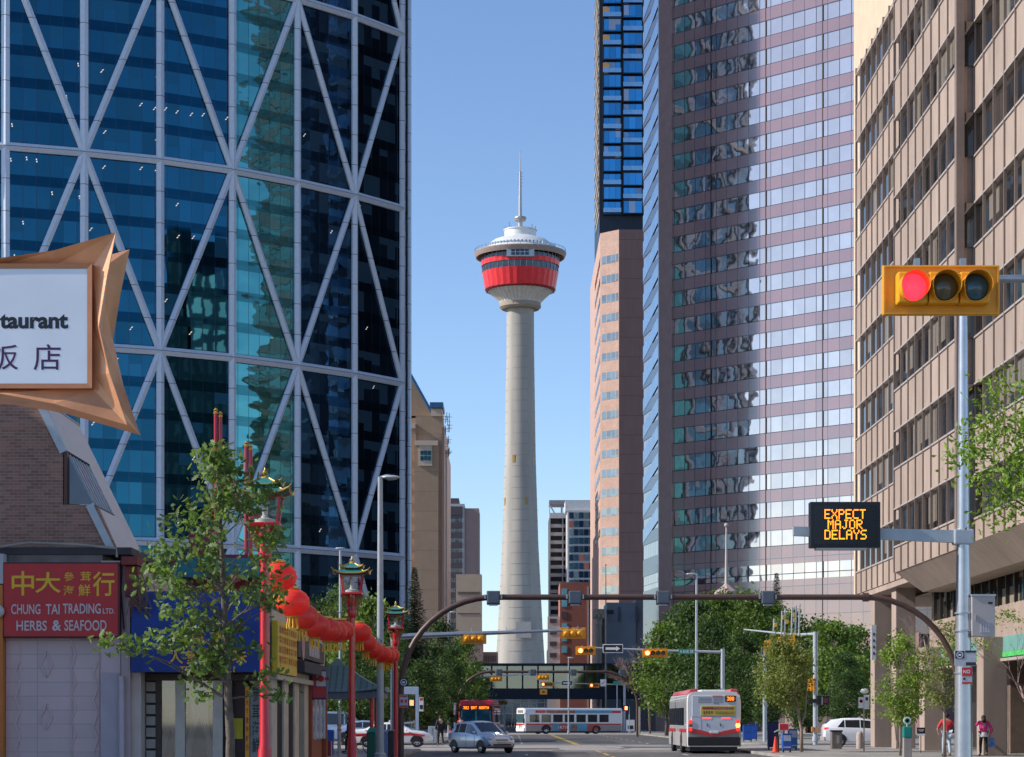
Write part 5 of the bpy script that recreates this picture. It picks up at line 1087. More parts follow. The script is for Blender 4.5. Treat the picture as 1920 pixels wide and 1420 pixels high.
def signal(loc, lab, n=3, lit=None, rear=False, scale=1, amber=False, group=None, L=.3, red4=False):
    t = thing('traffic_signal', lab, 'traffic signal', loc, group=group); w = .30 * n + .06 if n else 1
    bw_, bh = .335 * n + .27, .55
    if not rear:
        MB().box(-bw_ / 2, bw_ / 2, .02, .05, -bh / 2, bh / 2).build('backboard', yellows, t, bevel=.035)
        mb = MB(); mb.box(-bw_ / 2 + .015, bw_ / 2 - .015, -.01, .02, bh / 2 - .03, bh / 2 - .012); mb.box(-bw_ / 2 + .015, bw_ / 2 - .015, -.01, .02, -bh / 2 + .012, -bh / 2 + .03); mb.box(-bw_ / 2 + .012, -bw_ / 2 + .03, -.01, .02, -bh / 2 + .03, bh / 2 - .03); mb.box(bw_ / 2 - .03, bw_ / 2 - .012, -.01, .02, -bh / 2 + .03, bh / 2 - .03); mb.build('board_rim', yellows, t)
        for i in range(n):
            cx = (i - (n - 1) / 2) * .335
            MB().box(cx - .162, cx + .162, -.16, .02, -.17, .17).build('lamp_housing', yellows, t, bevel=.02)
            m = redlit if (lit == i and not amber) else (orangelit if lit == i else [mat('dark_amber_lens', (.10, .085, .04), .2, 0, .2, 12, coat=.5), mat('dark_green_lens', (.03, .10, .13), .2, 0, .2, 12, coat=.5), mat('dark_green_lens', (.03, .10, .13), .2)][min(i, 2) - 1 if i else 0])
            mb = MB(); mb.lathe([(.146, 0), (.13, .012), (.08, .03), (.005, .04)], n=28); mb.xf(Matrix.Translation((cx, -.165, 0)) @ Matrix.Rotation(R(90), 4, 'X')); lens = mb.build('lens', m, t, smooth='all')
            mb = MB(); nn = 28; A = []; B = []
            for k in range(nn):
                a = 2 * math.pi * k / nn; d = .20 if math.sin(a) > -.35 else .20 * max(.1, (1 + math.sin(a)) / .65)
                A.append((.158 * math.cos(a), -.16, .158 * math.sin(a))); B.append((.158 * math.cos(a), -.16 - d, .158 * math.sin(a)))
            mb.loop3(A, B); mb.loop3([(x * .96, y, z * .96) for x, y, z in B], [(x * .96, y, z * .96) for x, y, z in A]); mb.loop3(B, [(x * .96, y, z * .96) for x, y, z in B]); mb.xf(Matrix.Translation((cx, 0, 0))); v = mb.build('visor', yellows, t, fix=False)
    else:
        MB().box(-bw_ / 2, bw_ / 2, .08, .11, -bh / 2, bh / 2).build('backboard', yellows, t, bevel=.03)
        for i in range(n):
            cx = (i - (n - 1) / 2) * .335; MB().box(cx - .155, cx + .155, -.06, .08, -.17, .17).build('lamp_housing', yellows, t, bevel=.03)
            mb = MB(); mb.sphere((cx, -.06, -.01), (.12, .10, .12), 14, 8); mb.build('rear_cap', yellows, t, smooth='all')
    for sx in (-.25, .25): MB().box(sx - .03, sx + .03, .05, .14, .1, bh / 2 + .08).build('hanger', steel, t)
    if scale != 1: t.scale = (scale,) * 3
    return t
# foreground signal with its arm from a pole at the right
fg = signal((X(1765, 24.5), 24.5, Z(544, 24.5)), 'large nearest yellow three lens signal showing a bright red light', 3, 0)
fa_ = thing('signal_mast_arm', 'silver horizontal arm reaching the large nearest signal', 'signal pole', (9.5, 24.7, 0))
zz = Z(519, 24.6); MB().tube([(X(1700, 24.6), 24.72, zz), (X(1960, 24.6), 24.72, zz - .0), (11.4, 24.72, zz - .1)], [.035, .045, .09], 14).build('arm', steel, fa_, world=True, smooth=True); MB().tube([(11.4, 24.72, 0), (11.4, 24.72, zz + .3)], .13, 14).build('pole', steel, fa_, world=True, smooth=True)
# near-side mast arm with two rear-facing signals
m1 = thing('signal_mast_arm', 'long grey mast arm reaching in from the left with two signals seen from behind', 'signal pole', (X(738, 113), 113, 0))
yp = 113.0; za, zb = Z(1194, yp), Z(1181, yp)
MB().tube([(X(738, yp), yp, 0.1), (X(738, yp), yp, za + .6)], .16, 14).build('pole', steel, m1, world=True, smooth=True); MB().tube([(X(738, yp), yp, za), (X(850, yp), yp, za + .12), (X(1094, yp), yp, zb)], [.15, .12, .055], 12).build('arm', steel, m1, world=True, smooth=True)
mb = MB(); [mb.tube([(X(p, yp), yp, za + .2), (X(p, yp), yp, za + .45)], .02, 6) for p in (884, 950, 1074)]; mb.build('hanger_bolt', steel, m1, world=True)
s1 = signal((X(888, yp), yp - .1, Z(1197.5, yp)), 'yellow signal seen from behind, left of the concrete tower on the long arm', 3, rear=True, group='signals on the grey mast arms')
dup(s1, (X(1074, yp), yp - .1, Z(1187.5, yp)), label='yellow signal seen from behind, at the tip of the long arm', group='signals on the grey mast arms')
# far-side mast arm with red signals
yp = 146.0; m2 = thing('signal_mast_arm', 'grey mast arm with two red signals and a one way sign, above the white bus', 'signal pole', (X(1355, yp), yp, 0))
MB().tube([(X(1355, yp), yp, 0.1), (X(1355, yp), yp, Z(1217, yp))], .13, 14).build('pole', steelp, m2, world=True, smooth=True); MB().tube([(X(1355, yp), yp, Z(1223, yp)), (X(1240, yp), yp, Z(1220, yp)), (X(1098, yp), yp, Z(1214, yp))], [.09, .07, .04], 12).build('arm', steelp, m2, world=True, smooth=True)
signal((X(1098, yp), yp - .2, Z(1220.5, yp)), 'three lens signal showing red beside the one way sign', 3, 0, amber=True, group='signals on the grey mast arms')
signal((X(1228, yp), yp - .2, Z(1225, yp)), 'four lens signal showing red, right of the one way sign', 4, 0, amber=True, group='signals on the grey mast arms')
def oneway(loc, w, lab, flip=1):
    t = thing('one_way_sign', lab, 'sign', loc); h = w * .43
    MB().box(-w / 2, w / 2, 0, .02, -h / 2, h / 2).build('plate', white, t, bevel=.01); MB().box(-w / 2 * .93, w / 2 * .93, -.006, 0, -h / 2 * .84, h / 2 * .84).build('black_field', black, t)
    a = w * .36; mb = MB(); pts = [(-a, -.1 * h * 1.4), (a * .45, -.14 * h), (a * .45, -.28 * h), (a, 0), (a * .45, .28 * h), (a * .45, .14 * h), (-a, .14 * h)]
    mb.loop3([(x, -.012, z) for x, z in pts], [(x, -.007, z) for x, z in pts], cap=True); mb.build('arrow', white, t); return t
oneway((X(1149, yp), yp - .15, Z(1216.5, yp)), X(1168, yp) - X(1130, yp), 'black one way sign with a white right arrow near the footbridge')
ss = thing('street_name_sign', 'small teal street name sign hanging on the grey arm', 'sign', (X(1287, yp), yp - .15, Z(1222, yp)))
w_ = X(1302, yp) - X(1272, yp); MB().box(-w_ / 2, w_ / 2, 0, .02, -.16, .16).build('plate', mat('teal_sign_plate', (.01, .28, .24), .4), ss, bevel=.01)
text('4 AVE SE', (-w_ * .42, -.002, -.09), U_, V_, w_ * .84, .18, white, ss, .004, .01, world=False)
# next intersection (far)
yp = 236.0; m3 = thing('signal_mast_arm', 'distant grey mast arm coming in from the left in front of the footbridge', 'signal pole', (X(872, yp), yp, 0))
MB().tube([(X(866, yp), yp, 0.1), (X(866, yp), yp, Z(1266, yp))], .13, 10).build('pole', steel, m3, world=True); MB().tube([(X(866, yp), yp, Z(1270, yp)), (X(1008, yp), yp, Z(1264, yp))], [.10, .05], 10).build('arm', steel, m3, world=True)
signal((X(930, yp), yp - .1, Z(1273, yp)), 'tiny signal seen from behind, left of the pair over the far crossing', 3, rear=True, group='signals at the far crossing'); signal((X(1018, yp), yp - .1, Z(1270, yp)), 'tiny signal seen from behind at the tip of the distant arm', 3, rear=True, group='signals at the far crossing')
yp = 280.0; m4 = thing('signal_mast_arm', 'distant grey mast arm reaching left from the pole by the dark tree', 'signal pole', (X(1171, yp), yp, 0))
MB().tube([(X(1171, yp), yp, 0.1), (X(1171, yp), yp, Z(1283, yp))], .16, 10).build('pole', steelp, m4, world=True); MB().tube([(X(1171, yp), yp, Z(1284, yp)), (X(1012, yp), yp, Z(1280, yp))], [.09, .05], 10).build('arm', steelp, m4, world=True)
MB().tube([(X(1157, yp), yp, Z(1284, yp)), (X(1157, yp), yp, 0)], .08, 10).build('second_pole', steelp, m4, world=True)
signal((X(1026, yp), yp - .2, Z(1283.5, yp)), 'tiny signal showing red, beside the small far one way sign', 4, 0, amber=True, group='signals at the far crossing'); signal((X(1114, yp), yp - .2, Z(1285.5, yp)), 'tiny signal showing red, nearest the far right pole', 3, 0, amber=True, group='signals at the far crossing')
oneway((X(1063, yp), yp - .15, Z(1281, yp)), X(1073, yp) - X(1053, yp), 'tiny far one way sign under the footbridge glazing')
tsg = thing('yellow_warning_sign', 'tiny square yellow sign hanging under the far signals', 'sign', (X(1019, yp), yp - .1, Z(1302.5, yp))); MB().box(-.45, .45, 0, .03, 0, .65).build('plate', yellows, tsg); MB().tube([(0, .05, .6), (0, .05, 1.2)], .03, 6).build('hanger', steelp, tsg); MB().box(-.15, .15, -.01, 0, .2, .4).build('mark', black, tsg)
nsg = thing('no_turn_sign', 'tiny white prohibition sign on the distant right arm', 'sign', (X(1131, yp), yp - .1, Z(1287, yp))); MB().box(-.36, .36, 0, .02, 0, .85).build('plate', white, nsg)
mb = MB(); mb.beam((-.2, -.01, .25), (.2, -.01, .6), .08, .02, up=(0, 1, 0)); mb.build('slash', mat('sign_red', (.6, .03, .03), .5), nsg)
tsn = thing('street_name_sign', 'tiny teal street name plate on the distant right arm', 'sign', (X(1158, yp), yp - .1, Z(1284, yp))); MB().box(-.55, .55, 0, .02, 0, .45).build('plate', MC['teal_sign_plate'], tsn)
for px, py, Y, lab in ((943, 1318, 330, 'tiny yellow signal right of the red bus roof'),):
    signal((X(px, Y), Y, Z(py, Y)), lab, 3, rear=True, scale=1.0); po = thing('signal_pole', 'pale signal pole right of the red bus', 'signal pole', (X(946, Y), Y, 0)); MB().tube([(0, .2, 0), (0, .2, Z(1311, Y))], .13, 8).build('pole', white, po); MB().tube([(0, .2, Z(1314, Y)), (-1.2, .2, Z(1314, Y))], .06, 8).build('arm', white, po)
# ================================================================== MESSAGE SIGN ON TALL POLE
mp_ = thing('message_sign_pole', 'tall silver pole with a horizontal box arm at the right kerb', 'pole', (11.36, 57, 0))
pY = 57.0; px_ = X(1806, pY)
MB().tube([(px_, pY, .1), (px_, pY, Z(1190, pY)), (px_, pY, Z(1000, pY)), (px_, pY, Z(560, pY))], [.235, .20, .165, .105], 16).build('pole', mat('brushed_silver_steel', (.55, .57, .6), .32, .75, .08, 3), mp_, world=True, smooth=True)
MB().box(px_ - .26, px_ + .24, pY - .2, pY + .2, Z(1022, pY), Z(993, pY)).build('arm_clamp', steelp, mp_, world=True, bevel=.04)
mb = MB(); mb.loop3([(px_ - .2, pY - .12, Z(1018, pY)), (px_ - .2, pY + .12, Z(1018, pY)), (px_ - .2, pY + .12, Z(995, pY)), (px_ - .2, pY - .12, Z(995, pY))], [(X(1487, pY), pY - .1, Z(1005, pY)), (X(1487, pY), pY + .1, Z(1005, pY)), (X(1487, pY), pY + .1, Z(988, pY)), (X(1487, pY), pY - .1, Z(988, pY))], cap=True); mb.build('box_arm', steelp, mp_, world=True)
for y in (1150, 1183, 1222, 1262): MB().tube([(px_, pY, Z(y + 1.5, pY)), (px_, pY, Z(y - 1.5, pY))], .24, 16).build('strap', steel, mp_, world=True)
ms = thing('led_message_sign', 'black electronic message sign with orange letters on the box arm', 'sign', (X(1586, pY), pY - .3, Z(1027, pY)))
mY = pY - .3; MB().box(X(1519, mY), X(1651, mY), mY, mY + .35, Z(1027, mY), Z(941, mY)).build('cabinet', mat('black_cabinet', (.02, .022, .028), .4, .2, .1, 4), ms, world=True, bevel=.02)
MB().box(X(1526, mY), X(1644, mY), mY - .008, mY, Z(1021, mY), Z(948, mY)).build('screen', mat('dark_screen', (.012, .014, .022), .25, 0, .2, 30), ms, world=True)
MB().box(X(1530, mY), X(1625, mY), mY + .02, mY + .3, Z(1031, mY), Z(1027.3, mY)).build('lower_tray', mat('pale_tray', (.5, .47, .45), .6), ms, world=True)
DOT = {'E': '11111 10000 10000 11110 10000 10000 11111', 'X': '10001 10001 01010 00100 01010 10001 10001', 'P': '11110 10001 10001 11110 10000 10000 10000', 'C': '01111 10000 10000 10000 10000 10000 01111',
       'T': '11111 00100 00100 00100 00100 00100 00100', 'M': '10001 11011 10101 10101 10001 10001 10001', 'A': '01110 10001 10001 11111 10001 10001 10001', 'J': '00111 00010 00010 00010 00010 10010 01100', 'O': '01110 10001 10001 10001 10001 10001 01110',
       'R': '11110 10001 10001 11110 10100 10010 10001', 'D': '11110 10001 10001 10001 10001 10001 11110', 'L': '10000 10000 10000 10000 10000 10000 11111', 'Y': '10001 10001 01010 00100 00100 00100 00100', 'S': '01111 10000 10000 01110 00001 00001 11110',
       'B': '11110 10001 10001 11110 10001 10001 11110', 'N': '10001 11001 10101 10101 10011 10001 10001', 'H': '10001 10001 10001 11111 10001 10001 10001', '3': '11111 00001 00010 00110 00001 10001 01110', '0': '01110 10001 10011 10101 11001 10001 01110', '2': '01110 10001 00001 00010 00100 01000 11111', ' ': '00000 ' * 7}
def led(s, x0, x1, z0, z1, y, par, name='led_text', world=True, face=-1, fill=.86, flipx=False):
    n = len(s); cw = (x1 - x0) / (n * 6 - 1); ch = (z1 - z0) / 7
    for i, c in enumerate(s):
        if c == ' ': continue
        mb = MB()
        for r_, row in enumerate(DOT[c].split() if c != ' ' else ['00000'] * 7):
            for q, b in enumerate(row):
                if b == '1':
                    xa = x0 + (i * 6 + q) * cw; za_ = z1 - (r_ + 1) * ch
                    if flipx: xa = x0 + x1 - xa - cw
                    mb.box(xa, xa + cw * fill, y - .004, y, za_, za_ + ch * fill)
        mb.build(name, amberled, par, world=world, fix=False)
for s, a, b, y0, y1 in (('EXPECT', 1546, 1623, 955, 973), ('MAJOR', 1552, 1617, 974.5, 992), ('DELAYS', 1546, 1625, 993.5, 1011.5)): led(s, X(a, mY), X(b, mY), Z(y1, mY), Z(y0, mY), mY - .01, ms)
cb = thing('grey_control_cabinet', 'pale grey control cabinet strapped to the silver pole', 'cabinet', (X(1843, pY), pY, Z(1196, pY)))
cY = pY - .25; MB().box(X(1822, cY), X(1866, cY), cY, cY + .45, Z(1194, cY), Z(1116, cY)).build('box', mat('pale_cabinet_paint', (.45, .40, .38), .5, .1, .06, 3), cb, world=True, bevel=.02)
MB().box(X(1821, cY), X(1867, cY), cY - .03, cY + .5, Z(1118, cY), Z(1114.5, cY)).build('rain_hood', steelp, cb, world=True); MB().box(X(1813, cY), X(1822, cY), cY + .1, cY + .3, Z(1188, cY), Z(1120, cY)).build('mounting_bracket', steel, cb, world=True)
mb = MB(); [mb.box(X(1838 + i * 4.6, cY), X(1841 + i * 4.6, cY), cY - .012, cY, Z(1186, cY), Z(1166, cY)) for i in range(4)]; mb.build('vent_slots', mat('lilac_vent', (.5, .48, .52), .5), cb, world=True); MB().box(X(1853, cY), X(1861, cY), cY - .01, cY, Z(1133, cY), Z(1129, cY)).build('lock_plate', black, cb, world=True)
MB().box(X(1828, cY), X(1829.3, cY), cY - .05, cY, Z(1164, cY), Z(1152, cY)).build('handle', steel, cb, world=True)
def plate_sign(name, lab, px0, px1, py0, py1, Y, base, extra=(), cat='sign'):
    t = thing(name, lab, cat, (X((px0 + px1) / 2, Y), Y, Z(py1, Y))); MB().box(X(px0, Y), X(px1, Y), Y, Y + .015, Z(py1, Y), Z(py0, Y)).build('plate', base, t, world=True, bevel=.006)
    for (nm, a, b, c, d, m) in extra: MB().box(X(a, Y), X(b, Y), Y - .006, Y - .001, Z(d, Y), Z(c, Y)).build(nm, m, t, world=True)
    return t
navy = mat('navy_sign', (.025, .03, .05), .5); pale = mat('pale_sign', (.5, .5, .54), .5); sred = mat('sign_red', (.6, .03, .03), .5)
sy = pY - .27
t = plate_sign('bus_stop_sign', 'navy and grey bus stop sign on the silver pole', 1790, 1830, 1220, 1249, sy, pale, [('dark_panel', 1791, 1808, 1220.5, 1235, navy), ('dark_strip', 1810, 1830, 1220, 1224, navy), ('dark_strip', 1811, 1830, 1242, 1248, navy)])
def buscircle(t, cxp, cyp, r, Y):
    mb = MB(); c = Vector((X(cxp, Y), Y - .01, Z(cyp, Y))); n = 20; A = []; B = []
    for k in range(n): a = 2 * math.pi * k / n; A.append(c + Vector((math.cos(a) * r, 0, math.sin(a) * r))); B.append(c + Vector((math.cos(a) * r * .78, 0, math.sin(a) * r * .78)))
    mb.loop3(A, B); mb.box(c.x - r * .42, c.x + r * .42, c.y - .002, c.y, c.z - r * .3, c.z + r * .25); mb.build('bus_symbol', white, t, world=True, fix=False)
buscircle(t, 1799.5, 1228, .085, sy)
t = plate_sign('red_white_parking_sign', 'red and white parking sign under the navy bus stop sign', 1803, 1823, 1251, 1283, sy, pale, [('red_panel', 1803.5, 1822.5, 1251.5, 1268, sred), ('red_strip', 1804, 1822.5, 1279, 1282.5, sred), ('dark_mark', 1806, 1810, 1271, 1275, navy)])
text('NO', (X(1806, sy), sy - .007, Z(1263, sy)), U_, V_, .17, .09, white, t, .003, .02)
# signs on the left gantry leg
sy = 75.75
t = plate_sign('bus_stop_sign', 'navy square bus sign on the left leg of the brown gantry', 749, 765.5, 1271, 1288, sy, navy); buscircle(t, 757, 1279.5, .11, sy)
t = plate_sign('red_white_parking_sign', 'red and white parking sign on the left gantry leg', 749, 765, 1303, 1327, sy, pale, [('red_panel', 750, 764, 1304, 1307, sred), ('red_disc', 751, 756, 1312, 1318, sred), ('red_disc', 759, 763, 1312, 1318, sred), ('red_strip', 750, 764, 1323, 1326, sred)])
# ================================================================== STREET LAMPS
def cobra(px, Y, ytop, rad, lab, side=1, yb=None, twin=False, arm=1.0):
    z = Z(ytop, Y); t = thing('tall_street_lamp', lab, 'street lamp', (X(px, Y), Y, 0.1), group='tall grey street lamps')
    MB().lathe([(rad * 1.8, 0), (rad * 1.8, .3), (rad * 1.15, .35), (rad, z * .5), (rad * .75, z)], n=14).build('pole', steelp, t, smooth=True)
    MB().tube([(0, 0, z - .02), (side * arm * .4, 0, z + .04), (side * arm, 0, z)], rad * .45, 8).build('arm', steelp, t, smooth=True)
    mb = MB(); mb.sphere((side * arm * .75, 0, z - .01), (.34, .16, .075), 14, 8); mb.build('lamp_head', mat('lamp_head_grey', (.5, .52, .54), .4, .3), t, smooth='all')
    mb = MB(); mb.sphere((side * arm * .78, 0, z - .06), (.2, .11, .06), 12, 6); mb.build('lamp_lens', lampglass, t, smooth='all')
    return t
cobra(713, 80, 900, .115, 'tall grey lamp between the middle and farthest pagoda lamps', 1, arm=.5)
cobra(638, 150, 1031, .10, 'slim far street lamp behind the middle pagoda lamp', 1, arm=.01)
cobra(1306, 160, 1079, .10, 'grey lamp rising above the white bus', -1, arm=.55)
cobra(841, 200, 1150, .08, 'thin grey lamp in front of the left trees', 1, arm=.5)
cobra(1066, 245, 1235, .07, 'distant thin pole near the red brick block', 1, arm=.3)
for px, Y, yt, lab in ((853, 172, 1325, 'pale short post left of the red bus'), (892, 330, 1236, 'slim white post at the left end of the footbridge')):
    t = thing('pale_post', lab, 'post', (X(px, Y), Y, 0.1)); MB().tube([(0, 0, 0), (0, 0, Z(yt, Y))], .09, 8).build('post', white, t); MB().lathe([(.12, 0), (.13, .1), (.05, .2)], (0, 0, Z(yt, Y)), n=8).build('cap', steelp, t)
# side-on signal cluster at the right
cY_ = 136.0
def vsig(loc, lab, s=1, mt=yellows, group='side-on signals at the right crossing'):
    t = thing('traffic_signal', lab, 'traffic signal', loc, group=group)
    for i in range(3):
        MB().box(-.16, .10, -.15, .15, i * .33, i * .33 + .3).build('lamp_housing', mt, t, bevel=.02); mb = MB(); mb.tube([(-.14, 0, i * .33 + .16), (-.36, 0, i * .33 + .14)], [.13, .13], 14, cap=False); mb.build('visor', mt, t)
    MB().box(.1, .13, -.24, .24, -.08, 1.05).build('backboard', mt, t, bevel=.01); t.scale = (s,) * 3; return t
sp_ = thing('signal_pole', 'grey signal pole with a short arm by the parked white car', 'signal pole', (X(1529, cY_), cY_, 0.1))
MB().tube([(0, 0, 0), (0, 0, Z(1188, cY_))], .15, 14).build('pole', steelp, sp_, smooth=True)
MB().tube([(0, 0, Z(1192, cY_)), (X(1500, cY_) - X(1529, cY_), 3, Z(1190, cY_)), (X(1440, cY_) - X(1529, cY_) - .3, 11, Z(1180, cY_ + 8))], [.09, .07, .045], 10).build('arm', steelp, sp_, smooth=True)
MB().tube([(0, 0, 0.2), (0, 0, .5)], .2, 14).build('foot', steelp, sp_)
v0 = vsig((X(1494, cY_), cY_ + 2, Z(1211, cY_)), 'yellow side-on signal hanging nearest the right grey pole', .78)
for px, py, Y, lab in ((1467, 1217, 139, 'yellow side-on signal in the middle of the short arm'), (1443, 1224, 143, 'yellow side-on signal at the far end of the short arm'), (1526, 1296, 135.8, 'yellow side-on signal strapped midway up the grey pole')):
    dup(v0, (X(px, Y) - (.1 if px > 1500 else 0), Y, Z(py, Y)), label=lab)
rods = [(1450, 1160, 1190, 144), (1465, 1146, 1195, 140), (1471, 1141, 1192, 140), (1484, 1139, 1190, 138), (1491, 1135, 1188, 138), (1498, 1133, 1190, 137)]
rt = thing('rod_sculpture', 'bundle of slim grey rods with yellow discs above the side-on signals', 'rods', (X(1475, 140), 140, Z(1192, 140)))
for a, b, c, Y in rods: MB().tube([(X(a, Y), Y, Z(c, Y)), (X(a + 1.5, Y), Y, Z(b, Y))], .05, 6).build('rod', steelp, rt, world=True)
for a, b in ((1470, 1158), (1476, 1166), (1490, 1153), (1491, 1163), (1454, 1172)):
    MB().box(X(a - 3, 139), X(a + 3, 139), 139, 139.1, Z(b + 4, 139), Z(b - 4, 139)).build('yellow_tag', mat('yellow_tag', (.6, .42, .08), .5), rt, world=True, bevel=.02)
lp = thing('signal_pole', 'slimmer grey signal pole left of the small park tree', 'signal pole', (X(1434, 152), 152, 0.1)); MB().tube([(0, 0, 0), (0, 0, Z(1226, 152))], .14, 12).build('pole', steelp, lp, smooth=True); MB().box(-.25, .35, -.1, .1, Z(1232, 152), Z(1216, 152)).build('top_bracket', mat('navy_bracket', (.05, .07, .14), .5), lp, bevel=.03)
dup(v0, (X(1442, 151), 151, Z(1225, 151)), label='yellow side-on signal atop the slimmer left pole', scale=.9)
ped = thing('pedestrian_signal', 'black pedestrian signal box on the right grey pole', 'pedestrian signal', (X(1541, cY_), cY_ - .3, Z(1322, cY_)))
MB().box(-.35, .42, 0, .28, 0, .55).build('housing', black, ped, bevel=.03); MB().box(-.05, .0, -.01, 0, .02, .5).build('seam', steelp, ped); MB().box(-.85, -.36, .05, .2, .12, .36).build('mount', black, ped); MB().box(.05, .33, -.02, 0, .12, .42).build('face', mat('dark_red_face', (.12, .04, .035), .3), ped)
btn = thing('push_button_box', 'small orange push button box low on the right grey pole', 'push button', (X(1523, cY_), cY_ - .2, Z(1373, cY_))); MB().box(-.08, .08, 0, .1, 0, .32).build('box', mat('orange_box', (.75, .3, .03), .5), btn, bevel=.02); MB().box(.14, .3, 0, .1, .0, .22).build('plate', MC['orange_box'], btn)
for px, Y, yt, yb, lab in ((1174, 240, 1325, 1333, 'far orange hand pedestrian signal beside the crossing bus'), (772, 150, 1316, 1326, 'orange hand pedestrian signal behind the left gantry leg')):
    t = thing('pedestrian_signal', lab, 'pedestrian signal', (X(px, Y), Y, Z(yb, Y))); MB().box(-.28, .28, 0, .2, 0, .56).build('housing', black, t, bevel=.02); MB().box(-.13, .13, -.02, 0, .1, .46).build('hand_lamp', orangelit if px > 1000 else orangelit, t); MB().tube([(.34, .1, -Z(yb, Y)), (.34, .1, .5)], .05, 8).build('post', steelp, t)
tp = thing('pole_with_meter', 'short pale post with a dark signal head near the bare tree', 'post', (X(1199, 240), 240, .1)); MB().tube([(0, 0, 0), (0, 0, Z(1312, 240))], .13, 10).build('post', mat('taupe_post', (.4, .37, .33), .6), tp); MB().box(-.2, .55, -.15, .15, Z(1326, 240), Z(1313, 240)).build('signal_head', black, tp, bevel=.02)
sg2 = thing('white_corner_sign', 'small white sign with dark numerals by the crossing bus', 'sign', (X(1182, 243), 243, .1)); MB().box(-.45, .45, 0, .03, .3, 1.5).build('plate', white, sg2); MB().box(-.3, .3, -.01, 0, .5, .9).build('dark_mark', navy, sg2); MB().tube([(0, .1, 0), (0, .1, .4)], .03, 6).build('leg', steelp, sg2)
# ================================================================== TREES
def leaf_mesh_into(mb, centres, n_each, sig, size, rr, shape='quad', up=.35):
    for c in centres:
        for _ in range(n_each):
            p = Vector(c) + Vector((rr.gauss(0, sig), rr.gauss(0, sig), rr.gauss(0, sig * .75)))
            nrm_ = Vector((rr.uniform(-1, 1), rr.uniform(-1, 1), rr.uniform(-.6, 1) + up)).normalized(); a = nrm_.orthogonal().normalized(); a.rotate(Matrix.Rotation(rr.random() * 6.28, 3, nrm_)); b = nrm_.cross(a)
            s = size * rr.uniform(.65, 1.25); n = len(mb.v)
            if shape == 'oak':
                pts = [(-1, 0), (-.55, .18), (-.45, .5), (-.15, .28), (.1, .62), (.3, .3), (.65, .42), (1, 0), (.65, -.42), (.3, -.3), (.1, -.62), (-.15, -.28), (-.45, -.5), (-.55, -.18)]
                for x, y in pts: mb.v.append(tuple(p + a * (x * s) + b * (y * s) - nrm_ * (abs(y) * s * .25)))
                mb.f.append(tuple(range(n, n + 14))); mb.m.append(0)
            elif shape == 'leaf':
                for x, y in ((-1, 0), (-.2, .5), (1, 0), (-.2, -.5)): mb.v.append(tuple(p + a * (x * s) + b * (y * s) - nrm_ * (abs(y) * s * .3)))
                mb.f += [(n, n + 1, n + 2), (n, n + 2, n + 3)]; mb.m += [0, 0]
            else:
                for x, y in ((-1, -.1), (-.1, .6), (1, .1), (.1, -.6)): mb.v.append(tuple(p + a * (x * s) + b * (y * s)))
                mb.f.append((n, n + 1, n + 2, n + 3)); mb.m.append(0)
def leafmat(name, c, trans=.35, isl=.35):
    return mat(name, c, .55, 0, .25, .5, island=isl, trans=trans, ior=1.45)
bark = mat('grey_brown_bark', (.13, .10, .08), .9, 0, .3, 8, bump=.5, bs=20); barkp = mat('pale_bark', (.30, .23, .19), .85, 0, .25, 8)
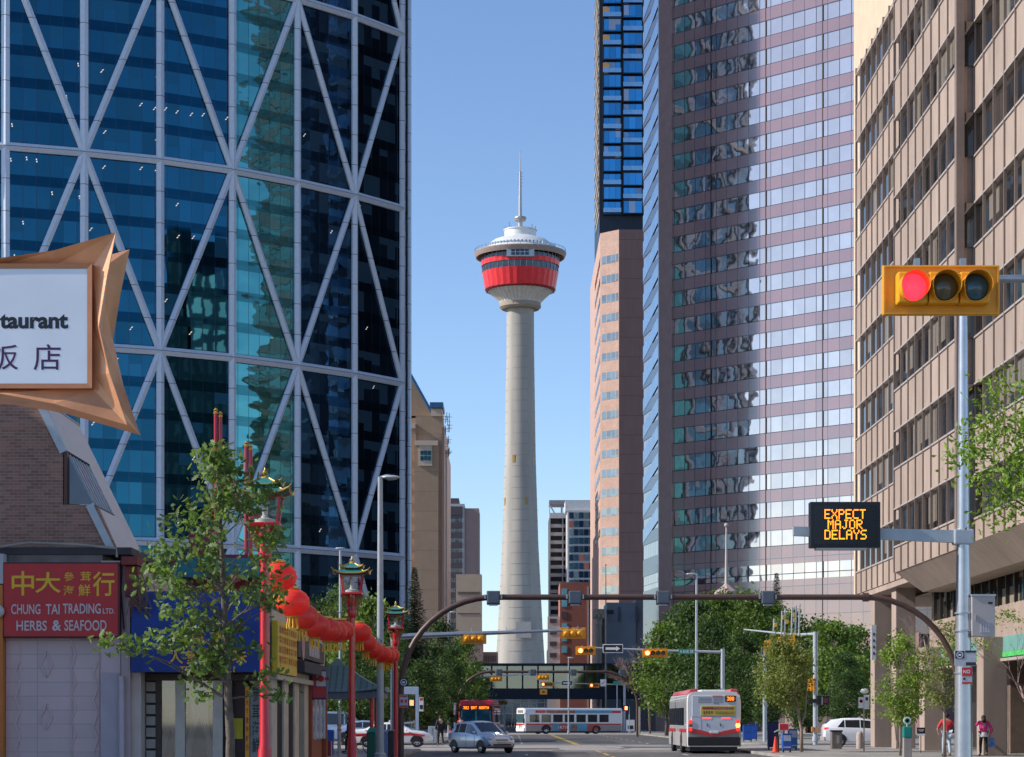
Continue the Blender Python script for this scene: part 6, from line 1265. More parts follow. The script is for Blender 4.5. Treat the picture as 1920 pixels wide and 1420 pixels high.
def tree(name, lab, loc, h, r, zlow, nc, ne, leaf, lm, bm_=None, seed=1, sig=.35, shape='quad', trunk=.14, lean=(0, 0), squash=1.0, group=None, centre=None, rx=None, extra=(), fork=None, up=.35, top=1.0):
    rr = random.Random(seed); t = thing(name, lab, 'tree', loc, group=group); bm_ = bm_ or bark
    cz = (h + zlow) / 2; rz = (h - zlow) / 2; cx_, cy_ = centre or (lean[0], lean[1]); rx = rx or r
    cs = []; k = 0
    lob = [(rr.uniform(0, 6.28), rr.uniform(-.8, .9), rr.uniform(.75, 1.15)) for _ in range(7)]
    while len(cs) < nc and k < nc * 40:
        k += 1; a = rr.random() * 6.28; u = rr.uniform(-1, 1); d = rr.random() ** .4
        prof = math.sqrt(max(0, 1 - u * u)) * (1 - .25 * u * top)
        m = 1
        for la_, lu, lr in lob:
            q = abs((a - la_ + math.pi) % (2 * math.pi) - math.pi)
            if q < .8 and abs(u - lu) < .5: m = lr
        cs.append((cx_ + rx * prof * d * m * math.cos(a), cy_ + r * prof * d * m * math.sin(a), cz + rz * u * (.92 if m < 1 else 1) * .97))
    cs += list(extra)
    mb = MB(); z0 = zlow + .25 * (h - zlow); ft = Vector((cx_ * .3, cy_ * .3, z0)); path = [(0, 0, 0), (lean[0] * .1, lean[1] * .1, zlow * .5), tuple(Vector((cx_ * .25, cy_ * .25, zlow))), tuple(Vector((cx_ * .6, cy_ * .6, cz))), (cx_, cy_, h * .93)]
    mb.tube(path, [trunk * 1.25, trunk, trunk * .85, trunk * .5, trunk * .12], 9)
    if fork: mb.tube([(0, 0, fork[0]), (fork[1] * .5, 0, fork[0] + .4), (fork[1], fork[2], cz), (fork[1] * 1.3, fork[2], h * .85)], [trunk * .7, trunk * .6, trunk * .35, .02], 8)
    mb.build('trunk', bm_, t, smooth='all')
    lb = MB()
    for i, c in enumerate(cs):
        if i % 2 and nc > 60: continue
        c = Vector(c); tz_ = max(zlow * .8, min(h * .8, c.z - .55 * math.hypot(c.x - cx_, c.y - cy_) - .2)); f = (tz_ - zlow) / max(.1, h - zlow); s = Vector((cx_ * min(1, max(.25, f + .3)), cy_ * min(1, max(.25, f + .3)), tz_))
        mid = (s + c) / 2 + Vector((rr.uniform(-.15, .15), rr.uniform(-.15, .15), rr.uniform(-.1, .15)))
        w = trunk * .28 * (1 - .5 * max(0, f)); lb.tube([s, mid, c], [w, w * .6, w * .2], 5, cap=False)
    lb.build('branches', bm_, t)
    mb = MB(); leaf_mesh_into(mb, cs, ne, sig, leaf, rr, shape, up); mb.build('crown', lm, t, fix=False)
    return t
lmid = leafmat('mid_green_leaves', (.10, .155, .03)); ldark = leafmat('dark_green_leaves', (.055, .10, .026)); lbright = leafmat('bright_green_leaves', (.20, .29, .05)); lolive = leafmat('olive_leaves', (.19, .22, .06)); loak = leafmat('oak_leaves', (.125, .19, .05), .35, .45)
def place(proto, px, Y, ytop, h0, lab, rz, grp, sx=1.0):
    h = Z(ytop, Y) - .13; s = h / h0; return dup(proto, (X(px, Y), Y, .13), rz=rz, label=lab, group=grp, scale=(s * sx, s * sx, s))
G1 = 'leafy trees in the park on the right'; G2 = 'leafy trees along the left pavement'
protA = tree('park_tree', 'broad green park tree right of the slim spire base', (X(1350, 212), 212, .13), Z(1110, 212) - .13, 3.0, 2.2, 120, 60, .17, lmid, seed=3, sig=.45, group=G1); hA = Z(1110, 212) - .13
protB = tree('park_tree', 'dark green park tree just above the white bus roof', (X(1300, 196), 196, .13), Z(1128, 196) - .13, 2.8, 1.9, 110, 60, .17, ldark, seed=9, sig=.45, group=G1); hB = Z(1128, 196) - .13
protC = tree('park_tree', 'bright green park tree left of the beige columns', (X(1560, 178), 178, .13), Z(1172, 178) - .13, 2.7, 1.8, 110, 55, .16, leafmat('fresh_green_leaves', (.13, .20, .038)), seed=14, sig=.42, group=G1); hC = Z(1172, 178) - .13
W = [(protB, hB, 1262, 222, 1152, 'dark park tree nearest the bare branched tree', .8), (protA, hA, 1405, 196, 1112, 'tall green tree between the slim spire and the spruce tip', 1.9), (protA, hA, 1440, 208, 1122, 'green tree under the fourth lane signal box', 3.0), (protC, hC, 1250, 208, 1175, 'lighter tree leaning over the far kerb left of the grey lamp', .4),
     (protB, hB, 1335, 180, 1165, 'dark tree directly behind the grey lamp pole', 2.2), (protB, hB, 1395, 176, 1190, 'dark low tree to the right of the white bus', 4), (protA, hA, 1490, 192, 1145, 'green tree behind the bundle of grey rods', 5), (protB, hB, 1530, 205, 1165, 'dark tree behind the right grey signal pole', .2), (protC, hC, 1605, 184, 1180, 'bright tree against the beige column', 2.5),
     (protB, hB, 1585, 165, 1225, 'dark low tree behind the white parked car', 3.4), (protB, hB, 1640, 190, 1215, 'dark tree seen between the first two columns', 1.2), (protB, hB, 1440, 172, 1235, 'dark low tree behind the news boxes', 5.5), (protA, hA, 1700, 200, 1210, 'tree glimpsed past the second column', 2.8), (protC, hC, 1375, 225, 1118, 'pale green tree topping the row behind the spire', 4.4), (protB, hB, 1500, 168, 1262, 'lowest dark tree behind the small park tree', 1.1), (protB, hB, 1300, 228, 1128, 'dark tree at the back behind the grey lamp', 3.9)]
for pr, h0, px, Y, yt, lab, rz in W: place(pr, px, Y, yt, h0, lab, rz, G1, .98)
for pr, h0, px, Y, yt, lab, rz, sx in [(protA, hA, 640, 172, 1096, 'tall green tree behind the middle pagoda lamp', 1, .8), (protC, hC, 698, 160, 1128, 'bright green tree behind the tall grey lamp', 2, .85), (protB, hB, 605, 185, 1130, 'dark green tree beyond the yellow shop sign', 4, .9), (protB, hB, 752, 185, 1160, 'dark tree between the farthest pagoda lamp and the spruce', 3, .9),
                           (protB, hB, 822, 196, 1165, 'dark green tree under the long grey arm', 5, .9), (protC, hC, 872, 222, 1200, 'yellowish tree leaning over the red bus', 2.6, .8), (protB, hB, 845, 178, 1215, 'dark drooping tree behind the thin grey lamp', .7, .8), (protB, hB, 665, 150, 1215, 'dark low tree behind the taxi roof', 2.2, 1), (protB, hB, 725, 156, 1235, 'dark low tree behind the green bin', 4.2, 1.1), (protB, hB, 790, 165, 1240, 'dark low tree right of the left gantry leg', 1.2, 1.1)]:
    place(pr, px, Y, yt, h0, lab, rz, G2, sx)
def spruce(lab, px, Y, ytop, r, seed=1, z0=1.2):
    h = Z(ytop, Y) - .13; rr = random.Random(seed); t = thing('spruce_tree', lab, 'tree', (X(px, Y), Y, .13)); MB().tube([(0, 0, 0), (0, 0, h * .97)], [.16, .02], 8).build('trunk', bark, t)
    mb = MB(); z = z0
    while z < h:
        f = (z - z0) / (h - z0); R0 = r * (1 - f) ** .85 * rr.uniform(.85, 1.1) + .06; nb = max(4, int(9 * (1 - f) + 4)); a0 = rr.random() * 6
        for k in range(nb):
            a = a0 + 2 * math.pi * k / nb + rr.uniform(-.2, .2); L_ = R0 * rr.uniform(.7, 1.12); d = Vector((math.cos(a), math.sin(a), 0))
            for j in range(max(3, int(L_ / .09))):
                s_ = (j + rr.random()) / max(3, int(L_ / .09)); p = d * (L_ * s_) + Vector((0, 0, z - .22 * L_ * s_ + .12 * s_ * s_ * L_ + rr.uniform(-.04, .04)))
                for sd in (-1, 1, .3):
                    q = Vector((-d.y, d.x, 0)) * sd; wd = .24 * (1 - s_ * .4) * min(1, r); n = len(mb.v); e_2 = p + q * wd + d * .14 + Vector((0, 0, -.06)); mb.v += [tuple(p + d * .07), tuple(e_2), tuple(p - d * .05 + Vector((0, 0, -.03)))]; mb.f.append((n, n + 1, n + 2)); mb.m.append(0)
        z += .10 + .07 * (1 - f)
    mb.build('crown', leafmat('spruce_needles', (.03, .06, .035), .1, .3), t, fix=False); return t
spruce('tall dark spruce left of the long grey mast arm', 777, 182, 1062, 2.3, 5, 2.2); spruce('pointed spruce tip rising above the park trees', 1456, 222, 1074, 2.3, 8, 3)
# bare-branched tree
def bare(lab, px, Y, ytop, seed, spread, mt, lean=0, trunk=.12, crown=None):
    rr = random.Random(seed); h = Z(ytop, Y) - .13; t = thing('bare_branched_tree', lab, 'tree', (X(px, Y), Y, .13)); MB().tube([(0, 0, 0), (lean * .1, 0, h * .35), (lean * .35, 0, h * .55)], [trunk, trunk * .8, trunk * .6], 8).build('trunk', mt, t, smooth='all')
    mb = MB()
    def grow(p, d, L_, w, n):
        q = p + d * L_; mb.tube([p, (p + q) / 2 + Vector((rr.uniform(-.05, .05), rr.uniform(-.05, .05), 0)) * L_, q], [w, w * .8, w * .6], 5, cap=False)
        if n:
            for _ in range(3): grow(q, (d + Vector((rr.uniform(-.6, .6), rr.uniform(-.6, .6), rr.uniform(-.1, .4)))).normalized(), L_ * rr.uniform(.6, .85), w * .6, n - 1)
    for k in range(5): grow(Vector((lean * .1 + lean * .25 * k / 4, 0, h * (.35 + .2 * k / 4))), Vector((rr.uniform(-1, 1) * spread + lean * .2, rr.uniform(-.6, .6), .8)).normalized(), h * .2, trunk * .45, 4)
    mb.build('branches', mt, t)
    if crown: mb = MB(); leaf_mesh_into(mb, crown[0], crown[1], crown[2], crown[3], rr, 'leaf'); mb.build('crown', crown[4], t, fix=False)
    return t
bare('pinkish bare branched tree at the far right corner by the crossing bus', 1219, 241, 1225, 3, .8, mat('pink_grey_bark', (.30, .20, .18), .85, 0, .2, 5), -1.5)
# near trees
ex = [(-2.15, 0, 2.85), (-2.0, .1, 2.8), (-1.7, 0, 2.75), (-1.5, .1, 2.7), (-1.35, 0, 2.95), (.75, 0, 2.3), (.85, 0, 1.9), (-.6, 0, 2.2), (-.5, 0, 1.95), (.5, 0, 2.1), (-1.5, 0, 3.9), (-1.35, 0, 4.1)]
oakt = tree('oak_tree', 'young oak with lobed leaves in front of the blue awning', (X(432, 40), 40, .13), Z(835, 40) - .13, 1.0, 2.3, 92, 30, .078, loak, bark, seed=21, sig=.14, shape='oak', trunk=.08, centre=(-.24, 0), rx=1.08, extra=ex, top=1.0)
tree('small_park_tree', 'slender light green tree beside the blue news boxes', (X(1503, 103), 103, .13), Z(1192, 103) - .13, 1.35, 2.0, 100, 60, .08, lolive, barkp, seed=31, sig=.24, shape='leaf', trunk=.07, centre=(-.75, 0), rx=1.35, fork=(1.3, .3, .1))
tree('young_street_tree', 'young bright green tree in front of the second beige column', (X(1688, 92), 92, .13), Z(1200, 92) - .13, .95, 1.35, 60, 60, .08, lbright, barkp, seed=33, sig=.22, shape='leaf', trunk=.05, rx=.9, fork=(.3, -.35, 0), extra=[(.9, 0, 3.5), (1.1, .1, 3.3), (.8, 0, 2.6), (1.25, 0, 2.5), (-.1, 0, 4.9)])
tree('young_street_tree', 'thin sparse tree in front of the green fascia sign', (X(1771, 88), 88, .13), Z(1160, 88) - .13, .9, 1.9, 40, 40, .08, lolive, barkp, seed=37, sig=.2, shape='leaf', trunk=.06, rx=.85, fork=(2.2, -.6, .1), extra=[(.4, 0, 5.2), (.3, 0, 5.0), (-.3, 0, 4.3)])
bare('thin bare tree between the second and third beige columns', 1706, 98, 1170, 6, .8, barkp, .2, .04)
tree('right_kerb_tree', 'bright leafy branches reaching in beside the tall silver pole', (11.6, 45, .13), 9.6, 2.2, 5.0, 120, 110, .07, lbright, bark, seed=41, sig=.26, shape='leaf', trunk=.13, centre=(.2, 0), rx=2.15, extra=[(-2.5, 0, 6.9), (-2.6, .1, 6.7), (-2.2, 0, 6.3), (-2.0, .1, 7.0), (-1.9, 0, 8.0), (-2.1, 0, 7.4), (-1.7, .1, 5.8), (-2.0, 0, 5.5)])
bare('twiggy tree with a few leaves at the right edge under the green fascia', 1935, 80, 1170, 11, .9, mat('pink_grey_bark', (.3, .2, .18)), -1.2, .06, crown=([(-1.2, 0, 5.1), (-.9, 0, 5.2), (-.6, 0, 5.0), (-2.0, 0, 4.3), (-1.6, 0, 4.1), (-2.6, 0, 4.0), (-2.9, 0, 3.9)], 60, .2, .06, lbright))
# ================================================================== VEHICLES
paint_s = mat('silver_blue_paint', (.56, .61, .68), .28, .4, .03, 3, coat=1); paint_w = mat('white_car_paint', (.82, .83, .85), .25, 0, .03, 3, coat=1); paint_b = mat('pale_blue_paint', (.35, .45, .6), .3, .4, .03, 3, coat=1)
redstripe = mat('red_vehicle_stripe', (.62, .03, .035), .35, 0, .04, 3, coat=.5); lowgrey = mat('warm_grey_skirt', (.36, .33, .32), .5, .2, .08, 3); tail = mat('tail_light_red', (.6, .02, .02), .2, 0, 0, emit=.5, ec=(1, .05, .03)); head = mat('clear_headlight', (.6, .64, .68), .1, .5, .1, 8, coat=1)
def wheel(par, x, y, r, w, side):
    t = bpy.data.objects.new('wheel', None); col.objects.link(t); t.parent = par; t.location = (x, y, r); CH.setdefault(par.name, []).append(t.name); t.empty_display_size = .1
    M_ = Matrix.Rotation(R(90) * side, 4, 'Y')
    MB().lathe([(r * .62, -w / 2), (r * .9, -w / 2), (r, -w * .35), (r, w * .35), (r * .9, w / 2), (r * .62, w / 2), (r * .6, w * .3)], n=24).xf(M_).build('tyre', rubber, t, smooth=True)
    mb = MB(); mb.lathe([(r * .63, w * .3), (r * .60, w * .44), (r * .56, w * .4), (r * .54, w * .18)], n=24); mb.lathe([(.05, w * .2), (.05, w * .42), (.03, w * .44)], n=10)
    for k in range(6): a = k * math.pi / 3; mb.beam((.03 * math.cos(a), .03 * math.sin(a), w * .36), (r * .58 * math.cos(a), r * .58 * math.sin(a), w * .33), .06, .03, up=(0, 0, 1))
    mb.xf(M_).build('rim', chrome, t, smooth=True); MB().lathe([(r * .6, w * .05), (r * .6, w * .12)], n=20).xf(M_).build('brake_disc', black, t); return t
def car(name, lab, cat, loc, rz, W_, prof, wheels, r, paint, wsA, wsB, group=None, stripe=False, roofbar=False, plate=True):
    """prof: stations (y, z_floor, z_belt, z_top, halfwidth factor, roof halfwidth) from tail to nose; glass between belt and roof"""
    t = thing(name, lab, cat, loc, rz, group); hw = W_ / 2; rings = []
    def ring(s):
        y, zf, zb, zt, f, rw = s; w = hw * f; zm = zf + (zb - zf) * .55
        return [(w * .86, y, zf), (w * .97, y, zf + .08), (w, y, zm), (w * .985, y, zb - .06), (w * .95, y, zb), (rw * 1.05, y, zt - .07), (rw * .92, y, zt - .015), (rw * .5, y, zt + .012), (0, y, zt + .02)]
    ny = len(prof)
    for s in prof:
        h_ = ring(s); rings.append(h_ + [(-x, y, z) for x, y, z in h_[::-1][1:]])
    body = MB(); m = len(rings[0])
    for i in range(ny - 1):
        n = len(body.v); body.v += rings[i] + rings[i + 1]
        for k in range(m): body.f.append((n + k, n + (k + 1) % m, n + m + (k + 1) % m, n + m + k)); body.m.append(0)
    body.face(rings[0]); body.face(rings[-1])
    bm = bmesh.new(); me = bpy.data.meshes.new('body'); me.from_pydata(body.v, [], body.f); bm.from_mesh(me); bmesh.ops.remove_doubles(bm, verts=bm.verts, dist=.001); bmesh.ops.recalc_face_normals(bm, faces=bm.faces); bm.to_mesh(me); bm.free()
    me.materials.append(paint); me.polygons.foreach_set('use_smooth', [True] * len(me.polygons)); 
    try: me.set_sharp_from_angle(angle=R(38))
    except Exception: pass
    o = bpy.data.objects.new('body', me); col.objects.link(o); o.parent = t; CH.setdefault(t.name, []).append(o.name)
    def sidepoly(i0, i1, side, inset=.05):
        a, b = prof[i0], prof[i1]
        def pt(s, zfr, dy):
            y, zf, zb, zt, f, rw = s; w0 = hw * f * .95; w1 = rw * 1.05; z0, z1 = zb, zt - .07; fr = zfr; return (side * (w0 + (w1 - w0) * fr + .008), y + dy, z0 + (z1 - z0) * fr)
        return pt
    def side_window(i0, i1, side, y0=0, y1=0, lo=.08, hi=.93):
        pt = sidepoly(i0, i1, side); mb = MB(); idx = list(range(i0, i1 + 1)); lower = [pt(prof[i], lo, (y0 if i == i0 else (y1 if i == i1 else 0))) for i in idx]; upper = [pt(prof[i], hi, (y0 if i == i0 else (y1 if i == i1 else 0))) for i in idx]
        for q in range(len(idx) - 1): mb.face([lower[q], lower[q + 1], upper[q + 1], upper[q]])
        mb.build('side_window', darkglass, t)
    for side in (-1, 1):
        for (i0, i1, a, b) in wsA['side']: side_window(i0, i1, side, a, b)
    for nm, i0, i1, lo, hi in wsB:
        a, b = rings[i0], rings[i1]; mb = MB(); up = .012
        pts0 = [(x * .93, y + (b[4][1] - a[4][1]) * lo, z + up) for x, y, z in a[5:12]]; pts1 = [(x * .93, y + (b[4][1] - a[4][1]) * (hi - 1), z + up) for x, y, z in b[5:12]]
        A_ = [Vector(a[k]).lerp(Vector(b[k]), lo) for k in range(5, 12)]; B_ = [Vector(a[k]).lerp(Vector(b[k]), hi) for k in range(5, 12)]
        nn = (B_[3] - A_[3]).cross(Vector((1, 0, 0))).normalized(); nn = nn if nn.z > 0 else -nn
        A_ = [Vector((v.x * .93, v.y, v.z)) + nn * .012 for v in A_]; B_ = [Vector((v.x * .93, v.y, v.z)) + nn * .012 for v in B_]
        for k in range(6): mb.face([A_[k], A_[k + 1], B_[k + 1], B_[k]])
        mb.build(nm, darkglass, t)
    for y in wheels:
        for sd in (-1, 1):
            wheel(t, sd * (hw - .10), y, r, .2, sd)
            mb = MB(); mb.lathe([(r * 1.16, -.006), (r * 1.16, .006)], n=24); mb.xf(Matrix.Translation((sd * (hw - .004), y, r)) @ Matrix.Rotation(R(90), 4, 'Y')); mb.build('wheel_arch', black, t) if False else None
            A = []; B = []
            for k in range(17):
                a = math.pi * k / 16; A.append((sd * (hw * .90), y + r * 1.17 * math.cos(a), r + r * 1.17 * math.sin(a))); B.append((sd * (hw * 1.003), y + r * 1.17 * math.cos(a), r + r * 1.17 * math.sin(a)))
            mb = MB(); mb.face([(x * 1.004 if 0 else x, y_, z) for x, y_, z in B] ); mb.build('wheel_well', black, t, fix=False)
    yn, yt_ = prof[-1][0], prof[0][0]; zn = prof[-1][1]
    return t
# small silver hatchback, turning
HP = [(-1.88, .35, .72, .80, .86, .60), (-1.78, .25, .92, 1.06, .95, .60), (-1.38, .22, .95, 1.43, .98, .60), (-.85, .2, .95, 1.51, 1, .62), (-.2, .2, .93, 1.52, 1, .63), (.18, .2, .91, 1.46, 1, .61), (.98, .22, .88, .98, 1, .66), (1.5, .24, .80, .88, .97, .62), (1.78, .28, .66, .74, .88, .55), (1.88, .34, .55, .60, .74, .48)]
hb = car('hatchback_car', 'small silver blue hatchback turning in front of the red bus', 'car', (X(903, 108.5), 108.5, .015), R(-90 - 58), 1.69, HP, (-1.22, 1.24), .30, paint_s, {'side': [(2, 3, .1, -.03), (3, 4, .03, -.03), (4, 6, .03, -.12)]}, [('windshield', 5, 6, .03, .93), ('rear_window', 1, 2, .15, .9)])
def box_on(t, name, m, x0, x1, y0, y1, z0, z1, bev=.02): return MB().box(x0, x1, y0, y1, z0, z1).build(name, m, t, bevel=bev)
for sx in (-1, 1):
    mb = MB(); mb.sphere((sx * .58, 1.62, .70), (.15, .24, .10), 14, 8); mb.build('headlight', head, hb, smooth='all'); mb = MB(); mb.sphere((sx * .92, .78, .98), (.09, .06, .07), 10, 6); mb.build('door_mirror', paint_s, hb, smooth='all'); box_on(hb, 'tail_light', tail, sx * .66 - .08, sx * .66 + .08, -1.84, -1.74, .78, 1.06)
    box_on(hb, 'door_handle', paint_s, sx * .845 - .015, sx * .845 + .015, -.25, -.08, .84, .87, .005)
box_on(hb, 'upper_grille', black, -.34, .34, 1.80, 1.885, .60, .655); box_on(hb, 'lower_grille', black, -.5, .5, 1.80, 1.90, .36, .44); box_on(hb, 'number_plate', pale, -.25, .25, 1.87, 1.905, .46, .55, .005); mb = MB(); mb.beam((.845, -.06, .25), (.848, -.06, .9), .008, .008); mb.beam((.845, .72, .3), (.848, .72, .88), .008, .008); mb.build('door_seam', black, hb)
for sx in (-1, 1): box_on(hb, 'fog_light', black, sx * .62 - .09, sx * .62 + .09, 1.74, 1.84, .36, .44)
# white sedan with red stripe
SP = [(-2.35, .38, .80, .86, .82, .62), (-2.28, .30, .96, 1.02, .93, .64), (-1.6, .25, .98, 1.06, .98, .66), (-.95, .22, .96, 1.38, 1, .60), (-.3, .22, .95, 1.44, 1, .60), (.35, .22, .94, 1.40, 1, .58), (1.15, .24, .92, 1.0, 1, .68), (1.8, .26, .84, .92, .97, .62), (2.25, .30, .68, .74, .86, .52), (2.38, .36, .56, .60, .7, .45)]
pc = car('white_sedan', 'white sedan with a red side stripe crossing behind the farthest pagoda lamp', 'car', (X(736, 131), 131, .015), R(-90), 1.85, SP, (-1.42, 1.45), .33, paint_w, {'side': [(2, 3, .35, -.03), (3, 4, .03, -.03), (4, 6, .03, -.3)]}, [('windshield', 5, 6, .03, .95), ('rear_window', 2, 3, .1, .95)])
for sx in (-1, 1):
    mb = MB(); pts = [(-2.2, .62, .80), (-1.0, .66, .82), (.2, .66, .84), (1.1, .68, .84), (1.9, .62, .72)]
    for a, b in zip(pts, pts[1:]): mb.face([(sx * .932, a[0], a[1]), (sx * .932, b[0], b[1]), (sx * .93, b[0], b[2]), (sx * .93, a[0], a[2])])
    mb.build('red_stripe', redstripe, pc, fix=False); mb = MB(); mb.sphere((sx * .62, 2.1, .70), (.16, .2, .08), 12, 7); mb.build('headlight', head, pc, smooth='all'); mb = MB(); mb.sphere((sx * 1.0, .85, 1.0), (.1, .06, .07), 10, 6); mb.build('door_mirror', paint_w, pc, smooth='all')
box_on(pc, 'bumper_grille', black, -.6, .6, 2.26, 2.37, .40, .52); box_on(pc, 'roof_sign', white, -.35, .35, -.2, .0, 1.45, 1.56)
# pale van and blue car behind
VP_ = [(-2.3, .35, 1.05, 1.9, .92, .72), (-2.2, .28, 1.1, 2.0, .98, .76), (-1.0, .25, 1.1, 2.03, 1, .78), (.6, .25, 1.1, 2.0, 1, .78), (1.1, .25, 1.05, 1.9, 1, .76), (1.75, .28, 1.0, 1.12, .98, .74), (2.2, .3, .85, .95, .92, .62), (2.35, .38, .65, .7, .8, .5)]
vn = car('pale_van', 'pale blue van parked behind the pavilion columns', 'van', (X(632, 150), 150, .13), R(-90), 1.95, VP_, (-1.4, 1.45), .34, paint_b, {'side': [(1, 2, .1, -.1), (2, 3, .1, -.1), (3, 5, .0, -.3)]}, [('windshield', 4, 5, .05, .95)])
car('pale_blue_sedan', 'pale blue sedan roof seen behind the striped white sedan', 'car', (X(690, 142), 142, .13), R(-90), 1.85, SP, (-1.42, 1.45), .33, paint_b, {'side': [(2, 3, .35, -.03), (3, 4, .03, -.03), (4, 6, .03, -.3)]}, [('windshield', 5, 6, .03, .95), ('rear_window', 2, 3, .1, .95)])
# white crossover
XP = [(-2.2, .42, .95, 1.05, .85, .62), (-2.15, .32, 1.08, 1.3, .94, .62), (-1.8, .28, 1.12, 1.58, .98, .62), (-1.0, .25, 1.1, 1.68, 1, .64), (-.1, .25, 1.08, 1.69, 1, .65), (.55, .25, 1.05, 1.62, 1, .63), (1.3, .27, 1.0, 1.1, 1, .68), (1.8, .3, .92, 1.02, .97, .64), (2.15, .34, .76, .84, .88, .54), (2.25, .4, .62, .66, .75, .48)]
xo = car('white_crossover', 'white crossover car passing behind the first beige column', 'car', (X(1612, 134), 134, .015), R(-90), 1.85, XP, (-1.3, 1.33), .36, paint_w, {'side': [(2, 3, .35, -.03), (3, 4, .03, -.03), (4, 6, .03, -.3)]}, [('windshield', 5, 6, .03, .95), ('rear_window', 1, 2, .2, .95)])
for sx in (-1, 1): box_on(xo, 'tail_light', tail, sx * .72 - .14, sx * .72 + .14, -2.19, -1.95, .98, 1.14, .03)
box_on(xo, 'lower_bumper', lowgrey, -.85, .85, -2.24, -2.1, .35, .6, .03)
# buses
def bus(lab, loc, rz, shell, roofc, kind):
    t = thing('city_bus', lab, 'bus', loc, rz); L2, w, zt = 6.0, 1.27, 2.92
    mb = MB(); prof = [(w * .97, .32), (w, .45), (w, 2.45), (w * .97, 2.72), (w * .86, 2.88), (w * .6, zt)]; ring = prof + [(-x, z) for x, z in prof[::-1]]
    st_ = [(-L2, .0, .97), (-L2 + .12, 0, 1), (L2 - .5, 0, 1), (L2 - .12, 0, .99), (L2, 0, .93)]
    for a, b in zip(st_, st_[1:]): mb.loop3([(x * a[2], a[0], z) for x, z in ring], [(x * b[2], b[0], z) for x, z in ring])
    mb.face([(x * .97, -L2, z) for x, z in ring]); mb.face([(x * .93, L2, z) for x, z in ring]); mb.build('body_shell', shell, t, smooth=True)
    skirt = lowgrey if kind != 'front' else redstripe
    for sx in (-1, 1):
        x0, x1 = (sx * w, sx * (w + .012)) if sx > 0 else (sx * (w + .012), sx * w)
        MB().box(x0, x1, -L2 + .1, L2 - .15, .34, .98).build('lower_skirt', skirt, t)
        x0b, x1b = (sx * w, sx * (w + .02)) if sx > 0 else (sx * (w + .02), sx * w)
        mb = MB(); mb.box(x0b, x1b, -L2 + .15, -1.5, 1.0, 1.16); mb.box(x0b, x1b, 1.2, L2 - .15, 1.0, 1.16)
        mb.build('red_side_stripe', redstripe, t)
        for i in range(7):
            y0 = L2 - 1.75 - i * 1.42; MB().box(x0b - .006 * (sx < 0), x1b + .006 * (sx > 0), y0, y0 + 1.15, 1.32, 2.18).build('side_window', darkglass, t, bevel=.02)
        for y in (L2 - 2.6, -L2 + 3.3): 
            wheel(t, sx * (w - .14), y, .48, .28, sx); A = []
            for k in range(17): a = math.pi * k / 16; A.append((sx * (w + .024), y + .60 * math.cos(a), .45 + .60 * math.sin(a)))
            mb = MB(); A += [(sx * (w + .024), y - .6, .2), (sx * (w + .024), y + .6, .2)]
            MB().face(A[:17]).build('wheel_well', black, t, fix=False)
            # bring tyre just outside the well disc
            bpy.data.objects[CH[t.name][-2]].location.x = sx * (w - .09)
    MB().box(-1.12, 1.12, -L2 + .2, L2 - .2, .12, .33).build('underframe', black, t)
    if roofc:
        for sx in (-1, 1):
            mb = MB(); mb.loop3([(sx * 1.2, -L2 + .05, 2.76), (sx * 1.12, -L2 + .05, 3.02), (sx * .80, -L2 + .05, 3.06), (sx * .72, -L2 + .05, 2.86)], [(sx * 1.2, L2 - 1.0, 2.76), (sx * 1.12, L2 - 1.2, 3.0), (sx * .80, L2 - 1.2, 3.04), (sx * .72, L2 - 1, 2.86)], cap=True); mb.build('roof_fairing', roofc, t, bevel=.05)
        MB().box(-.6, .55, -L2 + .1, L2 - 3, 2.9, 3.0).build('roof_unit', white, t, bevel=.03)
    return t, L2, w
# near bus, seen from behind
b1, L2, w = bus('white and red city bus seen from behind with orange route number', (X(1338, 106) + .02, 106 + 6.05, .012), 0, paint_w, mat('red_roof_fairing', (.6, .05, .07), .35, 0, .05, 3, coat=.5), 'rear')
yb = -L2 * 1.0 - .001
pan = mat('pale_blue_grey_panel', (.62, .68, .80), .4, 0, .04, 3)
def rb_(nm, m, x0, x1, z0, z1, d=.03, bev=.01): return MB().box(x0, x1, yb - d, yb + .02, z0, z1).build(nm, m, b1, bevel=bev)
rb_('rear_panel', pan, -1.02, 1.05, 1.75, 2.72, .02); rb_('engine_door', pan, -1.05, 1.05, .98, 1.73, .035); rb_('bumper', black, -1.22, 1.22, .38, .78, .10, .04)
mb = MB()
for s in (-1, 1): mb.loop3([(0, yb - .045, .80), (s * 1.2, yb - .045, 1.0), (s * 1.2, yb - .045, 1.22), (s * .5, yb - .045, 1.08), (0, yb - .045, .94)], [(0, yb, .80), (s * 1.2, yb, 1.0), (s * 1.2, yb, 1.22), (s * .5, yb, 1.08), (0, yb, .94)], cap=True)
mb.build('red_chevron_stripe', redstripe, b1); rb_('lower_grey_panel', lowgrey, -1.2, 1.2, .78, .97, .02)
rb_('number_board', black, .52, 1.02, 2.44, 2.72, .05); led('300', .60, .94, 2.49, 2.67, yb - .052, b1, 'route_number', world=False)
rb_('advert_panel', mat('yellow_advert', (.62, .50, .10), .5, 0, .25, 2.5), -.62, 1.02, 1.80, 2.24, .04); rb_('advert_band', mat('maroon_band', (.32, .05, .04), .5, 0, .2, 4), -.55, .92, 2.08, 2.19, .045)
text('A Community 2 Drive', (-.02, yb - .046, 2.10), U_, V_, .9, .07, wc, b1, .003, .01, world=False)
mb = MB(); rr = random.Random(5)
for i in range(4): mb.box(-.5 + i * .12, -.42 + i * .12, yb - .045, yb - .04, 1.86 + .03 * (i % 2), 2.0); 
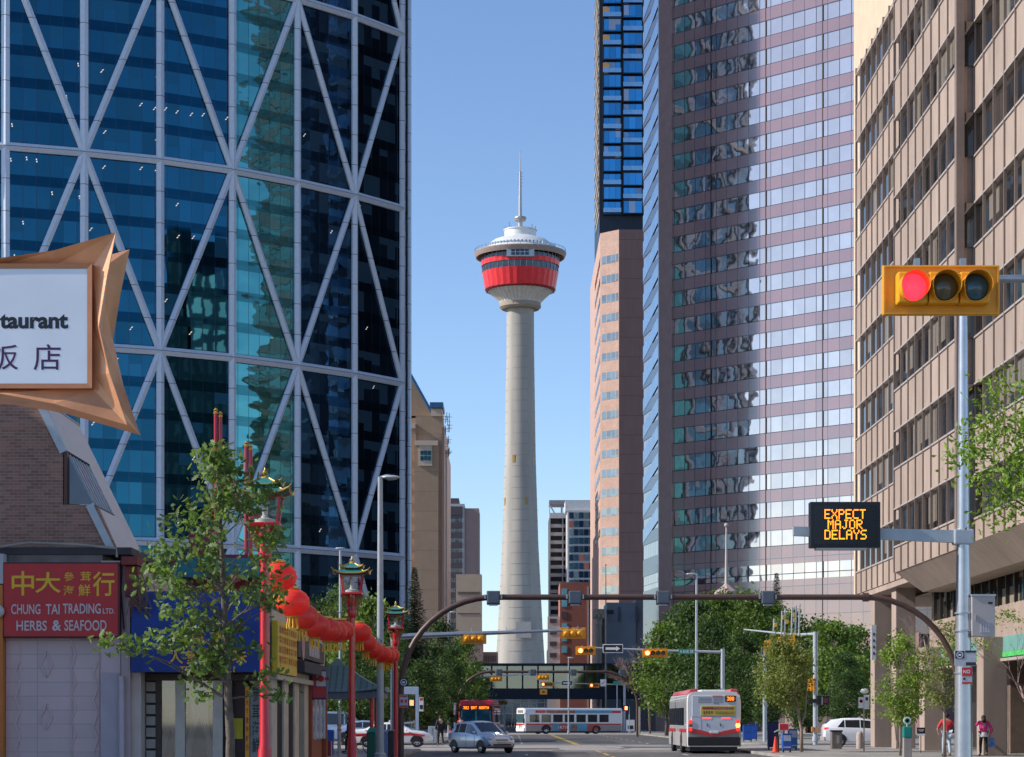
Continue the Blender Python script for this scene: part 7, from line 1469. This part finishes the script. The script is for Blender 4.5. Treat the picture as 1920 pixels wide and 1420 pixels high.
mb.box(.05, .95, yb - .045, yb - .04, 1.95, 1.97); mb.box(.05, .9, yb - .045, yb - .04, 1.88, 1.9); mb.build('advert_marks', mat('brown_marks', (.25, .12, .04), .6), b1)
text('7776', (-.02, yb - .021, 2.30), U_, V_, .26, .08, navy, b1, .004, .01, world=False)
for z in (2.40, 2.47, 2.54, 2.61): 
    rb_('vent_slot', mat('vent_grey', (.28, .3, .34), .5), -.75, -.12, z, z + .03, .026, 0); rb_('vent_slot', MC['vent_grey'], -.05, .42, z, z + .03, .026, 0)
rb_('high_brake_light', mat('dim_red_lamp', (.6, .15, .15), .4), -.08, .42, 2.67, 2.72, .03)
for a, b in ((-.55, -.12), (.35, .78)): rb_('brake_light_strip', mat('bright_red_strip', (.9, .12, .12), .4, 0, 0, emit=.7, ec=(1, .1, .1)), a, b, 1.62, 1.70, .045)
for x, zs in ((-1.1, ((1.5, tail), (1.33, mat('amber_off', (.3, .12, .02), .3)), (1.13, tail))), (1.12, ((1.5, tail), (1.33, mat('amber_on', (1, .55, .05), .3, 0, 0, emit=3, ec=(1, .55, .05))), (1.13, tail)))):
    for z, m in zs: mb = MB(); mb.lathe([(.09, 0), (.085, .03), (.04, .04)], n=18); mb.xf(Matrix.Translation((x, yb - .03, z)) @ Matrix.Rotation(R(90), 4, 'X')); mb.build('tail_light', m, b1, smooth=True)
rb_('licence_plate', white, -.2, .2, .95, 1.06, .06); 
for x in (-.32, .3): rb_('door_latch', black, x - .02, x + .02, 1.28, 1.42, .05)
mb = MB(); mb.box(-.6, -.595, yb - .04, yb - .036, 1.05, 1.7); mb.box(-1.05, 1.05, yb - .04, yb - .036, 1.725, 1.735); mb.build('panel_seam', navy, b1)
# crossing bus
b2, L2, w = bus('long white bus with a colourful advert crossing the far junction', (X(1068, 256), 256, .012), R(90 + 22), paint_w, None, 'side')
ad = mat('sky_blue_advert', (.12, .36, .52), .5, 0, .15, 1.5); rad_ = mat('red_advert', (.50, .09, .07), .5, 0, .2, 1.2)
def sb(nm, m, y0, y1, z0, z1, d=.03): return MB().box(-w - d, -w - .013, y0, y1, z0, z1).build(nm, m, b2)
# left side of the bus = -x ; front = +y
sb('blue_advert_strip', ad, -4.7, -.1, 2.34, 2.66); sb('brown_advert_strip', mat('rusty_advert', (.38, .16, .09), .6, 0, .4, 2), -.1, 3.4, 2.34, 2.66); sb('red_header_strip', redstripe, 3.5, 4.7, 2.36, 2.66); sb('red_rear_header', redstripe, -5.8, -4.7, 2.36, 2.62)
sb('blue_advert_panel', ad, -1.6, 2.6, .36, 1.18); sb('red_advert_panel', rad_, -3.0, -1.6, .36, 1.15)
mb = MB(); pts = [(.3 + .75 * math.cos(a * math.pi / 10), .75 + .42 * math.sin(a * math.pi / 10)) for a in range(20)]; pts = [(y + 1.0, z) for y, z in pts]
mb.loop3([(-w - .04, y, z) for y, z in pts], [(-w - .025, y, z) for y, z in pts], cap=True); mb.build('red_oval_advert', rad_, b2)
text('1K718', (-w - .04, 2.0 - .05, .58), (0, -1, 0), V_, 1.3, .34, white, b2, .006, .02, world=False)
mb = MB(); pts = [(.0 + .42 * math.cos(a * math.pi / 8), .72 + .36 * math.sin(a * math.pi / 8)) for a in range(16)]; mb.loop3([(-w - .04, y, z) for y, z in pts], [(-w - .025, y, z) for y, z in pts], cap=True); mb.build('round_advert', MC['rusty_advert'], b2)
def fb_(t, nm, m, x0, x1, z0, z1, d=.04, bev=.02): return MB().box(x0, x1, L2 - .05, L2 + d, z0, z1).build(nm, m, t, bevel=bev)
fb_(b2, 'windscreen', mat('teal_windscreen', (.08, .16, .18), .06, .5), -1.1, 1.1, 1.25, 2.25); fb_(b2, 'destination_box', mat('dull_destination', (.25, .2, .14), .4), -.75, .75, 2.4, 2.68, .05); fb_(b2, 'red_front_band', redstripe, -1.1, 1.1, .98, 1.16, .05); fb_(b2, 'front_bumper', white, -1.15, 1.15, .3, .7, .10)
for x in (-.9, .9): fb_(b2, 'headlight', mat('lit_headlight', (1, .95, .85), .3, 0, 0, emit=1.2), x - .12, x + .12, .72, .9, .07)
MB().tube([(-1.2, L2 - .2, 2.3), (-1.5, L2 + .25, 2.2), (-1.5, L2 + .25, 1.6)], .04, 6).build('mirror_arm', black, b2); MB().box(-1.6, -1.4, L2 + .15, L2 + .3, 1.2, 1.75).build('mirror', black, b2, bevel=.03)
mb = MB(); [mb.beam((x, L2 + .1, .5), (x, L2 + .16, 1.2), .03, .03) for x in (-.5, 0, .5)]; mb.beam((-.6, L2 + .16, .9), (.6, L2 + .16, .9), .03, .03); mb.build('bicycle_rack', black, b2)
# red-roofed bus facing the camera
b3, L2, w = bus('red roofed bus facing the camera with an orange destination board', (X(898, 163), 163 + 6, .012), R(178), mat('dark_red_bus_paint', (.42, .02, .035), .3, 0, .05, 2, coat=.8), mat('crimson_roof', (.60, .02, .06), .35, 0, .05, 3, coat=.5), 'front')
fb_(b3, 'windscreen_mask', black, -1.18, 1.18, 1.0, 2.62, .02); fb_(b3, 'windscreen', mat('blue_windscreen', (.03, .16, .28), .06, .7, .3, 1.5), -1.05, .0 - .01, 1.15, 2.25, .045, .03); fb_(b3, 'windscreen', MC['blue_windscreen'], .01, 1.05, 1.15, 2.25, .045, .03)
fb_(b3, 'destination_board', black, -1.0, 1.0, 2.32, 2.60, .045); led('302 BRT NORTH', -.93, .93, 2.36, 2.56, L2 + .05, b3, 'destination_text', world=False, flipx=False, fill=1.0) if False else None
mb = MB(); s = '302 BRT NORTH'; n = len(s); cw = 1.84 / (n * 6 - 1); chh = .2 / 7
for i, c in enumerate(s):
    if c == ' ': continue
    for r_, row in enumerate(DOT[c].split()):
        for q, bb in enumerate(row):
            if bb == '1': xa = .92 - (i * 6 + q) * cw; mb.box(xa - cw * .95, xa, L2 + .045, L2 + .05, 2.56 - (r_ + 1) * chh, 2.56 - r_ * chh - chh * .05)
mb.build('destination_text', amberled, b3, fix=False)
fb_(b3, 'front_bumper', redstripe, -1.2, 1.2, .3, .62, .10, .04); fb_(b3, 'red_corner_panel', redstripe, -1.24, -.95, .62, 1.05, .05); fb_(b3, 'roof_fascia', MC['crimson_roof'], -1.15, 1.15, 2.66, 2.98, .0 + .01, .06)
for sx in (-1, 1): MB().tube([(sx * 1.2, L2 - .1, 2.3), (sx * 1.5, L2 + .2, 2.25), (sx * 1.5, L2 + .2, 1.8)], .035, 6).build('mirror_arm', black, b3); MB().box(sx * 1.5 - .1, sx * 1.5 + .1, L2 + .12, L2 + .25, 1.4, 1.95).build('mirror', black, b3, bevel=.03)
# ================================================================== PEOPLE
def skinned(name, verts, edges, radii, mt, par, sub=1):
    me = bpy.data.meshes.new(name); me.from_pydata([tuple(v) for v in verts], edges, []); me.materials.append(mt); o = bpy.data.objects.new(name, me); col.objects.link(o); o.parent = par; CH.setdefault(par.name, []).append(o.name)
    sm = o.modifiers.new('skin', 'SKIN'); sm.use_smooth_shade = True
    for i, r in enumerate(radii): me.skin_vertices[0].data[i].radius = (r, r) if not isinstance(r, tuple) else r
    me.skin_vertices[0].data[0].use_root = True
    if sub: s = o.modifiers.new('sub', 'SUBSURF'); s.levels = sub; s.render_levels = sub
    return o
def person(lab, loc, rz, shirt, trousers, hairc, skinc=(.45, .28, .2), h=1.72, stride=.28, handL=None, handR=None, sleeve='long', group=None, hairlen=0, bulk=1.0, hem=None, shoe=(.04, .03, .03)):
    t = thing('person', lab, 'person', loc, rz, group); s = h / 1.75; sk = mat('skin_%d' % int(skinc[0] * 100), skinc, .55, 0, .05, 5)
    P = dict(pelvis=(0, 0, .95), waist=(0, 0, 1.08), chest=(0, 0, 1.30), neck=(0, 0, 1.48), skull=(0, .01, 1.58), crown=(0, .0, 1.68),
             shL=(-.18, 0, 1.42), shR=(.18, 0, 1.42), elL=(-.26, -.04, 1.14), elR=(.26, -.04, 1.14), haL=handL or (-.27, .08, .90), haR=handR or (.27, .08, .90),
             hiL=(-.09, 0, .92), hiR=(.09, 0, .92), knL=(-.10, stride * .45, .50), knR=(.10, -stride * .15, .50), anL=(-.10, stride * .5, .09), anR=(.10, -stride * .7, .12), toL=(-.11, stride * .5 + .16, .035), toR=(.11, -stride * .7 + .15, .04))
    if handL: P['elL'] = tuple((Vector(P['shL']) + Vector(handL)) / 2 + Vector((-.12, -.05, -.10)))
    if handR: P['elR'] = tuple((Vector(P['shR']) + Vector(handR)) / 2 + Vector((.12, -.05, -.10)))
    V = {k: Vector(v) * s for k, v in P.items()}
    ks = list(V); idx = {k: i for i, k in enumerate(ks)}; E_ = [('pelvis', 'waist'), ('waist', 'chest'), ('chest', 'neck'), ('neck', 'skull'), ('skull', 'crown'), ('chest', 'shL'), ('chest', 'shR'), ('shL', 'elL'), ('shR', 'elR'), ('elL', 'haL'), ('elR', 'haR'), ('pelvis', 'hiL'), ('pelvis', 'hiR'), ('hiL', 'knL'), ('hiR', 'knR'), ('knL', 'anL'), ('knR', 'anR'), ('anL', 'toL'), ('anR', 'toR')]
    rad = dict(pelvis=.13, waist=.115, chest=.14, neck=.052, skull=.088, crown=.07, shL=.06, shR=.06, elL=.042, elR=.042, haL=.028, haR=.028, hiL=.085, hiR=.085, knL=.055, knR=.055, anL=.038, anR=.038, toL=.032, toR=.032)
    vs = [V[k] for k in ks]; es = [(idx[a], idx[b]) for a, b in E_]; rs = [rad[k] * s * (bulk if k in ('pelvis', 'waist', 'chest') else 1) for k in ks]
    for hand, el, sgn in (('haL', 'elL', -1), ('haR', 'elR', 1)):
        d = (V[hand] - V[el]).normalized(); sd = d.cross(Vector((1, 0, 0))).normalized(); palm = V[hand] + d * .07 * s; pi_ = len(vs); vs.append(palm); rs.append(.033 * s); es.append((idx[hand], pi_))
        for f in range(4):
            o_ = sd * ((f - 1.5) * .018 * s); L_ = [.07, .08, .075, .06][f] * s; a = len(vs); vs += [palm + o_ + d * .03 * s, palm + o_ + d * (.03 * s + L_ * .5) + Vector((-sgn * .006, 0, 0)), palm + o_ + d * (.03 * s + L_) + Vector((-sgn * .02, 0, 0))]; rs += [.0085, .008, .007]; es += [(pi_, a), (a, a + 1), (a + 1, a + 2)]
        a = len(vs); vs += [V[hand] + d * .03 * s + sd * .035 * s, V[hand] + d * .075 * s + sd * .055 * s]; rs += [.011, .009]; es += [(idx[hand], a), (a, a + 1)]
    skinned('body', vs, es, rs, sk, t, 1)
    def cloth(nm, keys, edges, infl, c, extra=None):
        vv = [V[k].copy() for k in keys]
        if extra: extra(vv, keys)
        skinned(nm, vv, [(keys.index(a), keys.index(b)) for a, b in edges], [rad[k] * s * (bulk if k in ('pelvis', 'waist', 'chest') else 1) + infl for k in keys], mat('cloth_' + nm + '_%d_%d_%d' % tuple(int(q * 99) for q in c), c, .85, 0, .1, 6), t, 1)
    ka = ['waist', 'pelvis', 'chest', 'shL', 'shR', 'elL', 'elR'] + (['haL', 'haR'] if sleeve == 'long' else [])
    ea = [('waist', 'pelvis'), ('waist', 'chest'), ('chest', 'shL'), ('chest', 'shR'), ('shL', 'elL'), ('shR', 'elR')] + ([('elL', 'haL'), ('elR', 'haR')] if sleeve == 'long' else [])
    cloth('jacket' if sleeve == 'long' else 'shirt', ka, ea, .022, shirt)
    cloth('trousers', ['pelvis', 'hiL', 'hiR', 'knL', 'knR', 'anL', 'anR'], [('pelvis', 'hiL'), ('pelvis', 'hiR'), ('hiL', 'knL'), ('hiR', 'knR'), ('knL', 'anL'), ('knR', 'anR')], .016, trousers)
    if hem:
        MB().lathe([(.19 * s * bulk, .80 * s), (.20 * s * bulk, .88 * s), (.175 * s * bulk, 1.0 * s)], n=18).build('shirt_hem', mat('hem_cloth', hem, .85, 0, .06, 6), t, smooth=True)
    for k in ('L', 'R'):
        a, b = V['an' + k], V['to' + k]; mb = MB(); mb.sphere(tuple((a + b) / 2 + Vector((0, .01, -.012))), (.048 * s, .13 * s, .045 * s), 12, 7); mb.build('shoe', mat('shoe_%d' % int(shoe[0] * 99), shoe, .6), t, smooth='all')
    hm = mat('hair_%d' % int(hairc[0] * 999), hairc, .7, 0, .2, 20); mb = MB(); c = V['skull'] + Vector((0, -.015, .04)) * s
    mb.sphere(tuple(c), (.098 * s, .108 * s, .105 * s), 16, 9)
    if hairlen: mb.lathe([(.05 * s, 0), (.085 * s, -.02 * s), (.10 * s, .10 * s), (.06 * s, .2 * s)], tuple(V['neck'] + Vector((0, -.06, -.06)) * s), n=14)
    mb.build('hair', hm, t, smooth='all')
    f = V['skull']; mb = MB()
    for q in (-1, 1): mb.sphere(tuple(f + Vector((q * .03, .082, .02)) * s), (.011, .007, .008), 8, 5)
    mb.build('eyes', black, t); mb = MB(); mb.sphere(tuple(f + Vector((0, .095, -.008)) * s), (.012, .018, .02), 8, 6); mb.sphere(tuple(f + Vector((0, .082, -.045)) * s), (.025, .01, .007), 8, 5)
    for q in (-1, 1): mb.sphere(tuple(f + Vector((q * .092, 0, .0)) * s), (.01, .02, .03), 8, 5)
    mb.build('nose_mouth_ears', sk, t, smooth='all'); return t
pA = person('person in a red shirt and light jeans walking away beyond the silver pole', (X(1775, 90.5), 90.5, .14), 0, (.60, .05, .06), (.42, .50, .62), (.02, .015, .012), (.50, .28, .22), h=1.76, sleeve='short', bulk=1.18, stride=.3, handL=(-.33, .02, .95), handR=(.36, .0, .98))
pB = person('person in a pink jacket and black leggings walking away with a blue bag', (X(1844, 91.5), 91.5, .14), 0, (.78, .05, .26), (.015, .014, .018), (.03, .015, .012), (.50, .28, .22), h=1.68, hem=(.7, .66, .64), bulk=1.05, stride=.26, handL=(-.30, .05, 1.30), handR=(.30, .02, .92), hairlen=1)
bag = thing('blue_carrier_bag', 'blue and white carrier bag hanging from the pink jacket hand', 'bag', (X(1844, 91.5) + .33, 91.5, .14 + .36)); mb = MB(); mb.loop3([(-.14, -.05, 0), (.14, -.05, 0), (.14, .05, 0), (-.14, .05, 0)], [(-.09, -.03, .38), (.09, -.03, .38), (.09, .03, .38), (-.09, .03, .38)], cap=True); mb.build('bag_body', mat('blue_bag', (.10, .22, .55), .45, 0, .4, 9), bag, bevel=.02); MB().tube([(-.06, 0, .37), (-.03, 0, .50), (.03, 0, .50), (.06, 0, .37)], .009, 6).build('handle', mat('blue_bag', (.1, .22, .55)), bag)
person('dark clothed person standing on the far left corner', (X(826, 128), 128, .14), R(20), (.02, .02, .025), (.015, .015, .02), (.02, .015, .012), h=1.75, bulk=1.05); person('person in a dark jacket standing left of the red bus', (X(864, 152), 152, .14), R(160), (.28, .03, .06), (.05, .06, .1), (.02, .015, .012), h=1.72)
person('dark clothed person seated by the bicycle stand behind the middle pagoda lamp', (X(655, 101), 101, .14), R(80), (.02, .018, .03), (.02, .02, .02), (.01, .01, .01), h=1.62, bulk=1.1)
for i, (px, c) in enumerate(((950, (.5, .3, .1)), (956, (.3, .35, .5)), (962, (.5, .2, .25)), (968, (.6, .6, .6)))): person('tiny distant person crossing the street beneath the footbridge', (X(px, 345), 345 + i, .02), R(40 * i), c, (.05, .06, .1), (.03, .02, .02), h=1.7, group='distant people under the footbridge')
# ================================================================== SMALL STREET FURNITURE
def newsbox(lab, px, Y, x_w, h, m, front, loc_z=.14, label_panel=True):
    t = thing('news_box', lab, 'news box', (X(px, Y), Y, loc_z)); w_ = x_w / 2
    MB().box(-w_, w_, 0, .42, .12, h).build('cabinet', m, t, bevel=.02); MB().box(-w_ * .82, w_ * .82, -.015, 0, h * .62, h * .94).build('window', front, t); MB().box(-w_ * .8, w_ * .8, -.012, 0, .2, .26).build('strip', front, t)
    for a in (-1, 1): MB().box(a * w_ * .8 - .02, a * w_ * .8 + .02, .05, .37, 0, .13).build('leg', black, t)
    MB().box(-w_ - .01, w_ + .01, -.02, .44, h, h + .03).build('lid', m, t); return t
blu = mat('news_box_blue', (.015, .09, .42), .4, 0, .1, 5); dblu = mat('news_box_navy', (.015, .02, .14), .4, 0, .1, 5); nf = mat('news_box_front', (.4, .45, .6), .3, 0, .2, 10)
newsbox('blue news box beside the red card holder', 1476, 101.5, .40, .82, blu, nf); newsbox('larger blue news box behind the small park tree', 1487, 108, .42, 1.0, mat('mid_blue', (.02, .16, .5), .4), nf); newsbox('navy mail box with a pale top next to the slimmer signal pole', 1450, 110, .5, 1.35, dblu, dblu)
rp = thing('red_news_rack_card', 'small red card holder above the blue news box', 'sign', (X(1470, 101.8), 101.8, .14)); MB().box(-.2, .2, 0, .05, 1.0, 1.28).build('card', mat('red_card', (.6, .02, .03), .4), rp, bevel=.01); MB().box(-.215, .215, .01, .06, .98, 1.30).build('frame', white, rp); MB().tube([(0, .08, 0), (0, .08, 1.0)], .025, 8).build('post', black, rp)
bk = thing('curved_bike_rack', 'grey looped rack between the orange cone and the blue news box', 'rack', (X(1460, 101.8), 101.8, .14)); MB().tube([(-.2, 0, .9), (0, 0, 1.0), (.14, 0, .85), (.2, 0, .5), (.2, 0, 0)], .035, 10).build('loop', steelp, bk, smooth=True); MB().tube([(-.02, .05, 0), (-.02, .05, .7), (-.15, .05, .9)], .05, 8).build('post', black, bk)
cn = thing('traffic_cone', 'bright red orange traffic cone beside the blue news box', 'cone', (X(1454, 101), 101, .14)); MB().lathe([(.14, .03), (.03, .72)], n=18).build('cone', mat('cone_orange', (.85, .06, .02), .5), cn, smooth=True); MB().box(-.19, .19, -.19, .19, 0, .035).build('base', mat('cone_base', (.7, .05, .02), .6), cn)
for px, Y, lab in ((1402, 150, 'blue parked box far behind the white bus'), (1412, 158, 'second blue box behind the park trunks')): newsbox(lab, px, Y, .6, 1.1, blu, blu)
tr_ = thing('litter_bin', 'brown square litter bin in front of the white crossover', 'bin', (X(1568, 112), 112, .14)); MB().box(-.26, .26, -.26, .26, .03, .88).build('body', mat('taupe_bin', (.16, .14, .13), .6, 0, .15, 5), tr_, bevel=.03); MB().box(-.29, .29, -.29, .29, .88, .95).build('rim', black, tr_, bevel=.02); MB().box(-.02, .12, -.265, -.26, .3, .7).build('pale_sticker', mat('sticker', (.35, .33, .32), .6), tr_)
bo = thing('stone_bollard', 'pale rounded stone bollard in front of the white crossover', 'bollard', (X(1612, 115), 115, .14)); MB().lathe([(.18, 0), (.18, .68), (.15, .80), (.08, .87), (.01, .89)], n=20).build('bollard_body', mat('pale_bollard', (.42, .34, .29), .85, 0, .1, 6), bo, smooth=True)
pd = thing('parking_sign_post', 'slim pole with two small white parking signs and a round top', 'sign', (X(1620, 104), 104, .14)); MB().tube([(0, 0, 0), (0, 0, 2.7)], .03, 8).build('post', mat('tan_post', (.4, .33, .28), .6), pd)
MB().box(-.26, -.02, -.04, -.02, 2.0, 2.5).build('left_plate', white, pd, bevel=.01); MB().box(.0, .24, -.05, -.03, 1.95, 2.6).build('right_plate', white, pd, bevel=.01); mb = MB(); mb.sphere((.02, 0, 2.78), (.2, .05, .12), 14, 7); mb.build('round_top', white, pd, smooth='all'); mb = MB(); mb.lathe([(.08, 0), (.08, .006), (.055, .006), (.055, 0)], n=18); mb.xf(Matrix.Translation((-.14, -.042, 2.32)) @ Matrix.Rotation(R(90), 4, 'X')); mb.build('red_ring', sred, pd)
MB().box(.06, .18, -.056, -.051, 2.35, 2.5).build('dark_mark', navy, pd)
pm = thing('parking_machine', 'grey parking machine with a teal top beside the second column', 'parking machine', (X(1701, 88), 88, .14)); MB().box(-.16, .16, -.14, .14, 0, .76).build('body', mat('machine_grey', (.36, .33, .32), .5, .2), pm, bevel=.02); MB().box(-.17, .17, -.15, .15, .76, 1.2).build('teal_head', mat('teal_head', (.0, .22, .20), .4), pm, bevel=.04); MB().tube([(0, 0, 1.2), (0, 0, 1.32)], .04, 8).build('neck', steelp, pm); mb = MB(); mb.lathe([(.15, -.03), (.15, .03)], n=22); mb.xf(Matrix.Translation((0, 0, 1.43)) @ Matrix.Rotation(R(90), 4, 'X')); mb.build('round_sign', white, pm)
mb = MB(); mb.lathe([(.10, 0), (.10, .006), (.06, .006), (.06, 0)], n=22); mb.xf(Matrix.Translation((0, -.031, 1.43)) @ Matrix.Rotation(R(90), 4, 'X')); mb.build('round_mark', mat('teal_head', (0, .2, .2)), pm)
ab = thing('small_black_sign', 'small black and white notice board behind the young tree', 'sign', (X(1727, 100), 100, .9)); MB().box(-.18, .18, 0, .03, .0, .36).build('board', black, ab, bevel=.01); MB().box(-.18, .18, -.006, 0, .0, .09).build('white_strip', white, ab); text('TOP', (-.12, -.004, .18), U_, V_, .24, .1, white, ab, .002, .02, world=False); MB().tube([(0, .05, -.76), (0, .05, .1)], .02, 6).build('leg', black, ab)
bn = thing('white_vertical_banner', 'white vertical banner with dark marks on the first beige column', 'banner', (X(1636, 121.5), 121.6, 4.2)); MB().box(X(1635, 121.5) - .04, X(1643, 121.5), 121.5, 121.62, Z(1238, 121.5), Z(1172, 121.5)).build('panel', white, bn, world=True); mb = MB(); [mb.box(X(1637.5, 121.4), X(1640.5, 121.4), 121.48, 121.5, Z(1192 + i * 12, 121.5), Z(1187 + i * 12, 121.5)) for i in range(4)]; mb.build('dark_marks', navy, bn, world=True)
# left pavement objects
mx_ = thing('blue_mail_box', 'blue letter box beside the rust coloured shop', 'letter box', (X(619, 93), 93, .14)); MB().box(-.13, .16, -.2, .2, .5, 1.05).build('box', blu, mx_, bevel=.04); MB().box(.03, .14, -.1, .1, 0, .5).build('leg', mat('blue_leg', (.03, .12, .4), .4), mx_)
rbx = thing('red_news_box', 'narrow dark red box below the blue letter box', 'news box', (X(616.5, 91), 91, .14)); MB().box(-.1, .1, -.15, .15, 0, .62).build('cabinet', mat('maroon_box', (.3, .015, .02), .4), rbx, bevel=.02); MB().box(.1, .12, -.12, .12, 0, .6).build('edge_trim', steelp, rbx)
bs_p = thing('banded_post', 'pale concrete post with two orange bands near the middle pagoda lamp', 'post', (X(636, 92), 92, .14)); MB().tube([(0, 0, 0), (0, 0, 1.9)], .075, 12).build('post', mat('pale_post', (.42, .42, .42), .7), bs_p, smooth=True)
for z in (1.02, 1.22): MB().tube([(0, 0, z), (.01, 0, z + .07)], .095, 12).build('orange_band', mat('orange_band', (.85, .16, .03), .5), bs_p)
gb_ = thing('green_litter_bin', 'dark green hooded litter bin left of the tall grey lamp', 'bin', (X(697, 84), 84, .14)); MB().box(-.17, .17, -.2, .2, 0, 1.0).build('body', mat('dark_green_bin', (.005, .10, .07), .4, 0, .1, 5), gb_, bevel=.04); mb = MB(); mb.loop3([(-.19, -.22, 1.0), (.19, -.22, 1.0), (.19, .22, 1.0), (-.19, .22, 1.0)], [(-.08, -.16, 1.16), (.19, -.16, 1.16), (.19, .2, 1.16), (-.08, .2, 1.16)], cap=True); mb.build('hood', mat('teal_hood', (.01, .25, .18), .35), gb_)
for px, c, lab in ((722, (.16, .22, .42), 'blue poster covered post box right of the tall grey lamp'), (733, (.03, .03, .035), 'black utility box beside the farthest pagoda lamp')):
    t = thing('utility_box', lab, 'utility box', (X(px, 86), 86, .14)); MB().box(-.12, .12, -.12, .12, 0, 1.0 if px < 730 else 1.05).build('cabinet', mat('u%d_paint' % px, c, .5, 0, .3, 12), t, bevel=.02); MB().box(-.13, .13, -.13, .13, 1.0 if px < 730 else 1.05, 1.08).build('lid', steelp, t)
bi = thing('parked_bicycle', 'black bicycle leaning by the seated person and green bin', 'bicycle', (X(672, 97), 97, .14), R(8))
for x in (-.52, .52): w2 = MB(); w2.tube([(x + .33 * math.cos(a * math.pi / 10), 0, .34 + .33 * math.sin(a * math.pi / 10)) for a in range(21)], .02, 6, cap=False); w2.build('wheel', black, bi)
mb = MB()
for a, b in (((-.52, .34), (-.08, .32)), ((-.52, .34), (-.2, .85)), ((-.08, .32), (-.2, .85)), ((-.08, .32), (.38, .82)), ((-.18, .78), (.38, .82)), ((.38, .82), (.52, .34)), ((.38, .82), (.36, .98))): mb.tube([(a[0], 0, a[1]), (b[0], 0, b[1])], .018, 6)
mb.build('frame', black, bi); MB().box(-.33, -.1, -.06, .06, .86, .91).build('saddle', black, bi, bevel=.02); MB().tube([(.3, -.25, 1.0), (.38, 0, 1.0), (.3, .25, 1.0)], .015, 6).build('handlebar', black, bi); MB().tube([(-.08, 0, .32), (-.02, .0, .18)], .015, 6).build('crank', black, bi)
gc = thing('grey_utility_cabinet', 'grey utility cabinet at the far left corner beside the sign frame', 'cabinet', (X(796, 132), 145, .14)); MB().box(-.27, .27, 0, .5, 0, 1.05).build('cabinet', steelp, gc, bevel=.02); MB().box(-.02, .0, -.01, 0, .1, .95).build('door_seam', navy, gc)
tf = thing('transit_sign_frame', 'pale blue bus shelter frame with a header panel behind the left gantry leg', 'bus shelter', (X(768, 135), 147, .14)); y_ = 147.0
MB().box(X(745, y_), X(785, y_), y_, y_ + .2, Z(1302, y_), Z(1288, y_)).build('header_panel', mat('pale_blue_header', (.38, .48, .62), .4), tf, world=True, bevel=.02); MB().box(X(779, y_), X(785, y_), y_, y_ + .2, .14, Z(1302, y_)).build('post', MC['pale_blue_header'], tf, world=True); MB().box(X(746, y_), X(750, y_), y_, y_ + .2, .14, Z(1302, y_)).build('post', MC['pale_blue_header'], tf, world=True); MB().box(X(751, y_), X(778, y_), y_ + .1, y_ + .12, .5, Z(1306, y_)).build('shelter_glass', clear_glass(), tf, world=True)
plate_sign('white_red_sign', 'small white and navy plate right of the pale blue shelter frame', 786, 794, 1308, 1334, 147, white, [('red_mark', 787, 793, 1309, 1314, sred), ('navy_mark', 787, 793, 1322, 1330, navy)])
